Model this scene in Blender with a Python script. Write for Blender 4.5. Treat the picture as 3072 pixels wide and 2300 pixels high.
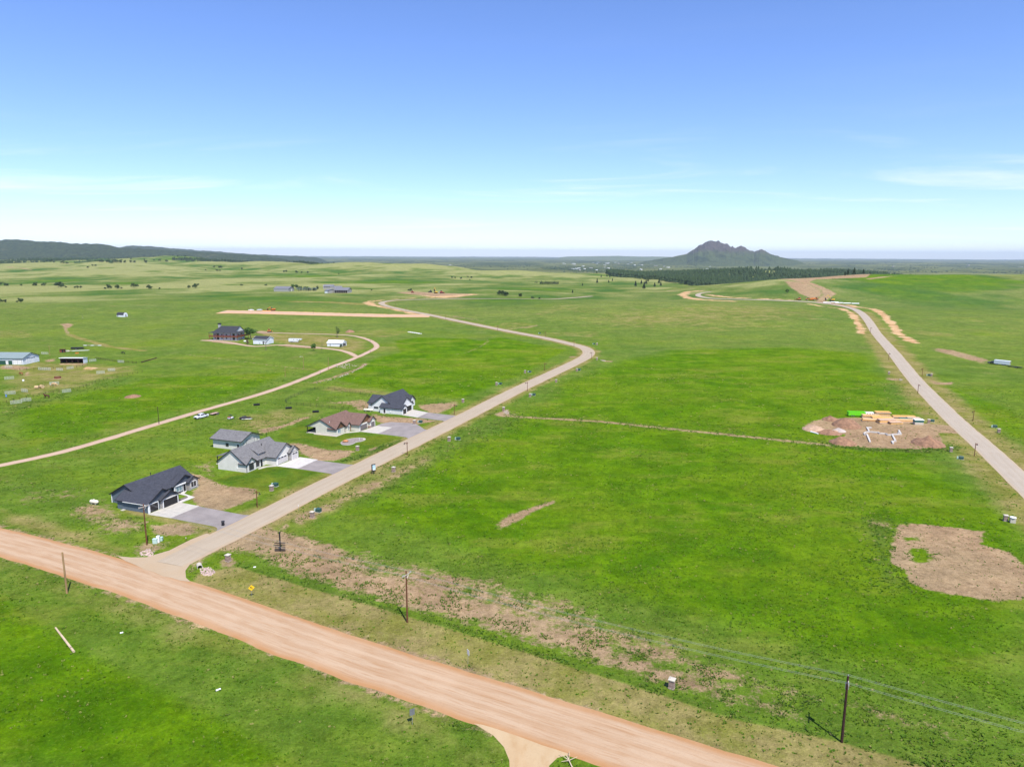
import bpy, bmesh, math, random
import numpy as np
from mathutils import Vector, Matrix

random.seed(7); RNG = np.random.default_rng(11)
for o in list(bpy.data.objects): bpy.data.objects.remove(o)
SC = bpy.context.scene
COL = SC.collection
R_ = math.radians

# ------------------------------------------------------------------ camera
CAM_H = 66.0
FPX, PW, PH = 2128.0, 3072.0, 2300.0            # focal length and frame in photo pixels
PITCH, ROLL = math.atan(386.0 / FPX), R_(0.26)
_R = np.array([1.0, 0, 0]); _F = np.array([0, math.cos(PITCH), -math.sin(PITCH)]); _U = np.array([0, math.sin(PITCH), math.cos(PITCH)])
CR = _R * math.cos(ROLL) + _U * math.sin(ROLL); CU = -_R * math.sin(ROLL) + _U * math.cos(ROLL); CF = _F
cam = bpy.data.cameras.new('camera'); camo = bpy.data.objects.new('camera', cam); COL.objects.link(camo)
cam.sensor_width = 36.0; cam.lens = FPX / PW * 36.0; cam.clip_start = 1.0; cam.clip_end = 300000.0
camo.matrix_world = Matrix(((CR[0], CU[0], -CF[0], 0), (CR[1], CU[1], -CF[1], 0), (CR[2], CU[2], -CF[2], CAM_H), (0, 0, 0, 1)))
SC.camera = camo

# ------------------------------------------------------------------ sky, sun, exposure
SUN_EL, SUN_AZ = R_(58), R_(155)               # azimuth from +Y towards +X: behind the camera, to the right
SC.view_settings.view_transform = 'Standard'; SC.view_settings.look = 'None'
SC.view_settings.gamma = 1.0; SC.view_settings.exposure = 0.55; SC.view_settings.use_curve_mapping = False
world = bpy.data.worlds.new('World'); SC.world = world; world.use_nodes = True
wt = world.node_tree; wt.nodes.clear()
def wn(t, **k):
    n = wt.nodes.new(t)
    for a, b in k.items(): setattr(n, a, b)
    return n
sky = wn('ShaderNodeTexSky', sky_type='NISHITA', sun_disc=False, sun_elevation=SUN_EL, sun_rotation=SUN_AZ,
         altitude=1000.0, air_density=1.0, dust_density=0.0, ozone_density=2.5)
bg = wn('ShaderNodeBackground'); bg.inputs['Strength'].default_value = 0.12
wo = wn('ShaderNodeOutputWorld')
gm = wn('ShaderNodeGamma'); gm.inputs['Gamma'].default_value = 1.0
hs = wn('ShaderNodeHueSaturation'); hs.inputs['Saturation'].default_value = 1.02; hs.inputs['Value'].default_value = 1.0
wt.links.new(sky.outputs[0], gm.inputs[0]); tn = wn('ShaderNodeMixRGB', blend_type='MULTIPLY'); tn.inputs['Fac'].default_value = 1.0; tn.inputs['Color2'].default_value = (0.80, 0.875, 1.17, 1)
wt.links.new(gm.outputs[0], tn.inputs['Color1']); wt.links.new(tn.outputs[0], hs.inputs['Color'])
# thin streaky cirrus on a plane high above, the same everywhere in the sky
tc = wn('ShaderNodeTexCoord'); sx = wn('ShaderNodeSeparateXYZ'); wt.links.new(tc.outputs['Generated'], sx.inputs[0])
def wm(op, a, b=None):
    n = wn('ShaderNodeMath', operation=op)
    for i, v in enumerate((a, b)):
        if v is None: continue
        if isinstance(v, (int, float)): n.inputs[i].default_value = v
        else: wt.links.new(v, n.inputs[i])
    return n.outputs[0]
den = wm('ADD', wm('MAXIMUM', sx.outputs['Z'], 0.0), 0.05)
cx = wn('ShaderNodeCombineXYZ'); wt.links.new(wm('DIVIDE', sx.outputs['X'], den), cx.inputs[0]); wt.links.new(wm('DIVIDE', sx.outputs['Y'], den), cx.inputs[1])
mp = wn('ShaderNodeMapping'); mp.inputs['Scale'].default_value = (0.34, 0.75, 1); mp.inputs['Location'].default_value = (2.3, 3.3, 0); mp.inputs['Rotation'].default_value = (0, 0, 0.12)
wt.links.new(cx.outputs[0], mp.inputs[0])
cn = wn('ShaderNodeTexNoise'); cn.inputs['Scale'].default_value = 1.0; cn.inputs['Detail'].default_value = 9.0; cn.inputs['Roughness'].default_value = 0.58
cn.inputs['Distortion'].default_value = 0.7
wt.links.new(mp.outputs[0], cn.inputs['Vector'])
cr = wn('ShaderNodeMapRange'); cr.interpolation_type = 'SMOOTHSTEP'
cr.inputs['From Min'].default_value = 0.50; cr.inputs['From Max'].default_value = 0.80; cr.inputs['To Max'].default_value = 0.62
wt.links.new(cn.outputs['Fac'], cr.inputs['Value'])
cm = wn('ShaderNodeMixRGB'); cm.inputs['Color2'].default_value = (6.6, 6.9, 7.2, 1)
lowb = wn('ShaderNodeMapRange'); lowb.interpolation_type = 'SMOOTHSTEP'; lowb.inputs['From Min'].default_value = 0.08; lowb.inputs['From Max'].default_value = 0.19; lowb.inputs['To Min'].default_value = 1.0; lowb.inputs['To Max'].default_value = 0.05
wt.links.new(sx.outputs['Z'], lowb.inputs['Value'])      # the cirrus lies far off, low in the sky all round
wt.links.new(wm('MULTIPLY', cr.outputs[0], lowb.outputs[0]), cm.inputs['Fac']); wt.links.new(hs.outputs[0], cm.inputs['Color1'])
wt.links.new(cm.outputs[0], bg.inputs['Color']); wt.links.new(bg.outputs[0], wo.inputs['Surface'])

sl = bpy.data.lights.new('sun', 'SUN'); slo = bpy.data.objects.new('sun', sl); COL.objects.link(slo)
sl.energy = 4.7; sl.angle = R_(0.55); sl.color = (1.0, 0.955, 0.88)
sd = Vector((math.sin(SUN_AZ) * math.cos(SUN_EL), math.cos(SUN_AZ) * math.cos(SUN_EL), math.sin(SUN_EL)))
slo.rotation_euler = sd.to_track_quat('Z', 'Y').to_euler(); slo.location = (100, -200, 600)

# ------------------------------------------------------------------ terrain heights
def vnoise(x, y, seed=0):
    x = np.asarray(x, float); y = np.asarray(y, float)
    xi = np.floor(x).astype(np.int64); yi = np.floor(y).astype(np.int64); fx = x - xi; fy = y - yi
    fx = fx * fx * (3 - 2 * fx); fy = fy * fy * (3 - 2 * fy)
    def h(a, b):
        n = (a * 374761393 + b * 668265263 + seed * 974711) & 0x7fffffff
        n = ((n ^ (n >> 13)) * 1274126177) & 0x7fffffff
        n = n ^ (n >> 16)
        return (n & 0xffff) / 65535.0
    a = h(xi, yi); b = h(xi + 1, yi); c = h(xi, yi + 1); d = h(xi + 1, yi + 1)
    return (a + (b - a) * fx) * (1 - fy) + (c + (d - c) * fx) * fy
def fbm(x, y, oct=4, seed=0):
    s = 0; a = 1; t = 0
    for i in range(oct):
        s = s + a * vnoise(x * 2 ** i, y * 2 ** i, seed + i); t += a; a *= 0.5
    return s / t
def ray(px, py): return CF + (px - PW / 2) / FPX * CR - (py - PH / 2) / FPX * CU
def lift(px, py, Y):
    d = ray(px, py); t = Y / d[1]; return d[0] * t, CAM_H + d[2] * t
# ridge lines of the surrounding prairie, (bearing as photo column, [(row, distance)])
PROF = [
 (-900, [(857, 1500), (820, 2300), (790, 3300), (788, 4500)]),
 (0,    [(857, 1500), (820, 2300), (790, 3300), (788, 4500)]),
 (384,  [(852, 1550), (810, 2500), (781, 3400), (778, 4500)]),
 (570,  [(852, 1550), (812, 2600), (786, 3300), (757, 4100), (775, 5600)]),
 (768,  [(845, 1650), (815, 2500), (789, 3400), (812, 4400)]),
 (950,  [(850, 1600), (816, 2400), (787, 3000), (815, 4000)]),
 (1130, [(850, 1600), (822, 2200), (779, 2900), (825, 3900)]),
 (1340, [(852, 1550), (830, 2100), (796, 2800), (836, 3600)]),
 (1536, [(860, 1400), (846, 1550), (852, 1900), (813, 2500), (845, 3300)]),
 (1800, [(872, 1330), (858, 1480), (857, 1800), (816, 2400), (840, 3300)]),
 (2000, [(878, 1250), (862, 1400), (852, 1750), (834, 2400), (828, 3000), (850, 3800)]),
 (2200, [(872, 1150), (842, 1320), (872, 1600), (820, 2500), (845, 3400)]),
 (2330, [(852, 1130), (824, 1270), (880, 1600), (810, 2500), (845, 3400)]),
 (2500, [(852, 1150), (814, 1400), (870, 1800), (820, 2600), (850, 3400)]),
 (2690, [(868, 1100), (813, 1430), (850, 1900), (840, 2700)]),
 (3072, [(874, 1100), (820, 1500), (850, 2000), (840, 2700)]),
 (3900, [(874, 1100), (820, 1500), (850, 2000), (840, 2700)]),
]
_us = np.linspace(-1.25, 1.25, 261); _ls = np.linspace(math.log(500), math.log(120000), 420)
_cols = []
for px, pts in PROF:
    u = (px - PW / 2) / FPX
    xs = [math.log(500), math.log(950)]; zs = [0.0, 0.0]
    for py, Y in pts:
        xs.append(math.log(Y)); zs.append(lift(px, py, Y)[1])
    xs += [math.log(5600), math.log(9000), math.log(120000)]; zs += [-58, -64, -66]
    if px <= 570: zs[-3] = 5; zs[-2] = -40
    _cols.append((u, np.interp(_ls, xs, zs)))
_uc = np.array([c[0] for c in _cols]); _zc = np.array([c[1] for c in _cols])
_T = np.array([np.interp(_us, _uc, _zc[:, j]) for j in range(len(_ls))]).T
def _blur(a, r, ax):
    k = np.exp(-0.5 * (np.arange(-3 * r, 3 * r + 1) / r) ** 2); k /= k.sum()
    p = [(0, 0), (0, 0)]; p[ax] = (3 * r, 3 * r); b = np.pad(a, p, mode='edge')
    return np.apply_along_axis(lambda v: np.convolve(v, k, 'valid'), ax, b)
_T = _blur(_blur(_T, 3, 0), 3, 1)
def swell(x, y): return (fbm(x / 330, y / 330, 2, 5) - 0.5) * 24 + (fbm(x / 140 + 9, y / 170, 2, 8) - 0.5) * 14
def terrain(x, y):
    x = np.asarray(x, float); y = np.asarray(y, float)
    yy = np.maximum(y, 100.0); u = np.clip(x / yy, -1.249, 1.249); l = np.clip(np.log(yy), _ls[0], _ls[-1] - 1e-6)
    fu = (u - _us[0]) / (_us[1] - _us[0]); fl = (l - _ls[0]) / (_ls[1] - _ls[0])
    i = np.clip(fu.astype(int), 0, len(_us) - 2); j = np.clip(fl.astype(int), 0, len(_ls) - 2); a = fu - i; b = fl - j
    z = (_T[i, j] * (1 - a) + _T[i + 1, j] * a) * (1 - b) + (_T[i, j + 1] * (1 - a) + _T[i + 1, j + 1] * a) * b
    amp = np.clip((yy - 1050) / 1400, 0, 1)
    z = z + amp * swell(x, y)
    amp2 = np.clip((yy - 6500) / 6000, 0, 1)
    z = z + amp2 * (fbm(x / 5200 + 3, y / 3600, 4, 21) - 0.5) * 60
    for bx_, by_, bh_, bs_ in ((217, 830, 8.5, 95), (480, 740, 6.0, 85), (90, 900, 4.0, 80), (-420, 900, 4.0, 110)):      # grassy knolls
        z = z + bh_ * np.exp(-((x - bx_) ** 2 / (2 * (bs_ * 1.25) ** 2) + (y - by_) ** 2 / (2 * bs_ ** 2)))
    # low swells of the near pasture
    amp3 = np.clip((yy - 620) / 300, 0, 1) * (1 - amp)
    z = z + amp3 * (fbm(x / 170 + 4, y / 170, 2, 31) - 0.5) * 2.4
    return z
_TT = np.concatenate([np.linspace(70, 1200, 1200), np.geomspace(1201, 90000, 2500)])
def G(px, py):
    """point of the ground seen at a photo pixel"""
    d = ray(px, py)
    t = _TT / np.hypot(d[0], d[1]); x = d[0] * t; y = d[1] * t; z = CAM_H + d[2] * t - terrain(x, y)
    k = np.argmax(z < 0)
    if k == 0: k = len(t) - 1
    f = z[k - 1] / (z[k - 1] - z[k]) if z[k - 1] != z[k] else 0
    tt = t[k - 1] + (t[k] - t[k - 1]) * min(max(f, 0), 1)
    x, y = d[0] * tt, d[1] * tt
    return Vector((x, y, float(terrain(x, y))))

# ------------------------------------------------------------------ material helpers
def new_mat(name):
    m = bpy.data.materials.new(name); m.use_nodes = True; nt = m.node_tree; nt.nodes.clear()
    out = nt.nodes.new('ShaderNodeOutputMaterial'); b = nt.nodes.new('ShaderNodeBsdfPrincipled')
    nt.links.new(b.outputs[0], out.inputs['Surface'])
    return m, nt, b
class NT:
    def __init__(s, nt): s.nt = nt
    def n(s, t, **k):
        x = s.nt.nodes.new(t)
        for a, b in k.items(): setattr(x, a, b)
        return x
    def put(s, sock, v):
        if isinstance(v, (int, float)): sock.default_value = v
        elif isinstance(v, (tuple, list)): sock.default_value = tuple(v) + ((1,) if len(v) == 3 and sock.type == 'RGBA' else ())
        else: s.nt.links.new(v, sock)
    def math(s, op, a, b=0.0, c=None):
        x = s.n('ShaderNodeMath', operation=op); s.put(x.inputs[0], a); s.put(x.inputs[1], b)
        if c is not None: s.put(x.inputs[2], c)
        return x.outputs[0]
    def noise(s, vec, scale, detail=4, rough=0.55, dist=0.0):
        x = s.n('ShaderNodeTexNoise'); s.put(x.inputs['Vector'], vec); x.inputs['Scale'].default_value = scale
        x.inputs['Detail'].default_value = detail; x.inputs['Roughness'].default_value = rough; x.inputs['Distortion'].default_value = dist
        return x.outputs['Fac']
    def mix(s, f, a, b):
        x = s.n('ShaderNodeMixRGB'); s.put(x.inputs['Fac'], f); s.put(x.inputs['Color1'], a); s.put(x.inputs['Color2'], b); return x.outputs[0]
    def ss(s, v, lo, hi, a=0.0, b=1.0):
        x = s.n('ShaderNodeMapRange'); x.interpolation_type = 'SMOOTHSTEP'; s.put(x.inputs['Value'], v)
        x.inputs['From Min'].default_value = lo; x.inputs['From Max'].default_value = hi; x.inputs['To Min'].default_value = a; x.inputs['To Max'].default_value = b
        return x.outputs[0]
    def scale(s, vec, sc):
        x = s.n('ShaderNodeMapping'); s.put(x.inputs[0], vec); x.inputs['Scale'].default_value = sc; return x.outputs[0]
    def bump(s, h, strength=0.5, dist=0.1):
        x = s.n('ShaderNodeBump'); s.put(x.inputs['Height'], h); x.inputs['Strength'].default_value = strength; x.inputs['Distance'].default_value = dist
        return x.outputs[0]
MATS = {}
def M(name, col, rough=0.8, var=0.15, scale=3.0, metal=0.0, bump=0.0, spec=0.3, stretch=(1, 1, 1)):
    """plain procedural material: colour with noise grain"""
    if name in MATS: return MATS[name]
    m, nt, b = new_mat(name); t = NT(nt)
    co = t.n('ShaderNodeTexCoord').outputs['Object']
    if stretch != (1, 1, 1): co = t.scale(co, stretch)
    f = t.noise(co, scale, 5, 0.6)
    lo = tuple(c * (1 - var) for c in col); hi = tuple(min(1, c * (1 + var)) for c in col)
    t.put(b.inputs['Base Color'], t.mix(t.ss(f, 0.3, 0.7), lo, hi))
    b.inputs['Roughness'].default_value = rough; b.inputs['Metallic'].default_value = metal; b.inputs['Specular IOR Level'].default_value = spec
    if bump: t.put(b.inputs['Normal'], t.bump(f, bump, 0.05))
    MATS[name] = m; return m
def shingle_mat(name, col, var=0.25):
    if name in MATS: return MATS[name]
    m, nt, b = new_mat(name); t = NT(nt)
    co = t.n('ShaderNodeTexCoord').outputs['Object']
    br = t.n('ShaderNodeTexBrick'); geo = t.n('ShaderNodeSeparateXYZ'); t.put(geo.inputs[0], co)
    cz = t.n('ShaderNodeCombineXYZ'); t.put(cz.inputs[0], t.math('ADD', geo.outputs[0], geo.outputs[1])); t.put(cz.inputs[1], geo.outputs[2])
    t.put(br.inputs['Vector'], cz.outputs[0]); br.inputs['Scale'].default_value = 1.0
    br.inputs['Brick Width'].default_value = 0.55; br.inputs['Row Height'].default_value = 0.085; br.inputs['Mortar Size'].default_value = 0.006
    br.inputs['Color1'].default_value = tuple(c * (1 - var) for c in col) + (1,); br.inputs['Color2'].default_value = tuple(c * (1 + var) for c in col) + (1,)
    br.inputs['Mortar'].default_value = tuple(c * 0.55 for c in col) + (1,)
    f = t.noise(co, 0.9, 6, 0.7)
    t.put(b.inputs['Base Color'], t.mix(t.ss(f, 0.3, 0.75, 0, 0.45), br.outputs['Color'], tuple(min(1, c * 1.35) for c in col)))
    b.inputs['Roughness'].default_value = 0.92; b.inputs['Specular IOR Level'].default_value = 0.2
    t.put(b.inputs['Normal'], t.bump(br.outputs['Fac'], 0.35, 0.03))
    MATS[name] = m; return m
def siding_mat(name, col, vert=False, pitch=0.2):
    if name in MATS: return MATS[name]
    m, nt, b = new_mat(name); t = NT(nt)
    co = t.n('ShaderNodeTexCoord').outputs['Object']; s = t.n('ShaderNodeSeparateXYZ'); t.put(s.inputs[0], co)
    a = t.math('ADD', s.outputs[0], s.outputs[1]) if vert else s.outputs[2]
    fr = t.math('FRACT', t.math('DIVIDE', a, pitch))
    line = t.ss(fr, 0.0, 0.14)
    f = t.noise(co, 0.7, 6, 0.65)
    c = t.mix(t.ss(f, 0.3, 0.7), tuple(v * 0.93 for v in col), tuple(min(1, v * 1.05) for v in col))
    t.put(b.inputs['Base Color'], t.mix(line, tuple(v * 0.72 for v in col), c))
    b.inputs['Roughness'].default_value = 0.7; b.inputs['Specular IOR Level'].default_value = 0.3
    t.put(b.inputs['Normal'], t.bump(fr, 0.5, 0.02))
    MATS[name] = m; return m

# ------------------------------------------------------------------ mesh helpers
class MB:
    def __init__(s): s.v = []; s.f = []
    def add(s, vs, fs):
        o = len(s.v); s.v += [tuple(p) for p in vs]; s.f += [tuple(i + o for i in q) for q in fs]; return s
    def box(s, x0, x1, y0, y1, z0, z1):
        return s.add([(x0, y0, z0), (x1, y0, z0), (x1, y1, z0), (x0, y1, z0), (x0, y0, z1), (x1, y0, z1), (x1, y1, z1), (x0, y1, z1)],
                     [(0, 3, 2, 1), (4, 5, 6, 7), (0, 1, 5, 4), (1, 2, 6, 5), (2, 3, 7, 6), (3, 0, 4, 7)])
    def hexa(s, b, t):
        return s.add(list(b) + list(t), [(0, 3, 2, 1), (4, 5, 6, 7), (0, 1, 5, 4), (1, 2, 6, 5), (2, 3, 7, 6), (3, 0, 4, 7)])
    def tube(s, p0, p1, r0, r1=None, n=8, caps=True):
        r1 = r0 if r1 is None else r1; p0 = Vector(p0); p1 = Vector(p1); d = (p1 - p0).normalized()
        a = d.orthogonal().normalized(); b = d.cross(a); vs = []
        for p, r in ((p0, r0), (p1, r1)):
            for k in range(n):
                q = 2 * math.pi * k / n; vs.append(p + (a * math.cos(q) + b * math.sin(q)) * r)
        fs = [(k, (k + 1) % n, n + (k + 1) % n, n + k) for k in range(n)]
        if caps: fs += [tuple(range(n - 1, -1, -1)), tuple(range(n, 2 * n))]
        return s.add(vs, fs)
    def prism(s, poly, axis, a0, a1):
        """extrude a polygon (pairs) along axis x/y/z from a0 to a1"""
        n = len(poly)
        def P(q, a): return {'x': (a, q[0], q[1]), 'y': (q[0], a, q[1]), 'z': (q[0], q[1], a)}[axis]
        vs = [P(q, a0) for q in poly] + [P(q, a1) for q in poly]
        return s.add(vs, [(k, (k + 1) % n, n + (k + 1) % n, n + k) for k in range(n)] + [tuple(range(n - 1, -1, -1)), tuple(range(n, 2 * n))])
    def lathe(s, prof, n=12, c=(0, 0, 0)):
        vs = []; m = len(prof)
        for k in range(n):
            q = 2 * math.pi * k / n
            for r, z in prof: vs.append((c[0] + r * math.cos(q), c[1] + r * math.sin(q), c[2] + z))
        fs = [(k * m + i, ((k + 1) % n) * m + i, ((k + 1) % n) * m + i + 1, k * m + i + 1) for k in range(n) for i in range(m - 1)]
        fs += [tuple(k * m + m - 1 for k in range(n)), tuple(k * m for k in range(n - 1, -1, -1))]
        return s.add(vs, fs)
    def mesh(s, name, fix=True):
        me = bpy.data.meshes.new(name); me.from_pydata(s.v, [], s.f)
        if fix:
            bm = bmesh.new(); bm.from_mesh(me); bmesh.ops.recalc_face_normals(bm, faces=bm.faces); bm.to_mesh(me); bm.free()
        me.update(); return me
    def build(s, name, mat, parent=None, loc=None, smooth=False, bevel=0.0):
        me = s.mesh(name); me.materials.append(mat)
        if smooth:
            for p in me.polygons: p.use_smooth = True
        o = bpy.data.objects.new(name, me); COL.objects.link(o)
        if parent: o.parent = parent
        if loc is not None: o.location = loc
        if bevel:
            b = o.modifiers.new('bevel', 'BEVEL'); b.width = bevel; b.segments = 2; b.limit_method = 'ANGLE'
        return o
def tag(o, label, cat, group=None, kind=None):
    o['label'] = label; o['category'] = cat
    if group: o['group'] = group
    if kind: o['kind'] = kind
    return o
def thing(name, label, cat, loc=(0, 0, 0), rz=0.0, group=None):
    o = bpy.data.objects.new(name, None); COL.objects.link(o); o.empty_display_size = 0.5
    o.location = loc; o.rotation_euler = (0, 0, R_(rz)); return tag(o, label, cat, group)
def dup(root, loc, rz=None, label=None, scale=None):
    r = root.copy(); COL.objects.link(r); r.location = loc
    if rz is not None: r.rotation_euler = (0, 0, R_(rz))
    if label: r['label'] = label
    if scale is not None: r.scale = scale if isinstance(scale, tuple) else (scale,) * 3
    for ch in list(root.children):
        c = ch.copy(); COL.objects.link(c); c.parent = r
        for gch in list(ch.children):
            d = gch.copy(); COL.objects.link(d); d.parent = c
    return r
ORD = ['first', 'second', 'third', 'fourth', 'fifth', 'sixth', 'seventh', 'eighth', 'ninth', 'tenth', 'eleventh', 'twelfth', 'thirteenth', 'fourteenth', 'fifteenth', 'sixteenth', 'seventeenth', 'eighteenth', 'nineteenth']
def ordinal(n):
    if n < 19: return ORD[n]
    tens = ['twent', 'thirt', 'fort', 'fift', 'sixt', 'sevent', 'eight', 'ninet'][(n + 1) // 10 - 2]
    return tens + 'ieth' if (n + 1) % 10 == 0 else tens + 'y-' + ORD[(n + 1) % 10 - 1]
def big_mesh(name, V, Fq, mat, smooth=False, uv=None, cols=None):
    """numpy arrays -> object; Fq (n,3) or (n,4)"""
    me = bpy.data.meshes.new(name); n = len(Fq); k = Fq.shape[1]
    me.vertices.add(len(V)); me.vertices.foreach_set('co', np.ascontiguousarray(V, np.float32).ravel())
    me.loops.add(n * k); me.loops.foreach_set('vertex_index', np.ascontiguousarray(Fq, np.int32).ravel())
    me.polygons.add(n); me.polygons.foreach_set('loop_start', np.arange(0, n * k, k, dtype=np.int32))
    try: me.polygons.foreach_set('loop_total', np.full(n, k, np.int32))
    except Exception: pass
    if smooth: me.polygons.foreach_set('use_smooth', np.ones(n, bool))
    if uv is not None:
        l = me.uv_layers.new(name='UVMap'); l.data.foreach_set('uv', np.ascontiguousarray(uv[Fq.ravel()], np.float32).ravel())
    for nm, c in (cols or {}).items():
        a = me.attributes.new(nm, 'FLOAT_COLOR', 'POINT'); cc = np.ones((len(V), 4), np.float32); cc[:, :c.shape[1]] = c; a.data.foreach_set('color', cc.ravel())
    me.update(); me.validate(); me.materials.append(mat)
    o = bpy.data.objects.new(name, me); COL.objects.link(o); return o
# ------------------------------------------------------------------ ground cover map (which patch of ground is soil, mown, lush ...)
def wpoly(pts): return np.array([[p.x, p.y] for p in (G(*q) for q in pts)])
def sdist(P, poly):
    """signed distance (inside negative) of points to a polygon"""
    x, y = P[:, 0], P[:, 1]; d = np.full(len(P), 1e9); ins = np.zeros(len(P), bool); n = len(poly)
    for i in range(n):
        a = poly[i]; b = poly[(i + 1) % n]; e = b - a; L = max((e ** 2).sum(), 1e-9)
        t = np.clip(((x - a[0]) * e[0] + (y - a[1]) * e[1]) / L, 0, 1)
        d = np.minimum(d, np.hypot(x - a[0] - t * e[0], y - a[1] - t * e[1]))
        c = ((a[1] > y) != (b[1] > y)); ins ^= c & (x < (b[0] - a[0]) * (y - a[1]) / (b[1] - a[1] + 1e-12) + a[0])
    return np.where(ins, -d, d)
def ldist(P, line):
    d = np.full(len(P), 1e9)
    for a, b in zip(line[:-1], line[1:]):
        e = b - a; L = max((e ** 2).sum(), 1e-9); t = np.clip(((P - a) @ e) / L, 0, 1)
        d = np.minimum(d, np.hypot(*(P - a - t[:, None] * e).T))
    return d
PAINT = []   # (channel, value, feather m, world poly or line, half width or None)
def area(ch, val, pts, fe=1.5): PAINT.append((ch, val, fe, wpoly(pts), None))
def strip(ch, val, pts, w, fe=1.2): PAINT.append((ch, val, fe, wpoly(pts), w / 2))
def larea(ch, val, O, pts, fe=1.0, ang=-20):
    c, s = math.cos(R_(ang)), math.sin(R_(ang)); PAINT.append((ch, val, fe, np.array([[O[0] + x * c - y * s, O[1] + x * s + y * c] for x, y in pts]), None))
DIRT, DRY, LUSH, ORANGE, WEED, LAWN = range(6)

ROAD_A = [(508, 1692), (600, 1643), (700, 1597), (800, 1547), (905, 1491), (1000, 1443), (1080, 1405), (1190, 1351), (1380, 1257.5), (1480, 1206), (1570, 1161),
          (1660, 1119), (1735, 1083), (1764, 1066), (1767, 1053), (1748, 1041), (1698, 1028.5), (1640, 1015), (1597, 1007), (1532, 995), (1440, 976.5), (1341, 956), (1254, 938.5), (1185, 924.5), (1152, 915.5),
          (1144, 909.5), (1158, 904.5), (1205, 900.3), (1323, 897.3), (1440, 896.6), (1536, 896.6), (1640, 898), (1709, 894.4), (1775, 889)]
ROAD_B = [(3250, 1620), (3072, 1452), (2960, 1346), (2876, 1272), (2802, 1199), (2738, 1131), (2673, 1050), (2628, 999), (2607, 966), (2578, 936), (2533, 919.6), (2460, 908.5), (2380, 903.5), (2304, 900.7), (2161, 897), (2109, 892),
          (2093, 885.5), (2105, 879), (2133, 876)]
ROAD_R = [(-80, 1412), (0, 1396), (208, 1350), (486, 1267), (640, 1222), (778, 1183), (880, 1148), (945, 1122), (995.7, 1100), (1039, 1084.5), (1068, 1073), (1097, 1060), (1126, 1045.5), (1130, 1035), (1111.5, 1022), (1082.5, 1012), (1046, 1006), (981, 1003), (880, 1000.5), (800, 998), (772, 996)]
ROAD_R2 = [(1072, 1071), (1060, 1064.5), (1039, 1055), (1003, 1048), (967, 1044), (923, 1040), (880, 1037), (830, 1034), (776, 1040), (735, 1036), (695, 1029), (640, 1023), (604, 1021)]
# verges beside the roads
strip(DRY, 0.62, ROAD_A[2:28], 17, 2.5); strip(DRY, 0.62, ROAD_B[0:10], 26, 4)
strip(DIRT, 0.5, ROAD_A[1:12], 10.5, 1.0); strip(DIRT, 0.42, ROAD_B[0:9], 10.5, 1.0); strip(DIRT, 0.45, ROAD_R, 5.2, 1.0)
area(DRY, 0.95, [(600, 1720), (720, 1700), (900, 1752), (1100, 1808), (1400, 1897), (1700, 1990), (2000, 2085), (2200, 2150), (2500, 2215), (2700, 2270), (2850, 2320), (2300, 2320), (1667, 2098), (833, 1840), (570, 1762)], 1.2)
area(DIRT, 0.36, [(1000, 1870), (1250, 1935), (1600, 2040), (1900, 2130), (2300, 2220), (2500, 2290), (2350, 2290), (1900, 2160), (1500, 2040), (1100, 1915)], 4)
area(DRY, 0.6, [(0, 1525), (120, 1552), (300, 1600), (400, 1650), (340, 1670), (139, 1613), (0, 1577)], 3)
strip(DIRT, 0.6, [(-60, 1567), (0, 1579), (139, 1615), (347, 1667)], 3.5, 1.5)
strip(DIRT, 0.62, [(570, 1752), (833, 1838), (1250, 1963), (1667, 2097), (2278, 2303)], 2.6, 1.2)
strip(DIRT, 0.6, [(-60, 1650), (0, 1663), (180, 1723), (417, 1809), (694, 1905), (972, 2013), (1250, 2120), (1480, 2195)], 3.2, 1.6)
strip(ORANGE, 0.5, [(-60, 1650), (0, 1664), (180, 1724), (417, 1811), (694, 1906), (972, 2014), (1250, 2122), (1490, 2200)], 2.0, 1.6)
strip(DIRT, 0.46, [(1050, 1895), (1300, 1970), (1600, 2060), (1900, 2155), (2200, 2250)], 1.2, 0.8); strip(DIRT, 0.42, [(760, 1790), (1050, 1870), (1400, 1965), (1800, 2080), (2250, 2220)], 1.0, 0.8)
strip(DRY, 0.45, [(0, 1690), (400, 1835), (694, 1945), (1000, 2060), (1300, 2190), (1420, 2260)], 9, 5)
area(DRY, 0.34, [(-100, 1660), (400, 1835), (694, 1945), (1000, 2060), (1300, 2190), (1420, 2330), (1000, 2330), (900, 2230), (500, 2020), (200, 1860), (-100, 1790)], 9)
# bare, weedy ground along the new lots
area(DIRT, 0.70, [(720, 1640), (900, 1645), (1050, 1682), (1250, 1735), (1450, 1785), (1650, 1850), (1900, 1952), (2100, 2025), (2300, 2098), (2480, 2150), (2400, 2170), (2250, 2130), (2000, 2072), (1700, 1966), (1500, 1905), (1250, 1842), (1000, 1772), (800, 1702)], 3)
area(WEED, 0.6, [(720, 1620), (1050, 1660), (1450, 1765), (1900, 1935), (2500, 2140), (3072, 2260), (3072, 2320), (2700, 2300), (2250, 2150), (1700, 1980), (1250, 1850), (800, 1710)], 5)
area(DRY, 0.42, [(1650, 955), (1900, 925), (2200, 912), (2450, 925), (2480, 960), (2200, 985), (1850, 990)], 40)
area(DIRT, 0.57, [(900, 1640), (1100, 1650), (1250, 1685), (1500, 1735), (1800, 1835), (2000, 1910), (2300, 2025), (2600, 2130), (2400, 2130), (2100, 2050), (1700, 1960), (1300, 1850), (1000, 1770), (850, 1700)], 4)
area(DIRT, 0.34, [(1150, 1560), (1300, 1600), (1400, 1640), (1300, 1650), (1120, 1620)], 5)
area(DIRT, 0.55, [(2480, 2080), (2700, 2130), (2900, 2200), (3072, 2250), (3072, 2290), (2800, 2220), (2560, 2150)], 4)
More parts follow.
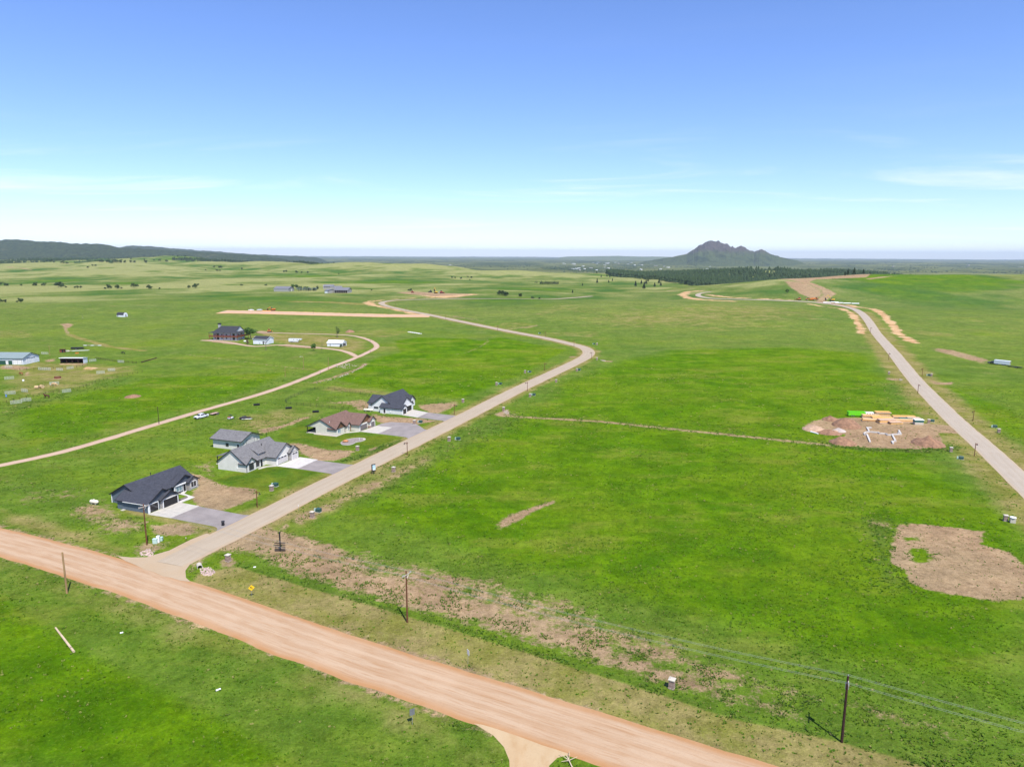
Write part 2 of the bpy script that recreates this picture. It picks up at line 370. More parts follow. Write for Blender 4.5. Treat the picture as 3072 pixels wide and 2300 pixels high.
area(DIRT, 0.52, [(1440, 1728), (1600, 1762), (1730, 1800), (1790, 1850), (1690, 1848), (1500, 1790)], 3)
area(DIRT, 0.85, [(700, 1572), (830, 1585), (930, 1612), (1050, 1655), (1000, 1680), (880, 1672), (760, 1652), (640, 1660), (600, 1690), (575, 1712), (560, 1705), (590, 1672), (650, 1640)], 2)
area(DIRT, 0.55, [(830, 1563), (1000, 1490), (1180, 1412), (1280, 1362), (1310, 1378), (1180, 1452), (1050, 1512), (900, 1582)], 2.5)
area(DRY, 0.5, [(830, 1545), (1000, 1470), (1180, 1392), (1290, 1345), (1330, 1375), (1180, 1460), (1050, 1520), (900, 1590)], 3)
area(DIRT, 0.80, [(2690, 1572), (2740, 1568), (2960, 1592), (2945, 1632), (3035, 1655), (3080, 1700), (3120, 1790), (2985, 1806), (2780, 1770), (2722, 1745), (2720, 1710), (2668, 1690), (2675, 1620)], 0.9)
PAINT.append((DIRT, -1.0, 1.2, wpoly([(2735, 1650), (2765, 1645), (2790, 1660), (2780, 1683), (2745, 1685)]), None))
PAINT.append((DIRT, -0.7, 1.0, wpoly([(2710, 1610), (2760, 1612), (2755, 1620), (2715, 1620)]), None))
area(DIRT, 0.55, [(2580, 1552), (2700, 1572), (2690, 1600), (2600, 1572)], 2)
area(WEED, 0.9, [(2570, 1545), (2690, 1560), (2680, 1700), (2730, 1760), (2640, 1750), (2610, 1640)], 4)
area(DIRT, 0.82, [(1485, 1572), (1530, 1542), (1660, 1499), (1672, 1507), (1590, 1540), (1560, 1560), (1500, 1590)], 1.2)
strip(DIRT, 0.78, [(1500, 1247), (1800, 1264), (2100, 1295), (2400, 1326), (2480, 1334)], 3.4, 1.0); strip(WEED, 0.6, [(1480, 1242), (1800, 1264), (2100, 1295), (2500, 1336)], 9, 2)
_vl = wpoly([(700, 1690), (900, 1748), (1100, 1806), (1400, 1893), (1700, 1986), (2000, 2080), (2200, 2146), (2500, 2210), (2700, 2264), (2850, 2314)])
PAINT.append((DIRT, -1.0, 0.7, _vl, 0.8)); PAINT.append((DRY, -0.8, 0.7, _vl, 0.6)); PAINT.append((WEED, 0.8, 1.0, _vl, 0.9))
# house lots
O1, O2, O2G, O3, O4 = (-93.5, 173.8), (-81.3, 208.8), (-92.0, 233.5), (-65.0, 254.1), (-45.8, 289.2)
area(DIRT, 0.84, [(560, 1413), (605, 1425), (684, 1458), (763, 1465), (777, 1490), (695, 1524), (660, 1537), (594, 1517), (573, 1499), (571, 1476), (591, 1460), (567, 1425)], 1.5)
area(DIRT, 0.93, [(447, 1576), (571, 1567), (591, 1594), (548, 1607), (469, 1601)], 2)
area(DIRT, 0.62, [(190, 1520), (300, 1490), (340, 1512), (380, 1545), (460, 1560), (450, 1595), (330, 1610), (230, 1570)], 4)
area(DRY, 0.8, [(360, 1530), (450, 1555), (560, 1590), (640, 1585), (610, 1568), (470, 1545), (380, 1520)], 2)
area(DIRT, 0.45, [(0, 1440), (150, 1450), (300, 1440), (330, 1480), (200, 1530), (60, 1530), (0, 1520)], 8)
area(DIRT, 0.5, [(560, 1400), (640, 1370), (660, 1400), (645, 1435), (600, 1425)], 3)
area(DIRT, 0.84, [(850, 1326), (900, 1329), (989, 1349), (1069, 1350), (1049, 1369), (1009, 1381), (949, 1385), (900, 1358)], 1.5)
area(DIRT, 0.85, [(1113.7, 1240), (1161, 1249), (1258, 1254), (1322, 1262), (1248, 1274), (1198, 1278), (1131, 1266)], 1.5)
area(DIRT, 0.75, [(1248, 1214.6), (1372, 1203), (1376, 1214), (1322, 1241), (1285, 1238), (1262, 1228)], 1.8)
area(DIRT, 0.66, [(944, 1208), (1099, 1198), (1120, 1212), (1114, 1232), (1069, 1231), (1050, 1214)], 2)
area(DIRT, 0.8, [(771, 1289), (843, 1275), (903, 1251), (940, 1248), (880, 1275), (809, 1296), (775, 1304)], 2)
area(DRY, 0.5, [(640, 1290), (720, 1240), (900, 1215), (960, 1245), (800, 1300), (700, 1310)], 8)
area(DIRT, 0.7, [(395, 1640), (440, 1625), (520, 1625), (500, 1645), (440, 1665), (410, 1668)], 2)
area(DIRT, 0.8, [(655, 1680), (690, 1672), (712, 1682), (700, 1700), (668, 1700)], 1.2)
area(DIRT, 0.75, [(920, 1548), (950, 1548), (950, 1560), (925, 1562)], 1)
area(DIRT, 0.9, [(843, 1578), (862, 1572), (870, 1580), (850, 1588)], 0.8)
area(LAWN, 1, [(642, 1440), (706, 1418), (770, 1407), (840, 1399), (955, 1414), (880, 1450), (820, 1478), (760, 1466), (690, 1455)], 0.6)
area(LAWN, 0.8, [(840, 1292), (919, 1268), (1000, 1300), (1089, 1297), (1218, 1314), (1186, 1320), (1099, 1347), (1009, 1342), (900, 1328), (830, 1318)], 0.6)
area(WEED, 1, [(1200, 1316), (1110, 1346), (1020, 1380), (1010, 1396), (1100, 1372), (1215, 1322)], 1.5)
area(DIRT, 0.7, [(1100, 1346), (1135, 1338), (1130, 1350), (1105, 1356)], 1.0)
area(LUSH, 0.9, [(1240, 1285), (1300, 1258), (1335, 1264), (1300, 1288), (1255, 1292)], 1)
# building site
area(DIRT, 1.0, [(2409, 1281), (2440, 1262), (2472, 1256), (2567, 1252), (2757, 1268), (2857, 1277), (2890, 1300), (2816, 1299), (2830, 1336), (2757, 1347), (2594, 1342), (2502, 1331), (2540, 1303), (2458, 1291)], 1.2)
strip(WEED, 1.0, [(2500, 1335), (2600, 1346), (2760, 1352), (2860, 1340)], 7, 2)
for a, b in (((2612, 1283), (2712, 1290)), ((2625, 1290), (2690, 1299)), ((2712, 1296), (2725, 1309)), ((2698, 1314), (2704, 1326)), ((2590, 1292), (2603, 1300))): strip(ORANGE, 0.0, [a, b], 1.5)
area(DRY, 0.3, [(2520, 1350), (2700, 1362), (2860, 1370), (2900, 1420), (2700, 1400), (2500, 1370)], 6)
# graded construction soil further off
strip(ORANGE, 0.9, [(1104, 907), (1118, 914), (1150, 922), (1215, 935), (1262, 945)], 8, 3); strip(ORANGE, 0.9, [(1098, 907), (1150, 899.5), (1250, 893.5), (1300, 893)], 7, 3)
area(ORANGE, 0.75, [(1085, 906), (1110, 902), (1126, 908), (1118, 917), (1098, 914)], 4)
area(DIRT, 0.9, [(1188, 877.5), (1240, 874), (1330, 879), (1420, 881), (1410, 886), (1370, 893), (1310, 894), (1290, 888), (1220, 882)], 6)
area(ORANGE, 0.7, [(1260, 885), (1310, 888), (1420, 881), (1440, 883), (1330, 894), (1290, 893)], 5)
strip(ORANGE, 0.9, [(2430, 912), (2520, 925), (2560, 945), (2572, 965), (2580, 985), (2586, 1000)], 6.5, 3)
strip(ORANGE, 0.95, [(2547, 915), (2616, 926), (2655, 951), (2679, 975), (2695, 1000), (2745, 1028)], 8, 3)
area(DIRT, 0.8, [(2445, 902), (2480, 902), (2580, 920), (2570, 925), (2500, 915), (2450, 909)], 4)
strip(ORANGE, 0.85, [(2100, 872.5), (2062, 875), (2048, 884), (2060, 893), (2100, 899), (2200, 904)], 14, 4)
strip(ORANGE, 0.7, [(2120, 884), (2190, 893), (2300, 897), (2370, 900)], 10, 4)
area(DIRT, 1.0, [(2332, 838), (2425, 829), (2550, 826), (2714, 822.5), (2600, 832), (2450, 838), (2428, 846), (2460, 857), (2498, 874), (2509, 881), (2475, 902), (2445, 902), (2470, 885), (2465, 870), (2425, 852), (2380, 842)], 4)
area(DIRT, 0.85, [(2350, 842), (2420, 850), (2465, 872), (2465, 888), (2440, 898), (2400, 882), (2370, 862)], 4)
area(DIRT, 0.75, [(2592, 836), (2640, 830), (2700, 826), (2660, 832), (2610, 839)], 4)
strip(DIRT, 0.75, [(1970, 873.5), (2000, 872), (2025, 872.5)], 12, 5)
area(DIRT, 0.72, [(2792, 1041), (2870, 1051), (2975, 1080), (2955, 1093), (2860, 1069), (2800, 1052)], 4)
strip(DIRT, 0.6, [(2700, 1080), (2740, 1086), (2785, 1087)], 4, 2)
area(DIRT, 1.0, [(2792, 1140), (2812, 1148), (2858, 1146), (2852, 1154), (2805, 1152)], 2); area(DIRT, 0.9, [(2655, 1132), (2680, 1135), (2704, 1136), (2695, 1143), (2660, 1139)], 2)
area(DIRT, 0.85, [(1512, 1230), (1525, 1228), (1530, 1240), (1560, 1243), (1500, 1246), (1475, 1244)], 1.5)
area(DIRT, 0.9, [(1700, 1071), (1720, 1068), (1730, 1069), (1712, 1073)], 2); area(DIRT, 0.9, [(1800, 1080), (1838, 1083), (1836, 1086), (1808, 1084)], 1.5)
strip(DIRT, 0.55, [(1460, 1016), (1466, 1023), (1440, 1040), (1400, 1058), (1350, 1066)], 3, 1.5); strip(DIRT, 0.5, [(1448, 1015), (1457, 1025), (1430, 1045)], 2, 1)
strip(DIRT, 0.6, [(1520, 988), (1560, 984), (1610, 976)], 8, 3)
strip(DRY, 0.9, [(900, 905), (1000, 907), (1080, 912)], 26, 10); area(DIRT, 0.5, [(1280, 938), (1390, 948), (1480, 965), (1400, 960), (1300, 945)], 6)
area(LAWN, 0.0, [(1180, 1022), (1250, 1012), (1400, 1015)], 1)
# ranch yard and corrals
area(DRY, 0.55, [(800, 998), (1040, 1008), (1105, 1025), (1110, 1045), (1060, 1062), (960, 1040), (830, 1030), (740, 1010)], 6)
area(DIRT, 0.75, [(775, 990), (810, 994), (820, 1001), (790, 1003), (770, 999)], 3); area(DIRT, 0.8, [(605, 1019), (640, 1017), (720, 1028), (700, 1034), (640, 1027)], 2)
area(DIRT, 0.8, [(860, 1031), (960, 1040), (960, 1047), (880, 1042), (830, 1037)], 2)
strip(DIRT, 0.7, [(560, 1063), (700, 1080), (820, 1096), (930, 1108), (965, 1112)], 2.5, 1.2)
area(DIRT, 0.85, [(0, 1096), (60, 1096), (100, 1103), (60, 1110), (0, 1106)], 2); area(ORANGE, 0.55, [(240, 1107), (262, 1099), (292, 1102), (296, 1106), (270, 1113), (245, 1111)], 1.2)
area(DIRT, 0.9, [(175, 1089), (262, 1090), (262, 1094), (178, 1095)], 1.5); area(DIRT, 0.8, [(72, 1118), (88, 1114), (92, 1122), (78, 1130)], 1.5); area(DIRT, 0.8, [(150, 1140), (165, 1132), (190, 1134), (180, 1139)], 1)
area(DIRT, 0.7, [(130, 1080), (170, 1074), (168, 1085), (132, 1086)], 1.5); area(DIRT, 0.5, [(110, 1172), (200, 1174), (190, 1186), (130, 1180)], 3)
area(DRY, 0.5, [(0, 1070), (160, 1085), (330, 1090), (420, 1095), (430, 1115), (300, 1150), (160, 1182), (0, 1215)], 9)
area(WEED, 0.7, [(0, 1205), (120, 1190), (240, 1165), (430, 1115), (440, 1125), (250, 1180), (120, 1225), (0, 1250)], 6)
area(DIRT, 0.95, [(182, 972), (205, 969), (220, 973), (208, 983), (192, 985), (190, 980)], 2.5); strip(DIRT, 0.7, [(196, 984), (200, 995), (205, 1001)], 3.5, 1.5); strip(DRY, 0.9, [(207, 1003), (240, 1015), (330, 1040), (430, 1052)], 5, 2)
strip(DIRT, 0.95, [(0, 801.5), (35, 802), (60, 804), (97, 810)], 12, 5); strip(DIRT, 0.5, [(0, 812), (160, 815), (400, 815), (560, 812)], 9, 5)
area(DIRT, 0.5, [(378, 1184), (395, 1180), (420, 1183), (410, 1192), (385, 1193)], 1.5)
strip(DIRT, 0.75, [(940, 1148), (990, 1135), (1040, 1118), (1080, 1103), (1098, 1090)], 4, 2); strip(DIRT, 0.4, [(955, 962), (1040, 985), (1110, 1005)], 14, 6)
# mown paddock behind the white house
area(DRY, 0.55, [(940, 1172), (1000, 1155), (1180, 1176), (1160, 1186), (1050, 1178)], 3)
# vivid hay fields
area(LUSH, 1.0, [(1560, 1240), (1700, 1140), (1850, 1085), (2000, 1050), (2350, 1040), (2600, 1060), (2700, 1200), (2900, 1420), (3150, 1620), (3150, 2200), (2700, 2090), (2300, 1960), (1700, 1780), (1180, 1600), (1000, 1540), (1250, 1385)], 34)
area(LUSH, 1.0, [(-200, 1720), (0, 1760), (300, 1950), (700, 2140), (1000, 2330), (-200, 2330)], 10)
area(LUSH, 0.85, [(1180, 1022), (1250, 1012), (1400, 1015), (1460, 1025), (1430, 1050), (1300, 1068), (1200, 1060)], 5)
area(LUSH, 0.9, [(1000, 1140), (1120, 1070), (1500, 1010), (1700, 1050), (1600, 1110), (1400, 1200), (1280, 1195)], 10)
area(LUSH, 0.7, [(2760, 1120), (3072, 1230), (3200, 1400), (2950, 1280)], 12)
area(LUSH, 0.7, [(0, 1230), (430, 1130), (900, 1110), (780, 1175), (400, 1285), (0, 1380)], 14)
area(WEED, 0.6, [(1000, 1480), (1330, 1320), (1480, 1250), (1560, 1265), (1300, 1420), (1080, 1540)], 6)
area(WEED, 0.5, [(1180, 1600), (1700, 1760), (2300, 1950), (2300, 1880), (1700, 1700), (1250, 1580)], 12)

# ------------------------------------------------------------------ the ground sheet
RELIEF = [None]
def make_ground():
    fine = np.arange(-43, 43.001, 0.125); a = np.concatenate([np.linspace(-180, -44, 46), fine, np.linspace(44, 180, 46)[:-1]])
    r = [40.0]
    while r[-1] < 3200: r.append(r[-1] * 1.0072)
    while r[-1] < 42000: r.append(r[-1] * 1.02)
    r = np.array([0.5, 8, 20, 30] + r); A, Rr = np.meshgrid(np.radians(a), r); X = Rr * np.sin(A); Y = Rr * np.cos(A)
    x = X.ravel(); y = Y.ravel(); z = terrain(x, y); z[y < 60] = 0
    V = np.stack([x, y, z], 1); nr, na = X.shape
    i = np.arange(nr - 1)[:, None] * na; j = np.arange(na)[None, :]; j2 = (j + 1) % na
    Fq = np.stack([i + j, i + j2, i + na + j2, i + na + j], -1).reshape(-1, 4)
    Mk = np.zeros((len(V), 6)); P = V[:, :2]
    Mk[:, LUSH] = np.interp(y, [0, 300, 700, 1200, 1900], [0.55, 0.5, 0.36, 0.12, 0.0]) * (y > 0)
    roll = np.clip((y - 750) / 500, 0, 1) * (y < 5000); sw = swell(x, y)
    sw = sw + 9 * np.exp(-((x - 217) ** 2 / (2 * 110 ** 2) + (y - 810) ** 2 / (2 * 80 ** 2))) + 8 * np.exp(-((x - 480) ** 2 / (2 * 100 ** 2) + (y - 720) ** 2 / (2 * 70 ** 2)))
    RELIEF[0] = np.clip(0.5 + sw * 0.055 + (fbm(x / 45, y / 45, 3, 77) - 0.5) * 0.9, 0, 1) * roll + 0.5 * (1 - roll); Mk[:, LUSH] = np.maximum(Mk[:, LUSH], roll * np.clip((-sw - 1.0) * 0.10, 0, 0.62))
    mo = fbm(x / 60 + 2, y / 60, 3, 51); Mk[:, DRY] = np.maximum(Mk[:, DRY], np.clip((mo - 0.6) * 4, 0, 0.36) * (y > 0) * (1 - roll) * np.clip((y - 250) / 250, 0.25, 1))
    vis = (np.abs(np.arctan2(x, np.maximum(y, 1))) < R_(45)) & (y > 40)
    for ch, val, fe, g, hw in PAINT:
        if ch in (DIRT, ORANGE, DRY, WEED): fe = fe * 1.9
        mg = (hw or 0) + fe * 2 + 1
        sel = np.nonzero(vis & (x > g[:, 0].min() - mg) & (x < g[:, 0].max() + mg) & (y > g[:, 1].min() - mg) & (y < g[:, 1].max() + mg))[0]
        if not len(sel): continue
        d = sdist(P[sel], g) if hw is None else ldist(P[sel], g) - hw
        m = np.clip(0.5 - d / (2 * fe), 0, 1); m = m * m * (3 - 2 * m)
        if val >= 0: Mk[sel, ch] = np.maximum(Mk[sel, ch], m * val)
        else: Mk[sel, ch] *= (1 - m * -val)
    return V, Fq, Mk
GV, GF, GM = make_ground()

def ground_material():
    m, nt, b = new_mat('prairie_ground'); t = NT(nt)
    pos = t.n('ShaderNodeNewGeometry').outputs['Position']
    A = t.n('ShaderNodeAttribute', attribute_name='cover_a'); B = t.n('ShaderNodeAttribute', attribute_name='cover_b')
    sa = t.n('ShaderNodeSeparateColor'); t.put(sa.inputs[0], A.outputs['Color']); sb = t.n('ShaderNodeSeparateColor'); t.put(sb.inputs[0], B.outputs['Color'])
    dirt, dry, lush = sa.outputs; orange, weed, lawn = sb.outputs
    n_huge = t.noise(pos, 0.0028, 5, 0.6); n_big = t.noise(pos, 0.016, 6, 0.62); n_mid = t.noise(pos, 0.09, 5, 0.6); n_f = t.noise(pos, 0.42, 8, 0.74); n_ff = t.noise(pos, 1.9, 6, 0.78)
    # lush hay grass
    l1 = t.mix(t.ss(n_mid, 0.35, 0.66), (0.048, 0.120, 0.0022), (0.094, 0.182, 0.0032))
    l1 = t.mix(t.ss(n_big, 0.42, 0.66, 0, 0.7), l1, (0.128, 0.190, 0.009))
    l1 = t.mix(t.ss(n_f, 0.44, 0.66, 0, 0.7), l1, (0.044, 0.108, 0.0040))
    l1 = t.mix(t.ss(n_ff, 0.5, 0.7, 0, 0.5), l1, (0.165, 0.225, 0.020))
    l1 = t.mix(t.math('MULTIPLY', t.ss(t.noise(t.scale(pos, (0.5, 1.0, 1.0)), 0.05, 6, 0.7), 0.50, 0.64), 0.55), l1, (0.170, 0.190, 0.026))
    # drier prairie grass of the hills
    p1 = t.mix(t.ss(n_big, 0.38, 0.62), (0.105, 0.152, 0.027), (0.185, 0.196, 0.062))
    p1 = t.mix(t.ss(n_huge, 0.42, 0.60, 0, 0.75), p1, (0.085, 0.140, 0.026))
    p1 = t.mix(t.ss(n_mid, 0.45, 0.70, 0, 0.6), p1, (0.200, 0.195, 0.072))
    p1 = t.mix(t.ss(n_f, 0.42, 0.68, 0, 0.6), p1, (0.072, 0.122, 0.018)); p1 = t.mix(t.ss(n_ff, 0.5, 0.72, 0, 0.5), p1, (0.205, 0.21, 0.075))
    rel = t.n('ShaderNodeAttribute', attribute_name='relief').outputs['Fac']     # damp swales greener, dry rises paler; colour also stands in for fold shading
    p1 = t.mix(t.ss(rel, 0.52, 0.2, 0, 0.95), p1, (0.050, 0.110, 0.020)); p1 = t.mix(t.ss(rel, 0.5, 0.82, 0, 0.9), p1, (0.240, 0.245, 0.092))
    sy = t.n('ShaderNodeSeparateXYZ'); t.put(sy.inputs[0], pos); n_far = t.noise(t.scale(pos, (1.0, 0.5, 1.0)), 0.0011, 6, 0.68)
    plain = t.mix(t.ss(n_far, 0.40, 0.60), (0.040, 0.060, 0.018), (0.115, 0.130, 0.042)); p1 = t.mix(t.ss(sy.outputs[1], 3600, 5400), p1, plain)   # darker, grazed and wooded plain
    f = t.math('ADD', lush, t.math('MULTIPLY', t.math('SUBTRACT', n_big, 0.5), 0.9))
    base = t.mix(t.ss(f, 0.12, 0.75), p1, l1)
    # mown, straw-tinted verge
    d1 = t.mix(t.ss(n_mid, 0.35, 0.65), (0.165, 0.162, 0.034), (0.245, 0.200, 0.078))
    d1 = t.mix(t.ss(n_f, 0.42, 0.7, 0, 0.5), d1, (0.125, 0.150, 0.020)); d1 = t.mix(t.ss(n_ff, 0.5, 0.75, 0, 0.6), d1, (0.31, 0.245, 0.115))
    fd = t.math('ADD', dry, t.math('MULTIPLY', t.math('SUBTRACT', n_mid, 0.5), 0.5)); base = t.mix(t.ss(fd, 0.2, 0.62), base, d1)
    # weedy rank growth, blue-green
    w1 = t.mix(t.ss(n_f, 0.35, 0.65), (0.031, 0.085, 0.0099), (0.094, 0.135, 0.0220)); w1 = t.mix(t.ss(n_ff, 0.45, 0.75, 0, 0.6), w1, (0.166, 0.170, 0.0413))
    fw = t.math('ADD', weed, t.math('MULTIPLY', t.math('SUBTRACT', n_f, 0.5), 1.1)); base = t.mix(t.ss(fw, 0.35, 0.85, 0, 0.85), base, w1)
    # kept lawn
    g1 = t.mix(t.ss(n_mid, 0.35, 0.65), (0.055, 0.115, 0.010), (0.120, 0.150, 0.014)); g1 = t.mix(t.ss(n_f, 0.4, 0.7, 0, 0.5), g1, (0.065, 0.118, 0.012))
    base = t.mix(t.ss(t.math('ADD', lawn, t.math('MULTIPLY', t.math('SUBTRACT', n_ff, 0.5), 0.6)), 0.35, 0.65, 0, 0.9), base, g1)
    # bare soil
    s1 = t.mix(t.ss(n_f, 0.3, 0.7), (0.235, 0.150, 0.080), (0.345, 0.240, 0.140)); s1 = t.mix(t.ss(n_ff, 0.45, 0.8, 0, 0.6), s1, (0.41, 0.31, 0.195)); s1 = t.mix(t.ss(n_mid, 0.45, 0.7, 0, 0.6), s1, (0.205, 0.135, 0.078)); s1 = t.mix(t.ss(n_big, 0.45, 0.62, 0, 0.4), s1, (0.30, 0.235, 0.13))
    s1 = t.mix(t.ss(n_ff, 0.30, 0.42, 0.65, 0.0), s1, (0.15, 0.150, 0.045))
    edge = t.math('ADD', t.math('MULTIPLY', t.math('SUBTRACT', n_f, 0.5), 1.2), t.math('MULTIPLY', t.math('SUBTRACT', n_ff, 0.5), 0.55))
    edge = t.math('ADD', edge, t.math('MULTIPLY', t.math('SUBTRACT', n_mid, 0.5), 0.55))
    fs = t.math('ADD', dirt, edge); gate = t.ss(dirt, 0.04, 0.3)
    base = t.mix(t.math('MULTIPLY', t.ss(fs, 0.36, 0.64), gate), base, s1)
    o1 = t.mix(t.ss(n_mid, 0.35, 0.68), (0.42, 0.245, 0.115), (0.50, 0.35, 0.195)); fo = t.math('ADD', t.math('ADD', orange, edge), t.math('MULTIPLY', t.math('SUBTRACT', t.noise(pos, 0.045, 4, 0.6), 0.5), 1.5))
    base = t.mix(t.math('MULTIPLY', t.ss(fo, 0.38, 0.6), t.ss(orange, 0.04, 0.3)), base, o1)
    g1_ = t.noise(pos, 3.6, 3, 0.8); g2_ = t.noise(pos, 1.1, 3, 0.8); g3_ = t.noise(pos, 0.28, 4, 0.75); g4_ = t.noise(pos, 0.06, 4, 0.7)
    gv = t.math('ADD', t.math('MULTIPLY', t.math('SUBTRACT', g1_, 0.5), 1.25), t.math('MULTIPLY', t.math('SUBTRACT', g2_, 0.5), 1.15))
    gv = t.math('ADD', gv, t.math('ADD', t.math('MULTIPLY', t.math('SUBTRACT', g3_, 0.5), 1.1), t.math('MULTIPLY', t.math('SUBTRACT', g4_, 0.5), 0.7)))
    hv = t.n('ShaderNodeHueSaturation'); t.put(hv.inputs['Color'], base); t.put(hv.inputs['Value'], t.math('MAXIMUM', t.math('ADD', 1.02, gv), 0.3)); hv.inputs['Saturation'].default_value = 1.0; base = hv.outputs[0]
    t.put(b.inputs['Base Color'], base); b.inputs['Roughness'].default_value = 0.95; b.inputs['Specular IOR Level'].default_value = 0.0
    h = t.math('ADD', t.math('MULTIPLY', n_f, 1.0), t.math('MULTIPLY', n_ff, 0.45))
    t.put(b.inputs['Normal'], t.bump(h, 0.8, 0.55))
    return m
ground = big_mesh('ground', GV, GF, ground_material(), smooth=True, cols={'cover_a': GM[:, :3], 'cover_b': GM[:, 3:], 'relief': np.repeat(RELIEF[0][:, None], 3, 1)})
ground['kind'] = 'structure'

# ------------------------------------------------------------------ roads
def resample(P, step):
    P = [Vector((p[0], p[1])) for p in P]; out = []
    Q = [P[0] * 2 - P[1]] + P + [P[-1] * 2 - P[-2]]
    for i in range(1, len(Q) - 2):
        a, b, c, d = Q[i - 1:i + 3]; n = max(1, int((c - b).length / step))
        for k in range(n):
            t = k / n
            out.append(0.5 * (2 * b + (c - a) * t + (2 * a - 5 * b + 4 * c - d) * t * t + (3 * b - a - 3 * c + d) * t ** 3))
    out.append(P[-1]); return np.array([[v.x, v.y] for v in out])
def smooth_line(L, it):
    L = L.copy()
    for _ in range(it): L[1:-1] = (L[:-2] + 2 * L[1:-1] + L[2:]) / 4
    return L
def ribbon(name, L, width, mat, off, rag=0.25, seed=0, nx=9):
    """road surface draped on the ground along a world polyline"""
    d = np.gradient(L, axis=0); d /= np.maximum(np.hypot(d[:, 0], d[:, 1])[:, None], 1e-6); nrm = np.stack([-d[:, 1], d[:, 0]], 1)
    s = np.concatenate([[0], np.cumsum(np.hypot(*np.diff(L, axis=0).T))]); w = np.linspace(-1, 1, nx)
    el = width / 2 + (fbm(s / 5, s * 0 + seed, 3, seed) - 0.5) * 2 * rag; er = width / 2 + (fbm(s / 5, s * 0 + seed + 7.3, 3, seed + 3) - 0.5) * 2 * rag
    V = []; UV = []
    for k in w:
        half = np.where(k < 0, el, er); p = L + nrm * (half * k)[:, None]
        z = terrain(p[:, 0], p[:, 1]) + off + np.clip(p[:, 1] - 300, 0, None) * 0.00035 + (0.05 * (1 - k * k)) - (0.03 if abs(k) == 1 else 0)
        V.append(np.column_stack([p, z])); UV.append(np.column_stack([np.full(len(L), k * width / 2), s]))
    n = len(L); V = np.concatenate(V); UV = np.concatenate(UV)
    i = np.arange(nx - 1)[:, None] * n; j = np.arange(n - 1)[None, :]
    Fq = np.stack([i + j, i + n + j, i + n + j + 1, i + j + 1], -1).reshape(-1, 4)
    o = big_mesh(name, V, Fq, mat, smooth=True, uv=UV); o['kind'] = 'structure'; return o
def road_mat(name, c_track, c_mid, c_edge, tracks, edge_w, half, grain=1.0):
    m, nt, b = new_mat(name); t = NT(nt)
    uv = t.n('ShaderNodeUVMap', uv_map='UVMap').outputs[0]; sp = t.n('ShaderNodeSeparateXYZ'); t.put(sp.inputs[0], uv)
    pos = t.n('ShaderNodeNewGeometry').outputs['Position']
    st = t.scale(uv, (1.0, 0.075, 1.0)); n_st = t.noise(st, 0.9, 5, 0.62); n_st2 = t.noise(st, 2.6, 3, 0.6); n_st3 = t.noise(t.scale(uv, (1.6, 0.012, 1.0)), 1.1, 2, 0.5); n_p = t.noise(pos, 0.12, 4, 0.6); n_g = t.noise(pos, 3.0 * grain, 4, 0.7)
    ax = t.math('ABSOLUTE', sp.outputs[0]); wob = t.noise(t.scale(uv, (0.0, 0.02, 1.0)), 1.0, 3, 0.5)
    wheel = t.math('SINE', t.math('ADD', t.math('MULTIPLY', sp.outputs[0], 2.7), t.math('MULTIPLY', wob, 5.0)))
    col = t.mix(t.ss(t.math('ADD', n_st, t.math('MULTIPLY', wheel, 0.10)), 0.36, 0.64), c_mid, c_track)
    col = t.mix(t.ss(n_st2, 0.48, 0.70, 0, 0.5), col, tuple(c * 0.86 for c in c_edge)); col = t.mix(t.ss(n_st3, 0.52, 0.66, 0, 0.35), col, tuple(min(1, c * 1.16) for c in c_track))
    ee = t.math('ADD', ax, t.math('MULTIPLY', t.math('SUBTRACT', n_p, 0.5), edge_w * 1.6))
    col = t.mix(t.ss(ee, half - edge_w * 1.4, half - edge_w * 0.3), col, c_edge)
    col = t.mix(t.ss(n_p, 0.4, 0.7, 0, 0.35), col, tuple(min(1, c * 1.12) for c in c_track)); col = t.mix(t.ss(n_g, 0.5, 0.8, 0, 0.35), col, tuple(c * 0.72 for c in c_mid))
    t.put(b.inputs['Base Color'], col); b.inputs['Roughness'].default_value = 0.92; b.inputs['Specular IOR Level'].default_value = 0.15
    t.put(b.inputs['Normal'], t.bump(t.math('ADD', n_g, t.math('MULTIPLY', n_st2, 1.2)), 0.6, 0.07)); return m
m_gravel = road_mat('red_gravel', (0.43, 0.306, 0.200), (0.385, 0.250, 0.148), (0.37, 0.195, 0.084), 3, 1.3, 5.4)
m_chip = road_mat('chip_seal', (0.37, 0.305, 0.225), (0.345, 0.280, 0.202), (0.39, 0.290, 0.185), 2, 0.75, 4.2, 1.5)
m_chipB = road_mat('chip_seal_grey', (0.37, 0.315, 0.250), (0.35, 0.295, 0.228), (0.40, 0.315, 0.215), 2, 0.7, 4.0, 1.5)
m_track = road_mat('tan_track', (0.46, 0.345, 0.25), (0.42, 0.29, 0.20), (0.38, 0.25, 0.165), 2, 0.5, 1.9)
m_site = road_mat('raw_subgrade', (0.46, 0.33, 0.24), (0.44, 0.29, 0.19), (0.56, 0.34, 0.17), 2, 5.0, 12.0)
up = [(-125.2, 164.5), (-109.1, 157.2), (-87.6, 147.7), (-66.7, 135.5), (-43.7, 123.0), (-15.8, 109.1), (6.8, 97.2), (25.3, 87.2), (32.7, 82.7)]
lo = [(-113.7, 148.3), (-94.2, 138.5), (-71.4, 126.3), (-49.2, 115.0), (-30.1, 104.1), (-13.9, 95.1), (-2.8, 89.7), (14.0, 82.6)]
mid = [(-330, 262), (-240, 214), (-160, 173.5), (-119.8, 156), (-101.5, 147.8), (-79.5, 137), (-58, 125.5), (-37, 113.6), (-15, 102), (2, 93.6), (20, 84.5), (60, 64), (140, 24), (260, -36)]
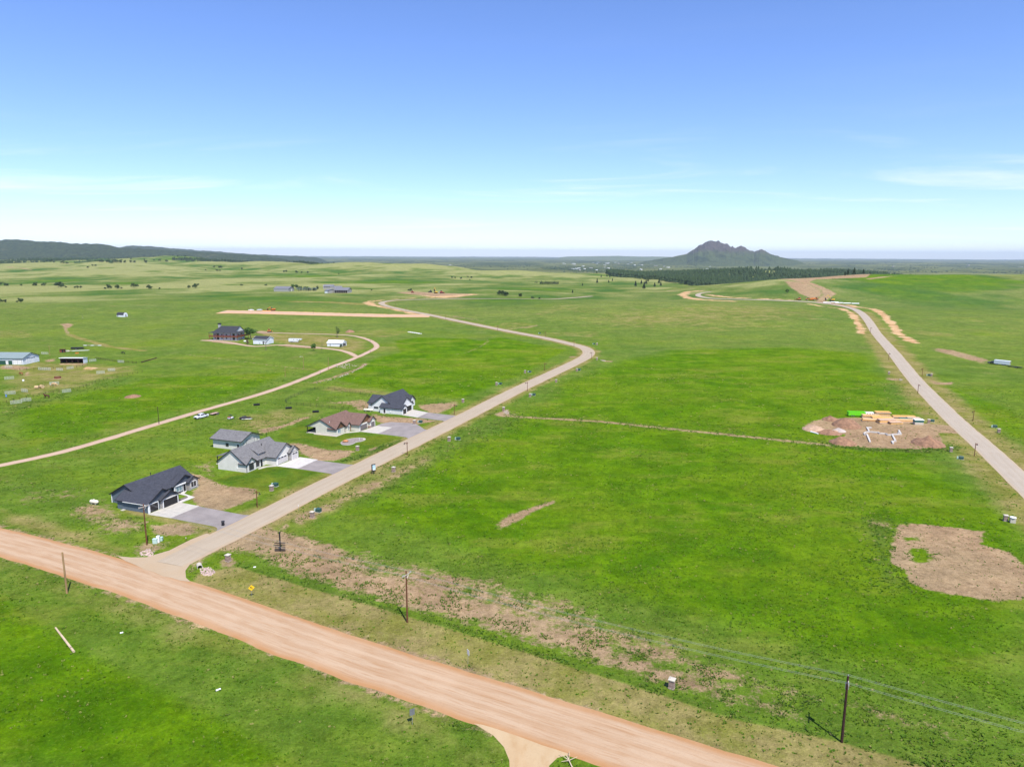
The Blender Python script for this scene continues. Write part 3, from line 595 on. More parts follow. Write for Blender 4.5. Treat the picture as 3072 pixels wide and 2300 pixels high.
main_road = ribbon('gravel_road', smooth_line(resample(mid, 2.0), 30), 10.9, m_gravel, 0.03, 0.35, 3, 13)
LA = smooth_line(resample([(p.x, p.y) for p in (G(*q) for q in ROAD_A)], 2.0), 40)
road_a = ribbon('paved_road', LA, 8.5, m_chip, 0.07, 0.22, 5)
LB = smooth_line(resample([(p.x, p.y) for p in (G(*q) for q in ROAD_B)], 2.0), 40)
road_b = ribbon('paved_road', LB, 8.1, m_chipB, 0.07, 0.2, 8)
LR = smooth_line(resample([(p.x, p.y) for p in (G(*q) for q in ROAD_R)], 2.0), 16)
road_r = ribbon('dirt_track', LR, 4.0, m_track, 0.05, 0.35, 12, 7)
LR2 = smooth_line(resample([(p.x, p.y) for p in (G(*q) for q in ROAD_R2)], 2.0), 16)
road_r2 = ribbon('dirt_track', LR2, 4.2, m_track, 0.035, 0.5, 14, 7)
RC = [(1290, 947), (1230, 947.5), (1150, 947), (1050, 944.5), (940, 941.5), (830, 938.5), (740, 936.5), (665, 935.5)]
road_c = ribbon('graded_site_road', smooth_line(resample([(p.x, p.y) for p in (G(*q) for q in RC)], 4.0), 10), 36, m_site, 0.04, 3.0, 17, 15)
# fan-shaped mouths where the side roads meet the gravel road
def patch(name, pts, mat, z, world=True):
    P = [Vector((x, y)) for x, y in pts]; Q = []
    for i in range(len(P)):
        a, b = P[i], P[(i + 1) % len(P)]; n = max(1, int((b - a).length / 1.5))
        for k in range(n):
            v = a.lerp(b, k / n); Q.append((v.x, v.y))
    bm = bmesh.new(); vs = [bm.verts.new((x, y, z)) for x, y in Q]; bm.faces.new(vs); bmesh.ops.triangulate(bm, faces=bm.faces); bmesh.ops.recalc_face_normals(bm, faces=bm.faces)
    me = bpy.data.meshes.new(name); bm.to_mesh(me); bm.free()
    if me.polygons[0].normal.z < 0: me.flip_normals()
    l = me.uv_layers.new(name='UVMap')
    for lp in me.loops: v = me.vertices[lp.vertex_index].co; l.data[lp.index].uv = (v.x * 0.2, v.y)
    me.materials.append(mat); o = bpy.data.objects.new(name, me); COL.objects.link(o); o['kind'] = 'structure'; return o
def arc(p, q, c, n=8):
    """curve from p to q with control point c"""
    return [tuple(((1 - t) ** 2 * np.array(p) + 2 * t * (1 - t) * np.array(c) + t * t * np.array(q))) for t in np.linspace(0, 1, n)]
gx = lambda px, py: tuple(G(px, py)[:2])
jn = [gx(*q) for q in [(352, 1668), (392, 1672), (440, 1671), (508, 1651), (573, 1618), (620, 1600), (700, 1625), (644, 1652), (600, 1672), (572, 1690), (556, 1712), (558, 1733), (572, 1745), (540, 1741), (515, 1733), (490, 1729), (462, 1716), (436, 1709), (405, 1694), (378, 1683)]]
patch('road_mouth', jn, m_chip, 0.062)
sj = [gx(*q) for q in [(1420, 2168), (1480, 2205), (1512, 2240), (1528, 2280), (1530, 2330), (1640, 2330), (1648, 2295), (1672, 2272), (1710, 2262), (1760, 2268), (1830, 2290), (1830, 2250), (1600, 2200)]]
m_spur = road_mat('sandy_spur', (0.45, 0.335, 0.20), (0.42, 0.29, 0.16), (0.41, 0.24, 0.10), 2, 0.8, 60)
patch('gravel_road_spur', sj, m_spur, 0.02)
# driveways
def lw(O, pts, ang=-20):
    c, s = math.cos(R_(ang)), math.sin(R_(ang)); return [(O[0] + x * c - y * s, O[1] + x * s + y * c) for x, y in pts]
m_conc = M('concrete', (0.44, 0.41, 0.355), 0.85, 0.1, 0.8); m_conc2 = M('new_concrete', (0.50, 0.47, 0.43), 0.85, 0.1, 0.8)
m_asph = M('driveway_asphalt', (0.245, 0.215, 0.20), 0.9, 0.13, 0.25); m_mulch = M('dark_mulch', (0.16, 0.13, 0.115), 0.95, 0.3, 5)
def slab(name, pts, mat, z0, z1, joints=None):
    b = MB(); b.prism(pts, 'z', z0, z1); o = b.build(name, mat); o['kind'] = 'structure'; return o
slab('asphalt_driveway', lw(O1, [(7.9, -0.5), (22.4, -1.1)] + arc((22.4, -1.1), (25.6, -5.0), (24.6, -1.6), 5) + [(31, -2), (31, 9)] + arc((28.5, 10.5), (22.0, 7.9), (25.5, 7.4), 5) + [(8.0, 8.7)]), m_asph, -0.1, 0.045)
slab('concrete_apron', lw(O1, [(0.35, -0.6), (7.9, -0.5), (8.1, 8.9), (0.35, 9.3)]), m_conc, -0.1, 0.06)
slab('concrete_walk', lw(O1, [(0.3, 9.3), (1.6, 9.0), (1.7, 14.0), (-3.2, 15.2), (-4.4, 17.4), (-5.3, 17.4), (-5.3, 14.6), (-1.0, 14.0), (0.3, 13.0)]), m_conc2, -0.1, 0.07)
slab('mulch_bed', lw(O1, [(-1.0, 9.4), (0.3, 9.3), (0.3, 13.0), (-1.0, 14.0)]), m_mulch, -0.1, 0.03)
slab('asphalt_driveway', lw(O2, [(12.2, 9.0), (24.0, 8.4)] + arc((24.0, 8.4), (27.4, 5.2), (26.4, 8.2), 5) + [(32, 8), (32, 19.5)] + arc((28.5, 21), (24, 18.6), (26, 18.4), 5) + [(12.1, 19.0)]), m_asph, -0.1, 0.045)
slab('concrete_apron', lw(O2, [(4.1, 8.9), (12.2, 9.0), (12.1, 19.6), (4.9, 19.9)]), m_conc2, -0.1, 0.06)
slab('concrete_walk', lw(O2, [(0.5, 4.6), (1.4, 4.2), (2.2, 7.0), (4.6, 8.9), (4.3, 9.1), (3.0, 9.1), (0.6, 7.2)]), m_conc, -0.1, 0.07)
slab('asphalt_driveway', lw(O3, [(13.1, 8.2), (24.0, 7.6)] + arc((24.0, 7.6), (27.4, 4.8), (26.4, 7.4), 5) + [(33, 8), (33, 20), (26, 20.5), (22, 24.5), (18, 28.0), (8, 26.5), (6.0, 22.5), (6.0, 18.9), (13.1, 18.7)]), m_asph, -0.1, 0.045)
slab('concrete_apron', lw(O3, [(4.9, 8.6), (13.1, 8.2), (13.1, 18.7), (6.0, 18.9)]), m_conc, -0.1, 0.06)
slab('concrete_walk', lw(O3, [(0.3, -0.6), (1.0, -0.6), (1.2, 4.5), (5.0, 8.2), (5.0, 8.7), (3.4, 8.6), (0.6, 6.4)]), m_conc, -0.1, 0.07)
slab('asphalt_driveway', lw(O4, [(8.2, -2.1), (19.0, -3.3)] + arc((19, -3.3), (23.5, -6.5), (22, -3.6), 5) + [(28, -3), (28, 6)] + [(8.1, 7.8)]), m_asph, -0.1, 0.045)
slab('concrete_apron', lw(O4, [(0.15, -0.4), (8.2, -2.1), (8.1, 7.8), (-1.0, 10.8), (-1.0, 4.6), (0.15, 4.4)]), m_conc, -0.1, 0.06)
# ------------------------------------------------------------------ buildings
m_black = M('black_trim', (0.018, 0.018, 0.02), 0.6, 0.1); m_white = M('white_trim', (0.78, 0.78, 0.76), 0.6, 0.04)
def glass_mat():
    m, nt, b = new_mat('window_glass'); t = NT(nt); co = t.n('ShaderNodeTexCoord').outputs['Object']
    t.put(b.inputs['Base Color'], t.mix(t.noise(co, 0.6, 3), (0.012, 0.014, 0.018), (0.05, 0.055, 0.06))); b.inputs['Roughness'].default_value = 0.06; b.inputs['Specular IOR Level'].default_value = 0.5
    return m
m_glass = glass_mat(); m_teal = M('pale_blue_blind', (0.16, 0.24, 0.26), 0.3, 0.2)
def stone_mat(name, c1, c2):
    m, nt, b = new_mat(name); t = NT(nt); co = t.n('ShaderNodeTexCoord').outputs['Object']
    sp = t.n('ShaderNodeSeparateXYZ'); t.put(sp.inputs[0], co); cz = t.n('ShaderNodeCombineXYZ'); t.put(cz.inputs[0], t.math('ADD', sp.outputs[0], sp.outputs[1])); t.put(cz.inputs[1], sp.outputs[2])
    br = t.n('ShaderNodeTexBrick'); t.put(br.inputs['Vector'], cz.outputs[0]); br.inputs['Scale'].default_value = 1; br.inputs['Brick Width'].default_value = 0.42; br.inputs['Row Height'].default_value = 0.16
    br.inputs['Mortar Size'].default_value = 0.012; br.inputs['Color1'].default_value = c1 + (1,); br.inputs['Color2'].default_value = c2 + (1,); br.inputs['Mortar'].default_value = tuple(c * 0.55 for c in c1) + (1,)
    t.put(b.inputs['Base Color'], br.outputs[0]); b.inputs['Roughness'].default_value = 0.9; t.put(b.inputs['Normal'], t.bump(br.outputs['Fac'], 0.6, 0.03)); return m
m_stone = stone_mat('ledge_stone', (0.27, 0.25, 0.23), (0.42, 0.39, 0.35)); m_stone_br = stone_mat('red_ledge_stone', (0.26, 0.16, 0.12), (0.36, 0.25, 0.19))

class House:
    def __init__(s, name, label, O, ang, roof, wall, fascia, z=0.0, cat='house'):
        s.r = thing(name, label, cat, (O[0], O[1], z), ang); s.roof, s.wall, s.fas = roof, wall, fascia
    def body(s, x0, x1, y0, y1, ze, mat=None, name='wall', z0=-0.3):
        return MB().box(x0, x1, y0, y1, z0, ze).build(name, mat or s.wall, s.r)
    def gable(s, x0, x1, y0, y1, ze, zr, axis, ov=0.45, th=0.14, ridge=None, wall=True, wmat=None, gmat=None, z0=-0.3, ovg=None, roof=None, lower=None):
        """gabled volume: walls with gable ends, two roof slabs, fascia boards. axis = direction of the ridge"""
        ovg = ov if ovg is None else ovg
        a0, a1, b0, b1 = (x0, x1, y0, y1) if axis == 'x' else (y0, y1, x0, x1)   # a along ridge, b across
        br = (b0 + b1) / 2 if ridge is None else ridge
        if wall:
            if axis == 'x': MB().box(x0, x1, y0, y1, z0, ze).build('wall', wmat or s.wall, s.r)
            else: MB().box(x0, x1, y0, y1, z0, ze).build('wall', wmat or s.wall, s.r)
            MB().prism([(b0 + 0.003, ze), (b1 - 0.003, ze), (br, zr)], axis, a0 + 0.003, a1 - 0.003).build('gable_wall', gmat or wmat or s.wall, s.r)
        P = (lambda a, b, z: (a, b, z)) if axis == 'x' else (lambda a, b, z: (b, a, z))
        rm = MB(); fm = MB()
        for bb, sg in ((b0, -1), (b1, 1)):
            sl = (zr - ze) / abs(br - bb); be = bb + sg * ov; zz = ze - ov * sl
            A0, A1 = a0 - ovg, a1 + ovg
            bot = [P(A0, be, zz), P(A1, be, zz), P(A1, br, zr), P(A0, br, zr)]; top = [(p[0], p[1], p[2] + th) for p in bot]
            rm.hexa(bot, top)
            for A, dA in ((A0, -0.05), (A1, 0.05)):    # rake boards
                lo_ = [P(A, be, zz - 0.10), P(A + dA, be, zz - 0.10), P(A + dA, br, zr - 0.10), P(A, br, zr - 0.10)]
                fm.hexa(lo_, [(p[0], p[1], p[2] + th + 0.13) for p in lo_])
            e0, e1 = be, be + sg * 0.05
            lo_ = [P(A0, e0, zz - 0.08), P(A1, e0, zz - 0.08), P(A1, e1, zz - 0.08), P(A0, e1, zz - 0.08)]
            fm.hexa(lo_, [(p[0], p[1], p[2] + th + 0.06) for p in lo_])
        ro = rm.build('roof', roof or s.roof, s.r); fm.build('fascia', s.fas, ro); return ro
    def slab(s, c, mat=None, th=0.12, name='roof'):
        """single roof plane from four corners"""
        return MB().hexa(c, [(p[0], p[1], p[2] + th) for p in c]).build(name, mat or s.roof, s.r)
    def opening(s, face, k, a0, a1, z0, z1, name='window', mat=None, frame=None, fw=0.1, grid=0, sub='window_frame'):
        """pane on wall plane face ('x' or 'y', sign) at coordinate k"""
        ax, sg = face[0], (1 if face[1] == '+' else -1); d0, d1 = k + sg * 0.004, k + sg * 0.05
        def bx(mb, A0, A1, Z0, Z1, e0, e1):
            lo_, hi_ = min(e0, e1), max(e0, e1)
            mb.box(lo_, hi_, A0, A1, Z0, Z1) if ax == 'x' else mb.box(A0, A1, lo_, hi_, Z0, Z1)
        pm = MB()
        if grid:
            h = (z1 - z0) / grid
            for i in range(grid): bx(pm, a0, a1, z0 + i * h + 0.02, z0 + (i + 1) * h - 0.02, d0, d1)
            bx(pm, a0, a1, z0, z1, d0, k + sg * 0.02)
        else: bx(pm, a0, a1, z0, z1, d0, d1)
        o = pm.build(name, mat or m_glass, s.r)
        if frame:
            fm = MB(); f1 = k + sg * 0.09
            bx(fm, a0 - fw, a0, z0 - fw, z1 + fw, d0, f1); bx(fm, a1, a1 + fw, z0 - fw, z1 + fw, d0, f1); bx(fm, a0, a1, z1, z1 + fw, d0, f1)
            if name != 'garage_door' and name != 'door': bx(fm, a0, a1, z0 - fw, z0, d0, f1); bx(fm, (a0 + a1) / 2 - 0.025, (a0 + a1) / 2 + 0.025, z0, z1, d0, f1)
            fm.build(sub, frame, o)
        return o
    def box(s, name, mat, *b): return MB().box(*b).build(name, mat, s.r)
    def vent(s, x, y, z, h=0.7, r=0.09, mat=None): return MB().tube((x, y, z), (x, y, z + h), r, r, 8).tube((x, y, z + h), (x, y, z + h + 0.12), r * 1.7, r * 1.7, 8).build('roof_vent', mat or m_black, s.r)

# ---- slate-blue house nearest the gravel road
s_navy = shingle_mat('navy_shingles', (0.050, 0.053, 0.066)); w_blue = siding_mat('slate_blue_siding', (0.105, 0.135, 0.165)); w_bb = siding_mat('slate_board_and_batten', (0.075, 0.09, 0.11), True, 0.4)
m_gdark = M('dark_garage_door', (0.022, 0.020, 0.021), 0.5, 0.1)
h = House('slate_blue_house', 'slate blue house with dark roof and two black garage doors by the gravel road corner', O1, -20, s_navy, w_blue, m_black)
h.gable(-15.9, -5.4, 3.0, 21.2, 2.55, 5.55, 'y')
h.gable(-10.5, 0.0, 0.0, 9.4, 2.6, 5.15, 'x', gmat=w_bb, ovg=0.35)
h.gable(-2.0, 0.62, 3.7, 9.5, 2.62, 4.15, 'x', ov=0.4, wmat=m_stone, gmat=w_bb)
h.gable(-6.4, -4.75, 13.1, 21.15, 2.62, 4.75, 'x', ov=0.4, wmat=w_bb, gmat=w_bb)
h.gable(-5.5, -3.9, 17.7, 21.25, 2.66, 3.85, 'x', ov=0.35, wmat=m_stone, gmat=m_stone)
h.box('porch_beam', m_white, -4.7, -4.4, 13.2, 17.6, 2.35, 2.6); h.box('porch_post', m_white, -4.75, -4.45, 13.15, 13.45, 0, 2.35)
h.opening('x+', 0.0, 0.55, 3.15, 0.05, 2.15, 'garage_door', m_gdark, m_white, 0.14, 4, 'door_trim'); h.opening('x+', 0.62, 4.35, 9.05, 0.05, 2.2, 'garage_door', m_gdark, m_white, 0.14, 4, 'door_trim')
h.opening('x+', -3.9, 18.5, 20.4, 0.7, 2.3, 'window', m_glass, m_white, 0.12); h.opening('x+', -4.75, 14.0, 16.0, 0.7, 2.1, 'window', m_teal, m_white, 0.1); h.opening('x+', -4.75, 16.5, 17.4, 0.05, 2.1, 'door', m_black, m_white, 0.08, 0, 'door_trim')
h.opening('y-', 3.0, -10.9, -9.7, 1.35, 1.95, 'window', m_glass, m_white, 0.1); h.box('corner_board', m_white, -16.0, -15.8, 2.9, 3.1, -0.2, 2.4); h.box('corner_board', m_white, -0.02, 0.1, -0.06, 0.3, -0.2, 2.4)
h.box('eave_gutter', m_white, -8.0, 0.3, -0.62, -0.52, 2.28, 2.4)
h.box('stoop', m_conc, -8.6, -7.7, -0.9, -0.02, -0.1, 0.12); h.vent(-11.4, 12.0, 5.2, 0.8); h.vent(-12.5, 8.0, 4.6, 0.4, 0.05); h.vent(-8.6, 15.5, 4.0, 0.4, 0.05)

# ---- white house with grey roof and its detached garage
s_grey = shingle_mat('grey_shingles', (0.155, 0.150, 0.150)); w_white = siding_mat('white_siding', (0.66, 0.635, 0.575)); w_whbb = siding_mat('white_board_and_batten', (0.64, 0.615, 0.56), True, 0.45)
m_glight = M('pale_garage_door', (0.52, 0.49, 0.47), 0.6, 0.05)
h = House('white_house', 'white house with grey shingle roof and dormer beside its own detached garage', O2, -20, s_grey, w_white, m_black)
h.gable(-10.6, 0.0, 0.0, 17.5, 2.7, 6.55, 'y', ov=0.4)
h.body(-1.3, -0.002, 4.3, 9.0, 2.5, M('painted_porch_shade', (0.07, 0.07, 0.07), 0.9, 0.1), 'porch_recess_shade', 0.05)  # dark block paints the shade of the porch recess
h.gable(-2.2, 0.35, -0.02, 4.2, 2.72, 4.25, 'x', ov=0.35, wmat=w_whbb, gmat=w_white)
h.gable(-5.0, 3.9, 9.2, 19.3, 2.85, 6.15, 'x', ov=0.45, gmat=w_whbb, wmat=w_whbb)
h.gable(2.0, 4.7, 15.1, 19.6, 2.88, 4.55, 'x', ov=0.35, wmat=m_stone, gmat=w_white)
h.opening('x+', 0.35, 1.15, 3.0, 0.5, 2.25, 'window', m_glass, m_black, 0.08); h.opening('x+', 0.0, 4.6, 6.0, 0.6, 2.2, 'window', m_glass, m_black, 0.07); h.opening('x+', 0.0, 6.6, 7.6, 0.05, 2.15, 'door', m_black, m_white, 0.07, 0, 'door_trim')
h.opening('x+', 3.9, 9.9, 14.75, 0.05, 2.3, 'garage_door', m_glight, m_white, 0.1, 4, 'door_trim'); h.opening('x+', 4.7, 16.2, 19.1, 0.05, 2.3, 'garage_door', m_glight, m_white, 0.1, 4, 'door_trim')
for y in (10.2, 11.7, 13.2): h.opening('x+', 3.97, y, y + 1.1, 1.88, 2.2, 'door_window', m_glass)
for y in (16.5, 17.9): h.opening('x+', 4.77, y, y + 1.0, 1.88, 2.2, 'door_window', m_glass)
h.box('stone_wainscot', m_stone, 3.905, 4.05, 14.9, 15.1, 0, 1.3)
d = MB().prism([(-0.9, 3.55), (-2.3, 3.55), (-2.3, 4.55), (-0.9, 4.1)], 'y', 7.0, 9.8).build('dormer', w_white, h.r)
h.slab([(-0.6, 6.6, 4.0), (-4.6, 6.6, 5.95), (-4.6, 10.2, 5.95), (-0.6, 10.2, 4.0)]); h.opening('x+', -0.9, 7.3, 9.5, 3.66, 3.98, 'window', m_glass, m_white, 0.06)
h.slab([(-10.4, 4.2, 3.5), (-15.2, 4.2, 2.5), (-15.2, 12.5, 2.5), (-10.4, 12.5, 3.5)])
for y in (4.5, 8.4, 12.2): h.box('porch_post', m_black, -15.0, -14.8, y - 0.1, y + 0.1, 0, 2.5)
h.box('patio', m_conc, -15.3, -10.62, 4.0, 12.6, -0.2, 0.08)
h.vent(-3.4, 11.6, 5.0, 0.9); h.vent(-5.6, 17.0, 6.4, 1.6, 0.05); h.box('meter_box', m_white, -3.4, -3.1, -0.12, -0.01, 0.8, 1.6)
for x in (-0.06,): h.box('corner_board', m_black, 0.34, 0.44, -0.1, 0.04, 0, 2.6)
g = House('detached_garage', 'white detached garage with grey roof behind the white house', O2G, -20, s_grey, w_whbb, m_black, cat='garage')
g.gable(-12.0, 0.0, 0.0, 9.4, 3.45, 5.35, 'x', ov=0.75)
g.opening('x+', 0.0, 2.5, 6.7, 0.05, 3.0, 'garage_door', m_glight, m_black, 0.07, 5, 'door_trim')
for y in (2.9, 4.2, 5.5): g.opening('x+', 0.07, y, y + 0.9, 0.75, 1.0, 'door_window', m_glass)
g.opening('y-', 0.0, -6.4, -5.4, 1.0, 2.0, 'window', m_glass, m_black, 0.07); g.opening('y-', 0.0, -1.7, -0.8, 0.05, 2.05, 'door', m_black, m_white, 0.06, 0, 'door_trim')
g.opening('x+', 0.0, 7.9, 8.2, 1.9, 2.3, 'wall_lamp', m_black); g.opening('x+', 0.0, 1.2, 1.5, 1.9, 2.3, 'wall_lamp', m_black)

# ---- cream house with brown roof
s_brown = shingle_mat('brown_shingles', (0.160, 0.098, 0.078)); w_cream = siding_mat('cream_siding', (0.60, 0.575, 0.47)); m_cedar = siding_mat('cedar_gable', (0.165, 0.082, 0.036), True, 0.3); m_gtaupe = M('taupe_garage_door', (0.155, 0.135, 0.125), 0.6, 0.08)
m_brtrim = M('dark_brown_trim', (0.045, 0.032, 0.028), 0.7, 0.1)
h = House('cream_house', 'cream house with brown shingle roof and cedar gables behind a round gravel bed', O3, -20, s_brown, w_cream, m_brtrim)
h.body(-8.6, 0.0, 0.0, 16.5, 2.5)
MB().prism([(-12.7, 2.5), (0.0, 2.5), (-6.35, 5.65)], 'y', 0.003, 16.4).build('gable_wall', w_cream, h.r)
h.gable(-12.7, 0.0, 0.0, 16.6, 2.5, 5.65, 'y', ov=0.35, wall=False)
for y in (0.25, 4.2, 8.0): h.box('porch_post', m_black, -12.65, -12.45, y, y + 0.2, 0.1, 2.45)
h.box('patio', m_conc, -12.9, -8.62, 0.0, 8.4, -0.2, 0.12); h.box('patio_rail', m_black, -12.6, -12.52, 0.4, 8.0, 0.2, 1.0)
h.gable(-3.0, 0.25, -0.02, 5.6, 2.52, 4.75, 'x', ov=0.35, gmat=m_cedar)
h.gable(-2.0, 0.9, 6.3, 8.6, 2.5, 3.5, 'x', ov=0.3)
h.gable(-5.0, 4.7, 8.7, 18.5, 2.7, 5.75, 'x', ov=0.45, gmat=m_cedar)
h.gable(2.5, 5.6, 14.6, 18.7, 2.72, 4.25, 'x', ov=0.4)
h.opening('x+', 0.25, 1.0, 2.9, 0.75, 2.2, 'window', m_teal, m_white, 0.1); h.opening('x+', 0.0, 5.62, 6.25, 0.05, 2.1, 'door', m_brtrim, m_white, 0.05, 0, 'door_trim'); h.opening('x+', 0.9, 6.9, 7.9, 0.8, 2.1, 'window', m_glass, m_white, 0.08)
h.opening('x+', 4.7, 9.2, 14.1, 0.05, 2.2, 'garage_door', m_gtaupe, m_white, 0.14, 4, 'door_trim'); h.opening('x+', 5.6, 15.5, 18.2, 0.05, 2.2, 'garage_door', m_gtaupe, m_white, 0.12, 4, 'door_trim')
h.box('stone_wainscot', m_stone_br, 4.705, 5.75, 14.45, 15.35, 0, 0.9); h.box('porch_post', m_cedar, 0.95, 1.15, 8.3, 8.5, 0, 2.5)
h.box('foundation_bed', M('river_gravel', (0.42, 0.36, 0.32), 0.95, 0.3, 6), -9.0, 1.0, -1.0, -0.02, -0.05, 0.05); h.vent(-9.5, 5.5, 4.2, 1.0); h.vent(-3.2, 1.2, 4.3, 0.5, 0.07, m_white); h.vent(-6.8, 14, 5.5, 0.7); h.vent(-2.4, 2.4, 3.9, 0.4, 0.05, m_white)

# ---- white house with navy roof at the far end of the row
w_wh2 = siding_mat('cool_white_siding', (0.68, 0.675, 0.66))
h = House('navy_roofed_house', 'white house with steep navy roof, farthest of the four new houses', O4, -20, s_navy, w_wh2, m_black)
h.gable(-16.0, -5.0, 2.0, 19.6, 2.6, 6.75, 'y', ov=0.4)
h.gable(-10.5, -1.0, -0.02, 11.6, 2.6, 6.2, 'x', ov=0.35, ovg=0.3); h.body(-1.0, 0.0, 0.0, 4.1, 2.55)
h.gable(-3.0, 0.05, -0.01, 4.1, 2.58, 3.85, 'x', ov=0.35)
h.gable(-8.0, -4.3, 14.0, 19.55, 2.7, 4.9, 'x', ov=0.4)
h.gable(-19.8, -14.0, 6.0, 15.0, 2.6, 5.3, 'x', ov=0.4)
h.opening('x+', 0.05, 0.6, 3.4, 0.05, 2.2, 'garage_door', m_gdark, m_white, 0.1, 4, 'door_trim'); h.opening('x+', -1.0, 5.3, 10.1, 0.05, 2.35, 'garage_door', m_gdark, m_white, 0.1, 4, 'door_trim')
h.opening('y-', -0.02, -8.8, -7.9, 0.05, 2.1, 'door', m_black, m_white, 0.06, 0, 'door_trim'); h.opening('y-', 2.0, -14.6, -12.6, 1.4, 2.0, 'window', m_glass, m_black, 0.06); h.opening('x+', -4.3, 15.6, 17.6, 0.6, 2.2, 'window', m_glass, m_black, 0.08)
h.slab([(-4.4, 12.2, 3.1), (-7.6, 12.2, 5.2), (-7.6, 13.9, 5.2), (-4.4, 13.9, 3.1)]); h.box('meter_box', m_white, -5.7, -5.2, -0.16, -0.03, 0.7, 1.4); h.box('door_step', m_conc, -9.0, -7.6, -1.0, -0.03, -0.1, 0.1)
h.vent(-7.5, 7.0, 5.3, 0.5, 0.1, m_white)

# ---- ranch house with wrap-around balcony, garages, horse barn and shelters
def gz(px, py): p = G(px, py); return p
wr = siding_mat('ranch_white_siding', (0.70, 0.70, 0.68)); m_redwood = M('redwood_rail', (0.20, 0.055, 0.022), 0.8, 0.2, 2); s_slate = shingle_mat('slate_shingles', (0.040, 0.042, 0.050)); m_chim = M('grey_block', (0.36, 0.35, 0.34), 0.9, 0.12)
p = G(713, 1022)
h = House('ranch_house', 'two-storey white ranch house with dark roof and red-brown wrap-around balcony', (p.x, p.y), -9, s_slate, wr, m_black, p.z)
h.body(-21.6, -2.2, 2.4, 14.0, 5.6)
ro = MB(); ro.add([(-24.2, -0.4, 5.7), (0.4, -0.4, 5.7), (0.4, 16.8, 5.7), (-24.2, 16.8, 5.7), (-21.0, 2.4, 6.7), (-2.6, 2.4, 6.7), (-2.6, 14.0, 6.7), (-21.0, 14.0, 6.7), (-17.5, 8.2, 10.4), (-1.9, 8.2, 10.4), (-1.9, 2.0, 6.62), (-1.9, 14.4, 6.62)],
   [(0, 1, 5, 4), (2, 3, 7, 6), (3, 0, 4, 7), (1, 2, 6, 5), (4, 5, 10, 9, 8), (7, 8, 9, 11, 6), (4, 8, 7), (0, 3, 2, 1)]).build('roof', s_slate, h.r)
MB().prism([(2.5, 6.65), (13.9, 6.65), (8.2, 10.2)], 'x', -3.2, -2.3).build('gable_wall', wr, h.r)
MB().box(-20.0, -18.4, 7.4, 9.0, 9.0, 11.6).build('chimney', m_chim, h.r); MB().box(-20.2, -18.2, 7.2, 9.2, 11.6, 12.4).build('chimney_cap', m_black, h.r)
h.box('balcony_deck', m_redwood, -23.9, 0.1, -0.1, 2.38, 2.55, 2.85); h.box('balcony_deck', m_redwood, -2.18, 0.1, 2.4, 16.4, 2.55, 2.85)
rail = MB(); rail.box(-23.9, 0.1, -0.15, -0.08, 3.75, 3.9).box(0.08, 0.16, -0.1, 16.4, 3.75, 3.9)
for i in range(60): rail.box(-23.8 + i * 0.4, -23.8 + i * 0.4 + 0.2, -0.14, -0.10, 2.9, 3.75)
for i in range(41): rail.box(0.10, 0.14, i * 0.4, i * 0.4 + 0.2, 2.9, 3.75)
rail.build('balcony_rail', m_redwood, h.r)
for x in (-23.7, -17.7, -11.8, -5.9, -0.1):
    h.box('porch_post', m_redwood, x, x + 0.22, -0.05, 0.17, 0, 5.7)
for y in (5.4, 10.8, 16.0): h.box('porch_post', m_redwood, -0.15, 0.07, y, y + 0.22, 0, 5.7)
for x in (-20.6, -14.8, -11.0): h.opening('y-', 2.4, x, x + 1.1, 3.5, 4.8, 'window', m_glass, m_white, 0.1); h.opening('y-', 2.4, x, x + 1.1, 0.8, 2.1, 'window', m_glass, m_white, 0.1)
for x in (-18.6, -5.4): h.opening('y-', 2.4, x, x + 2.0, 2.95, 5.0, 'door', m_glass, m_white, 0.1, 0, 'door_trim'); h.opening('y-', 2.4, x, x + 2.0, 0.1, 2.2, 'door', m_glass, m_white, 0.1, 0, 'door_trim')
h.opening('x+', -2.2, 5, 6.4, 3.6, 4.8, 'window', m_glass, m_white, 0.1); h.opening('x+', -2.2, 9, 10.4, 3.6, 4.8, 'window', m_glass, m_white, 0.1)
h.box('patio', m_conc, -24, 0.1, -0.4, 2.4, -0.3, 0.12)

w_metal = siding_mat('white_metal_siding', (0.70, 0.72, 0.76), True, 0.5); m_whroof = siding_mat('white_metal_roof', (0.76, 0.76, 0.78), True, 0.6)
p = G(801, 1033)
g = House('ranch_garage', 'white garage with dark roof beside the bare tree at the ranch house', (p.x, p.y), -11, s_slate, w_metal, m_white, p.z, 'garage')
g.gable(-11.1, 0, 0, 9.6, 3.7, 5.5, 'x', ov=0.4); g.opening('y-', 0, -3.4, -2.4, 0.05, 2.2, 'door', m_black, m_white, 0.08, 0, 'door_trim'); g.opening('x+', 0, 2.0, 7.6, 0.05, 2.7, 'garage_door', w_metal, m_white, 0.1, 4, 'door_trim'); g.opening('y-', 0, -6.1, -5.4, 0.4, 1.0, 'window', m_glass, m_white, 0.06)
p = G(1026, 1040)
g = House('open_garage', 'small white metal garage with open black doorway inside the ranch drive loop', (p.x, p.y), -12, m_whroof, w_metal, m_white, p.z, 'garage')
g.gable(-11.6, 0, 0, 7.6, 2.6, 4.2, 'x', ov=0.3); g.opening('x+', 0, 1.6, 6.2, 0.05, 2.2, 'doorway', M('painted_interior_shade', (0.008, 0.008, 0.008), 1, 0), m_white, 0.1, 0, 'door_trim'); g.opening('y-', 0, -9.6, -8.6, 0.05, 2.1, 'door', M('grey_door', (0.4, 0.42, 0.45), 0.6), m_white, 0.06, 0, 'door_trim')  # near-black pane stands for the unlit garage interior
m_grroof = siding_mat('grey_green_metal_roof', (0.20, 0.25, 0.25), True, 0.6); m_dkgreen = siding_mat('dark_green_metal', (0.022, 0.075, 0.050), True, 0.4)
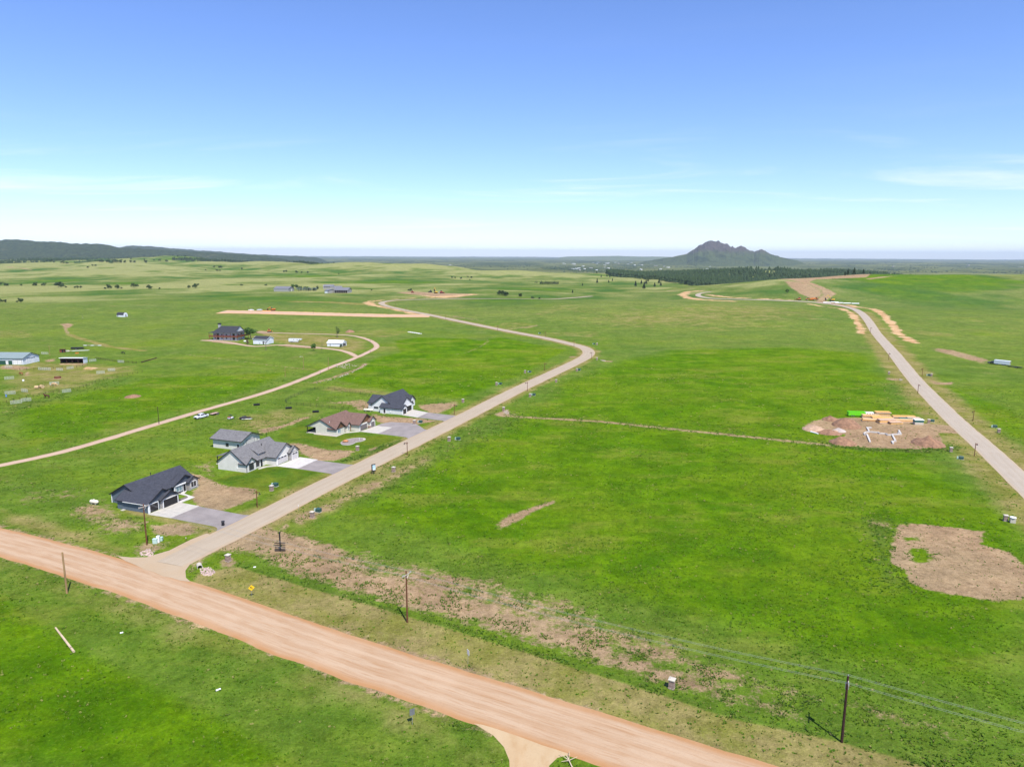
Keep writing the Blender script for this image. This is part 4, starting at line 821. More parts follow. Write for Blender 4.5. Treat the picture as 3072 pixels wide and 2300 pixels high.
p = G(70, 1094)
g = House('horse_barn', 'long pale metal barn with grey-green roof at the left edge', (p.x, p.y), -2, m_grroof, w_metal, m_dkgreen, p.z, 'barn')
g.gable(-42, 0, 0, 14, 3.9, 6.4, 'x', ov=0.45); g.opening('y-', 0, -6.0, -0.7, 0.05, 2.8, 'sliding_door', w_wh2, m_dkgreen, 0.1); g.box('green_lean_panel', m_dkgreen, -42, -6.6, -0.1, -0.005, 0.0, 2.5); g.opening('y-', -0.1, -10.4, -9.0, 0.05, 2.3, 'door', w_wh2, m_white, 0.05, 0, 'door_trim')
g.opening('x+', 0, 3.2, 6.8, 0.05, 3.2, 'sliding_door', w_metal, m_white, 0.12); g.opening('x+', 0, 8.2, 9.2, 0.05, 2.2, 'door', w_metal, m_white, 0.1, 0, 'door_trim'); g.box('door_track', m_black, 0.06, 0.16, 3.0, 10.5, 3.35, 3.5)
p = G(251, 1090)
g = House('horse_shelter', 'open-front metal run-in shelter with white roof edge beside the corrals', (p.x, p.y), 2, w_metal, w_metal, m_white, p.z, 'shelter')
m_dkwood = M('dark_stable_wood', (0.05, 0.025, 0.017), 0.9, 0.3)
g.box('wall', w_metal, -0.12, 0, 0, 4.4, 0, 3.1); g.box('wall', m_dkwood, -13.8, -13.68, 0, 4.4, 0, 3.1); g.box('wall', m_dkwood, -13.68, -0.12, 4.28, 4.4, 0, 2.9)
g.slab([(-14.1, -0.5, 3.45), (0.3, -0.5, 3.45), (0.3, 4.7, 2.95), (-14.1, 4.7, 2.95)], w_metal); g.box('fascia', m_white, -14.1, 0.3, -0.58, -0.51, 3.2, 3.62)
for x in (-13.6, -10.3, -6.9, -3.5, -0.3): g.box('post', m_dkwood, x, x + 0.18, 0.05, 0.23, 0, 3.4)
for x in (-10.2, -6.8, -3.4): g.box('stall_divider', m_dkwood, x, x + 0.06, 0.3, 4.2, 0, 1.5)
# little arched barn on the pasture
p = G(372, 951)
g = House('arched_shed', 'tiny white gambrel shed with dark roof alone on the left pasture', (p.x, p.y), -16, s_slate, w_metal, m_white, p.z, 'shed')
pr = [(0, 0), (5, 0), (5, 2.0), (4.6, 3.2), (3.6, 4.1), (2.5, 4.4), (1.4, 4.1), (0.4, 3.2), (0, 2.0)]
MB().prism(pr, 'x', -9, 0).build('wall', w_metal, g.r); MB().prism([(5.15, 1.9), (4.75, 3.3), (3.7, 4.25), (2.5, 4.6), (1.3, 4.25), (0.25, 3.3), (-0.15, 1.9), (-0.05, 1.9), (0.4, 3.21), (1.4, 4.11), (2.5, 4.41), (3.6, 4.11), (4.6, 3.21), (5.05, 1.9)], 'x', -9.2, -0.4).build('roof', s_slate, g.r)
g.opening('y-', 0, -8.2, -7.4, 0.1, 1.8, 'door', m_black); g.opening('x+', 0, 1.9, 3.1, 0.1, 2.4, 'door', m_black, m_white, 0.08, 0, 'door_trim')
# far farmstead
w_tan = siding_mat('tan_metal_siding', (0.30, 0.29, 0.27), True, 0.8); m_gyroof = siding_mat('grey_metal_roof', (0.16, 0.16, 0.175), True, 0.8)
def farm(name, label, px, py, L, W, he, hr, ang, front=None, cat='barn'):
    q = G(px, py); g = House(name, label, (q.x, q.y), ang, m_gyroof, w_tan, m_gyroof, q.z, cat)
    g.gable(-L, 0, 0, W, he, hr, 'x', ov=0.6, z0=-1.5); return g
g = farm('riding_arena', 'long tan metal riding arena, leftmost of the distant farm buildings', 866, 875, 27, 24, 5.0, 8.6, -6)
g.box('light_panel', m_white, -27, -0.5, -0.12, -0.01, 3.9, 5.0); g.opening('x+', 0, 12, 14.5, 0.1, 4, 'sliding_door', m_white)
g = farm('machine_shed', 'small tan shed with white door in front of the distant grey farmhouse', 984, 880, 8, 18, 4.6, 6.6, -30)
g.opening('y-', 0, -7.2, -1.0, 0.1, 4.2, 'garage_door', m_white)
g = farm('open_hay_barn', 'open-fronted tan hay barn, rightmost of the distant farm buildings', 1044, 879, 24, 22, 4.8, 8.8, -4)
g.box('painted_bay_shade', M('barn_shadow', (0.02, 0.012, 0.01), 1, 0.1), -23.5, -0.8, -0.1, -0.01, 0.1, 4.3)  # flat dark sheet paints the shade inside the open front
for i in range(7): g.box('post', w_tan, -23.4 + i * 3.7, -23.0 + i * 3.7, -0.25, -0.11, 0, 4.5)
q = G(998, 868); g = House('distant_farmhouse', 'grey-roofed farmhouse with upper windows behind the distant sheds', (q.x, q.y), -5, m_gyroof, w_tan, m_white, q.z)
g.gable(-18, 0, 0, 12, 5.5, 8.5, 'x', z0=-1.5); g.gable(0, 15, 2, 12, 3.2, 6.0, 'x', z0=-1.5)
for x in (-16, -13, -10, -7): g.opening('y-', 0, x, x + 2, 3.4, 4.9, 'window', m_glass)
# ------------------------------------------------------------------ grass tufts and weeds (uncountable)
def mask_at(x, y):
    return None
def tuft_mesh(name, X, Y, S, Hh, tint, mat, blades=5):
    n = len(X); z = terrain(X, Y); rng = RNG
    a = rng.uniform(0, 2 * np.pi, (n, blades)); lean = rng.uniform(0.25, 0.95, (n, blades)); w = rng.uniform(0.5, 1.0, (n, blades)) * S[:, None] * 0.34
    hh = Hh[:, None] * rng.uniform(0.6, 1.1, (n, blades)); r0 = S[:, None] * rng.uniform(0.0, 0.3, (n, blades))
    cx = X[:, None] + np.cos(a) * r0; cy = Y[:, None] + np.sin(a) * r0; tx = X[:, None] + np.cos(a) * (r0 + S[:, None] * lean * 0.7); ty = Y[:, None] + np.sin(a) * (r0 + S[:, None] * lean * 0.7)
    px, py = -np.sin(a) * w, np.cos(a) * w; zz = np.broadcast_to(z[:, None], a.shape)
    mx, my = cx * 0.45 + tx * 0.55, cy * 0.45 + ty * 0.55
    V = np.stack([np.stack([cx - px * .5, cy - py * .5, zz - 0.03], -1), np.stack([cx + px * .5, cy + py * .5, zz - 0.03], -1),
                  np.stack([mx + px, my + py, zz + hh * 0.75], -1), np.stack([tx, ty, zz + hh], -1), np.stack([mx - px, my - py, zz + hh * 0.75], -1)], 2).reshape(-1, 3)
    k = np.arange(n * blades) * 5
    Fq = np.concatenate([np.stack([k, k + 1, k + 2, k + 4], 1)]); Ft = np.stack([k + 4, k + 2, k + 3, k + 3], 1)
    tri = np.concatenate([np.stack([k, k + 1, k + 2], 1), np.stack([k, k + 2, k + 4], 1), np.stack([k + 4, k + 2, k + 3], 1)])
    c = np.repeat(np.stack([tint, RNG.random(n), np.zeros(n)], 1), blades * 5, 0)
    o = big_mesh(name, V, tri, mat, cols={'tint': c}); o['kind'] = 'stuff'; return o
def tuft_material():
    m, nt, b = new_mat('grass_blades'); t = NT(nt); A = t.n('ShaderNodeAttribute', attribute_name='tint'); s = t.n('ShaderNodeSeparateColor'); t.put(s.inputs[0], A.outputs['Color'])
    c = t.mix(s.outputs[0], (0.085, 0.200, 0.010), (0.085, 0.160, 0.035)); c = t.mix(t.ss(s.outputs[1], 0.0, 1.0, 0, 0.75), c, (0.20, 0.270, 0.040)); c = t.mix(t.ss(s.outputs[1], 0.88, 0.95, 0, 0.7), c, (0.40, 0.33, 0.14))
    t.put(b.inputs['Base Color'], c); b.inputs['Roughness'].default_value = 0.8; b.inputs['Specular IOR Level'].default_value = 0.0
    tr = t.n('ShaderNodeBsdfTranslucent'); t.put(tr.inputs['Color'], c); mx = t.n('ShaderNodeMixShader'); mx.inputs[0].default_value = 0.45
    nt.links.new(b.outputs[0], mx.inputs[1]); nt.links.new(tr.outputs[0], mx.inputs[2]); nt.links.new(mx.outputs[0], [n for n in nt.nodes if n.type == 'OUTPUT_MATERIAL'][0].inputs['Surface'])
    return m
m_tuft = tuft_material()
def lookup():
    """cover map sampled back from the ground sheet vertices on a coarse grid"""
    x0, x1, y0, y1, st = -320, 330, 60, 470, 0.8
    nx, ny = int((x1 - x0) / st), int((y1 - y0) / st); g = np.zeros((nx, ny, 6), np.float32); cnt = np.zeros((nx, ny, 1), np.float32)
    i = ((GV[:, 0] - x0) / st).astype(int); j = ((GV[:, 1] - y0) / st).astype(int); ok = (i >= 0) & (i < nx) & (j >= 0) & (j < ny)
    g[i[ok], j[ok]] = GM[ok]; cnt[i[ok], j[ok]] = 1
    for _ in range(4):      # fill cells without a vertex from their neighbours
        e = cnt[:, :, 0] == 0; s = np.zeros_like(g); c = np.zeros_like(cnt)
        for dx, dy in ((1, 0), (-1, 0), (0, 1), (0, -1)): s += np.roll(g * cnt, (dx, dy), (0, 1)); c += np.roll(cnt, (dx, dy), (0, 1))
        f = e & (c[:, :, 0] > 0); g[f] = s[f] / c[f]; cnt[f] = 1
    return lambda x, y: g[np.clip(((x - x0) / st).astype(int), 0, nx - 1), np.clip(((y - y0) / st).astype(int), 0, ny - 1)]
COVER = lookup()
LMAIN = smooth_line(resample(mid, 4.0), 15)
HFOOT = [(O1, -17, 27, -3, 22), (O2, -16, 28, -1, 21), (O2G, -13, 1, -1, 10.5), (O3, -13.5, 29, -1.5, 28), (O4, -20, 24, -4, 21)]
def clear_of_roads(x, y):
    P = np.stack([x, y], 1); ok = np.ones(len(x), bool)
    for L, w in ((LMAIN, 5.9), (LA[::3], 4.7), (LB[::3], 4.5), (LR[::3], 2.4)): ok &= ldist(P, L) > w
    for poly in (jn, sj): ok &= sdist(P, np.array(poly)) > 0.5
    c, s = math.cos(R_(-20)), math.sin(R_(-20))
    for O, a0, a1, b0, b1 in HFOOT:
        lx = (x - O[0]) * c + (y - O[1]) * s; ly = -(x - O[0]) * s + (y - O[1]) * c; ok &= ~((lx > a0) & (lx < a1) & (ly > b0) & (ly < b1))
    return ok
def scatter():
    # candidates uniform in the picture's ground, so near ground is densest where tufts can be seen
    n = 420000; r = 70 * np.exp(RNG.random(n) * math.log(430 / 70.0)); a = R_(1) * RNG.uniform(-41, 41, n); x = r * np.sin(a); y = r * np.cos(a)
    c = COVER(x, y); dirt, dry, lush, orange, weed, lawn = c.T
    nz = fbm(x / 2.2, y / 2.2, 3, 40); nb = fbm(x / 14, y / 14, 3, 44)
    w = 0.05 + 0.17 * np.clip((nb - 0.5) * 5, 0, 1) + 0.6 * weed * (nz > 0.5) + 0.06 * lush * (nb > 0.5)
    w = np.where(dirt > 0.35, 0.02 + np.where((dirt < 0.75), 0.55, 0.05) * (nz > 0.52), w); w = np.where((dry > 0.6) & (dirt < 0.3), 0.05, w); w = np.where((lawn > 0.5), 0, w); w = np.where(orange > 0.4, 0.01, w)
    k = (RNG.random(n) < w); k[k] = clear_of_roads(x[k], y[k])
    x, y, c, r = x[k], y[k], c[k], r[k]; big = np.clip(r / 160, 0.8, 2.2)
    dirt, weed = c[:, 0], c[:, 4]; S = 0.16 + 0.5 * RNG.random(len(x)) ** 2.2; S = S * big * (1 + 0.4 * weed) * np.where(dirt > 0.35, 0.75, 1.0); Hh = RNG.uniform(0.10, 0.26, len(x)) * (1 + 0.6 * weed)
    tint = np.clip(np.maximum(weed, (dirt > 0.3) * 0.8) * RNG.uniform(0.5, 1.2, len(x)), 0, 1)
    tuft_mesh('grass_tufts', x, y, S, Hh, tint, m_tuft, 4)
    return len(x)
NT_TUFT = scatter(); print('tufts', NT_TUFT)
# ------------------------------------------------------------------ distant hills, butte and plain
def far_material(name, lo, hi, rock, rk=(0.55, 0.75), sc=0.004, bare=None):
    m, nt, b = new_mat(name); t = NT(nt); pos = t.n('ShaderNodeNewGeometry').outputs['Position']
    n1 = t.noise(pos, sc, 6, 0.65); n2 = t.noise(pos, sc * 14, 7, 0.75); c = t.mix(t.ss(n2, 0.35, 0.65), lo, hi); c = t.mix(t.ss(n1, *rk, 0, 0.85), c, rock)
    if bare:
        g = t.n('ShaderNodeNewGeometry'); sp = t.n('ShaderNodeSeparateXYZ'); t.put(sp.inputs[0], g.outputs['Position'])
        f = t.math('ADD', sp.outputs[2], t.math('MULTIPLY', t.math('SUBTRACT', n1, 0.5), 160.0)); c = t.mix(t.ss(f, bare[0], bare[1]), c, t.mix(t.ss(n2, 0.35, 0.65), bare[2], bare[3]))
    t.put(b.inputs['Base Color'], c); b.inputs['Roughness'].default_value = 0.95; b.inputs['Specular IOR Level'].default_value = 0.0; t.put(b.inputs['Normal'], t.bump(n2, 0.7, 18.0)); return m
def height_sheet(name, X, Y, Z, mat):
    nr, na = X.shape; V = np.stack([X.ravel(), Y.ravel(), Z.ravel()], 1); i = np.arange(nr - 1)[:, None] * na; j = np.arange(na - 1)[None, :]
    o = big_mesh(name, V, np.stack([i + j, i + j + 1, i + na + j + 1, i + na + j], -1).reshape(-1, 4), mat, smooth=True); o['kind'] = 'structure'; return o
def ridge_z(px, py, Y): return np.array([lift(a, b, Y)[1] for a, b in zip(px, py)])
# wooded ridge on the left
cp = np.array([(-900, 722), (-500, 712), (-200, 718), (0, 716), (75, 716), (150, 722), (260, 728), (330, 727.5), (385, 741), (430, 742), (560, 752), (700, 760), (820, 769), (900, 782), (1000, 800)], float)
px = np.linspace(-900, 1000, 420); crest = ridge_z(px, np.interp(px, cp[:, 0], cp[:, 1]), 7800.0); t = np.linspace(0, 1, 90)
Yr = 5000 + t * 4200; X = np.outer(Yr, (px - PW / 2) / FPX); Yg = np.outer(Yr, np.ones_like(px))
prof = np.interp(t, [0, 0.25, 0.45, 0.667, 0.85, 1], [0, 0.22, 0.55, 1.0, 0.8, 0.2]); base = terrain(X, Yg) - 30
rid = (fbm(X / 700, Yg / 900, 4, 61) - 0.5); top = np.outer(prof, crest - 10) + np.outer(1 - prof, np.zeros_like(px))
Z = base * (1 - prof[:, None]) + top * prof[:, None] ** 0.5 + rid * 90 * (np.sin(np.pi * np.clip(t * 1.2, 0, 1))[:, None]) * (1 - np.clip(prof[:, None] - 0.85, 0, 1) * 5) + (fbm(X / 70, Yg / 70, 2, 64) - 0.5) * 26
m_wood = far_material('pine_wooded_slope', (0.006, 0.016, 0.006), (0.060, 0.082, 0.026), (0.16, 0.15, 0.07), (0.60, 0.70), 0.0025)
height_sheet('wooded_hills', X, Yg, Z, m_wood)
# second, farther ridge
cp2 = np.array([(280, 790), (340, 752), (370, 743), (400, 737), (430, 736), (520, 742.5), (620, 752), (700, 756.5), (760, 763), (850, 766), (900, 768), (960, 773), (1000, 790)], float)
px = np.linspace(280, 1000, 200); Yc = 12000.0; crest = ridge_z(px, np.interp(px, cp2[:, 0], cp2[:, 1]), Yc); Yr = Yc + np.linspace(-2200, 2500, 40)
X = np.outer(Yr, (px - PW / 2) / FPX); Yg = np.outer(Yr, np.ones_like(px)); fo = np.clip(1 - np.abs(Yr - Yc) / 2300, 0, 1) ** 0.8
Z = -90 + np.outer(fo, crest + 90) + (fbm(X / 90, Yg / 90, 3, 67) - 0.5) * 26 * fo[:, None]
height_sheet('wooded_ridge', X, Yg, Z, m_wood)
# the lone butte
cb = np.array([(1880, 800), (1930, 783), (1987, 774), (2020, 768), (2050, 761), (2064, 753), (2081, 741), (2092, 732), (2105, 725), (2115, 722.5), (2126, 722), (2142, 722.5), (2152, 729), (2161, 734), (2168, 732.5), (2178, 740), (2196, 740), (2211, 739.5), (2218, 743), (2248, 757), (2260, 752), (2269, 748.5), (2275, 750), (2304, 765), (2332, 772.5), (2380, 782), (2420, 800)], float)
px = np.linspace(1880, 2420, 420); Yc = 10500.0; crest = ridge_z(px, np.interp(px, cb[:, 0], cb[:, 1]), Yc); Yr = Yc + np.linspace(-1700, 1500, 150)
X = np.outer(Yr, (px - PW / 2) / FPX); Yg = np.outer(Yr, np.ones_like(px)); d = np.abs(Yr - Yc) / np.where(Yr < Yc, 1700.0, 1500.0)
rel = crest + 72; rel = np.maximum(rel, 0); rel = rel + ((fbm(px / 7.0, px * 0 + 1.7, 3, 81) - 0.5) * 46) * np.clip((rel - 90) / 120, 0, 1)
w_ = np.clip(0.28 + rel / 700.0, 0.3, 0.8); dd = np.clip(d[:, None] / (0.35 + 0.65 * np.clip(rel / 260.0, 0, 1))[None, :], 0, 1)
fall = (1 - dd) ** 1.35
gul = (np.abs(fbm(X / 170, Yg / 420, 4, 71) - 0.5) * 2)
Z = -72 + rel[None, :] * fall + (0.5 - gul) * 150 * np.clip(rel[None, :] / 300, 0, 1) * np.clip(dd * 3.0, 0, 1) * (1 - dd) + (fbm(X / 45, Yg / 45, 2, 75) - 0.5) * 26 * np.clip(rel[None, :] / 200, 0, 1)
m_butte = far_material('butte_rock_and_scrub', (0.030, 0.052, 0.018), (0.085, 0.105, 0.036), (0.020, 0.036, 0.014), (0.50, 0.64), 0.0035, (70, 170, (0.035, 0.030, 0.028), (0.115, 0.092, 0.078)))
height_sheet('butte', X, Yg, Z, m_butte)
# low hills on the plain's edge
cp3 = np.array([(1640, 790), (1680, 771), (1700, 769), (1760, 768.3), (1830, 767.2), (1850, 767), (1870, 768), (1930, 769.3), (1950, 768.8), (2000, 770), (2030, 773), (2060, 790)], float)
px = np.linspace(1640, 2060, 120); Yc = 21000.0; crest = ridge_z(px, np.interp(px, cp3[:, 0], cp3[:, 1]), Yc); Yr = Yc + np.linspace(-2500, 2500, 24)
X = np.outer(Yr, (px - PW / 2) / FPX); Yg = np.outer(Yr, np.ones_like(px)); fo = np.clip(1 - np.abs(Yr - Yc) / 2500, 0, 1)
height_sheet('far_hills', X, Yg, -110 + np.outer(fo, crest + 110), far_material('far_grass', (0.08, 0.11, 0.04), (0.13, 0.15, 0.06), (0.05, 0.08, 0.03)))

# ------------------------------------------------------------------ trees
m_bark = M('grey_bark', (0.13, 0.10, 0.08), 0.95, 0.25, 3); m_pbark = M('pine_bark', (0.10, 0.055, 0.035), 0.95, 0.25, 3)
def leaf_mat(name, lo, hi):
    m, nt, b = new_mat(name); t = NT(nt); g = t.n('ShaderNodeNewGeometry'); oi = t.n('ShaderNodeObjectInfo'); co = t.n('ShaderNodeTexCoord').outputs['Object']
    f = t.math('ADD', t.math('MULTIPLY', g.outputs['Random Per Island'], 0.6), t.math('MULTIPLY', t.noise(co, 0.8, 3), 0.4)); c = t.mix(f, lo, hi)
    hv = t.n('ShaderNodeHueSaturation'); t.put(hv.inputs['Color'], c); t.put(hv.inputs['Value'], t.math('ADD', 0.8, t.math('MULTIPLY', oi.outputs['Random'], 0.4)))
    t.put(b.inputs['Base Color'], hv.outputs[0]); b.inputs['Roughness'].default_value = 0.75; b.inputs['Specular IOR Level'].default_value = 0.15; return m
m_leaf = leaf_mat('broad_leaves', (0.022, 0.065, 0.010), (0.085, 0.155, 0.026)); m_needle = leaf_mat('pine_needles', (0.010, 0.024, 0.010), (0.036, 0.060, 0.020)); m_scrub = leaf_mat('scrub_leaves', (0.020, 0.048, 0.014), (0.070, 0.110, 0.034)); m_olive = leaf_mat('silver_leaves', (0.09, 0.13, 0.10), (0.22, 0.27, 0.21)); m_sparse = leaf_mat('sparse_leaves', (0.05, 0.09, 0.02), (0.13, 0.17, 0.05))
def crown_mesh(name, rx, rz, zc, n, leaf, seed, lobes=9, mat=None):
    rng = np.random.default_rng(seed); L = rng.normal(0, 1, (lobes, 3)); L /= np.linalg.norm(L, axis=1)[:, None]; L *= rng.uniform(0.35, 0.72, (lobes, 1)); rad = rng.uniform(0.28, 0.5, lobes)
    k = rng.integers(0, lobes, n); d = rng.normal(0, 1, (n, 3)); d /= np.linalg.norm(d, axis=1)[:, None]; r = rng.random(n) ** 0.4
    P = L[k] + d * (r * rad[k])[:, None]; P[:, 2] = np.maximum(P[:, 2], -0.75); P = P * np.array([rx, rx, rz]) + np.array([0, 0, zc])
    a = rng.normal(0, 1, (n, 3)); a /= np.linalg.norm(a, axis=1)[:, None]; b = np.cross(a, d); b /= np.maximum(np.linalg.norm(b, axis=1)[:, None], 1e-6); s = leaf * rng.uniform(0.6, 1.3, (n, 1))
    V = np.stack([P - a * s, P + b * s * 0.8, P + a * s, P - b * s * 0.8], 1).reshape(-1, 3); F_ = np.arange(n * 4).reshape(-1, 4)
    me = bpy.data.meshes.new(name); me.from_pydata(V.tolist(), [], F_.tolist()); me.update(); me.materials.append(mat or m_leaf); return me
def trunk_mesh(name, h, r, seed, limbs=6, spread=0.5, twigs=False, mat=None):
    rng = random.Random(seed); mb = MB(); p = Vector((0, 0, -0.3)); top = Vector((rng.uniform(-.1, .1) * h, rng.uniform(-.1, .1) * h, h)); mid_ = p.lerp(top, 0.5) + Vector((rng.uniform(-.04, .04) * h, rng.uniform(-.04, .04) * h, 0))
    mb.tube(p, mid_, r, r * 0.75, 7); mb.tube(mid_, top, r * 0.75, r * 0.3, 7)
    for i in range(limbs):
        t = rng.uniform(0.4, 0.95); s = mid_.lerp(top, (t - .4) / .6); a = i * 2.4 + rng.uniform(-.5, .5); l = h * spread * rng.uniform(0.5, 1.0); e = s + Vector((math.cos(a) * l, math.sin(a) * l, l * rng.uniform(0.5, 1.0)))
        mb.tube(s, e, r * 0.4, r * 0.1, 5)
        if twigs:
            for k in range(5):
                q = s.lerp(e, rng.uniform(0.35, 1.0)); aa = rng.uniform(0, 6.28); l2 = l * rng.uniform(0.25, 0.5); mb.tube(q, q + Vector((math.cos(aa) * l2, math.sin(aa) * l2, l2 * rng.uniform(0.2, 1.1))), r * 0.16, r * 0.05, 4)
    me = mb.mesh(name); me.materials.append(mat or m_bark); return me
def part_from(me, name, parent):
    o = bpy.data.objects.new(name, me); COL.objects.link(o); o.parent = parent; return o
def tree_kind(kind, rx, h, n, leaf, mat, seeds, tr=0.22, lo=0.3):
    out = []
    for s in seeds: out.append((trunk_mesh(kind + '_trunk', h * 0.62, tr, s), crown_mesh(kind + '_crown', rx, h * (1 - lo) / 2, h * (lo + (1 - lo) / 2), n, leaf, s, mat=mat)))
    return out
def put_tree(name, label, cat, loc, meshes, group=None, sc=1.0, rz=None):
    t_ = thing(name, label, cat, loc, random.uniform(0, 360) if rz is None else rz, group); t_.scale = (sc,) * 3
    part_from(meshes[0], 'trunk', t_); part_from(meshes[1], 'crown', t_); return t_
def pine_meshes(seed, layers=7, pts=9):
    rng = random.Random(seed); mb = MB(); H_ = 10.0
    for i in range(layers):
        z0 = 1.6 + (H_ - 2.2) * i / layers; r = 2.5 * (1 - i / layers) ** 0.8 * rng.uniform(0.8, 1.15) + 0.25; zt = z0 + (H_ - 1.6) / layers * 1.7; n = pts
        vs = [(0, 0, zt)]; off = rng.random() * 6
        for k in range(n * 2):
            a = off + math.pi * k / n; rr = r * (rng.uniform(0.75, 1.2) if k % 2 == 0 else rng.uniform(0.35, 0.6)); vs.append((rr * math.cos(a), rr * math.sin(a), z0 + rng.uniform(-0.3, 0.3)))
        mb.add(vs, [(0, 1 + k, 1 + (k + 1) % (2 * n)) for k in range(2 * n)])
    c = mb.mesh('pine_crown', False); c.materials.append(m_needle); tm = MB().tube((0, 0, -0.5), (0, 0, 8), 0.22, 0.05, 6).mesh('pine_trunk'); tm.materials.append(m_pbark); return tm, c
PINES = [pine_meshes(s) for s in (1, 2, 3, 4)]
SHRUBS = tree_kind('shrub', 3.2, 4.6, 420, 0.34, m_scrub, (11, 12, 13, 14), 0.15, 0.05)
BROAD = tree_kind('broadleaf', 4.2, 8.5, 900, 0.36, m_leaf, (21, 22, 23), 0.28, 0.22)
# single pines on the slopes in front of the forest (photo column, row of foot, height in m)
PZ = [(455, 382, 9), (525, 388, 9), (540, 389, 10), (575, 391, 10), (613, 394, 13), (648, 396, 13), (732, 405, 10), (770, 439, 9), (735, 490, 14), (835, 486, 9), (868, 472, 9), (1067, 521, 13), (1118, 498, 12), (1158, 500, 14), (1175, 477, 11), (1140, 542, 15), (1232, 523, 10), (1270, 494, 15), (1285, 515, 11), (523, 576, 7), (608, 513, 7), (265, 388, 6), (335, 387, 7), (425, 365, 8), (545, 356, 9), (200, 488, 6), (215, 488, 6), (820, 435, 10), (845, 440, 9), (705, 388, 8)]
pz = sorted([(1536 + a / 2.88, 680 + b / 2.88, hh) for a, b, hh in PZ])
for i, (a, b, hh) in enumerate(pz):
    put_tree('pine_tree', f'lone dark pine on the slope left of the pine forest, {ordinal(i)} from the left', 'tree', G(a, b), PINES[i % 4], 'scattered pines before the forest', hh / 10)
row = sorted([(1536 + a / 2.88, 680 + 499 / 2.88 + random.uniform(-.5, .5)) for a in range(244, 402, 11)])
for i, (a, b) in enumerate(row): put_tree('pine_tree', f'pine in the short dark row on the middle slope, {ordinal(i)} from the left', 'tree', G(a, b), PINES[i % 4], 'row of pines on the middle slope', random.uniform(0.6, 0.85))
for i, (a, b, hh) in enumerate([(2543, 825, 13), (2562, 825, 15), (2590, 822, 11), (2535, 827, 9)]): put_tree('pine_tree', f'tall pine rising over the crest behind the graded road, {ordinal(i)} of four', 'tree', G(a, b + 1), PINES[i % 4], 'pines on the crest', hh / 10)
# scrub along the left creek and slopes: (zoom column, zoom row, size)
SB = [(8, 505, 1.3), (45, 512, 1.2), (60, 513, 1.0), (185, 512, 0.7), (300, 515, 1.5), (378, 515, 1.3), (505, 525, 2.1), (530, 525, 1.5), (570, 528, .7), (645, 531, .7), (670, 531, .8), (700, 531, .8), (910, 540, .7), (945, 537, 1.5), (1010, 538, 1.4), (1050, 537, .6), (1165, 530, 1.8), (1285, 538, 1.4), (1300, 540, 1.0), (1380, 541, .6), (1635, 532, 1.0), (1690, 533, 1.7), (2088, 512, .8), (5, 655, 1.0), (45, 655, .7), (183, 655, 1.1), (150, 655, .5), (1260, 315, 1.6), (410, 305, 1.4), (440, 308, 1.8), (465, 312, 1.0), (543, 320, 1.6), (580, 322, 1.2), (800, 340, .9), (825, 342, .9), (760, 358, 1.0), (865, 306, 1.2), (885, 308, 1.4), (925, 308, 1.2), (955, 310, 1.6), (975, 310, 1.7), (995, 310, 1.7), (1020, 312, 1.6), (1045, 312, 1.8), (1080, 312, 1.4), (1130, 311, 1.3), (1160, 311, 1.3), (1250, 290, 1.0), (1330, 294, .9), (1380, 298, 1.3), (1440, 305, 1.5), (1535, 262, 1.2), (1600, 258, .9), (1805, 258, 1.1), (1850, 352, 1.0), (1895, 357, 1.2), (1913, 357, 1.2), (1780, 380, .6), (1875, 385, .9), (1900, 385, .7), (2090, 370, 1.0), (1130, 282, 1.0), (1100, 272, 1.2)]
sb = sorted([(a / 2.88, 680 + b / 2.88, s) for a, b, s in SB])
for i, (a, b, s) in enumerate(sb):
    near = b > 845
    put_tree('shrub', f'dark shrub {"by the creek" if near else "on the pasture under the wooded hills"}, {ordinal(i)} shrub from left', 'shrub', G(a, b), SHRUBS[i % 4], 'scrub on the left pastures', s * (1.35 if near else 1.8))
SC2 = [(85, 512, .9), (395, 400, 1.2), (350, 400, 1.8), (262, 392, 1.5), (240, 394, 1.5), (715, 412, .8), (447, 402, 1.5), (1695, 445, 1.2), (1720, 447, 1.0), (1772, 452, 1.2), (1830, 438, 1), (1862, 445, 1.2), (1848, 465, .8), (2105, 590, 1.6), (2130, 594, 1.9), (2150, 596, 1.5), (2165, 598, 1.3), (1330, 562, 1.3), (1000, 552, .6)]
sc2 = sorted([(768 + a / 2.88, 680 + b / 2.88, s) for a, b, s in SC2] + [(1536 + 68 / 2.88, 680 + 607 / 2.88, 1.3), (1536 + 178 / 2.88, 680 + 625 / 2.88, .9), (1536 + 240 / 2.88, 680 + 627 / 2.88, .7)])
for i, (a, b, s) in enumerate(sc2): put_tree('shrub', f'low shrub on the middle hills behind the winding road, {ordinal(i)} from the left', 'shrub', G(a, b), SHRUBS[(i + 1) % 4], 'shrubs on the middle hills', s * 1.1)
# farm windbreak
for i, (a, b, s, k) in enumerate([(880, 867, 1.2, 0), (890, 868, 1.1, 0), (902, 869, .9, 0), (914, 869, .8, 0), (922, 870, .8, 0)]): put_tree('broadleaf_tree', f'green leafy tree in the windbreak behind the riding arena, {ordinal(i)} from the left', 'tree', G(a, b), BROAD[i % 3], 'farm windbreak', s)
OLIVE = tree_kind('olive', 3.6, 6.2, 420, 0.4, m_olive, (31, 32), 0.2, 0.05)
for i, a in enumerate([896, 903, 912, 918, 925, 931, 940, 947]): put_tree('silver_tree', f'silvery windbreak tree between the distant arena and sheds, {ordinal(i)} from the left', 'tree', G(a, 873), OLIVE[i % 2], 'silver windbreak trees', 1.15)
for i, (a, b) in enumerate([(926, 873), (942, 873), (954, 868), (951, 869)]): put_tree('pine_tree', f'dark spruce among the silvery farm windbreak, {ordinal(i)} of four', 'tree', G(a, b), PINES[i], 'farm spruces', 0.75)
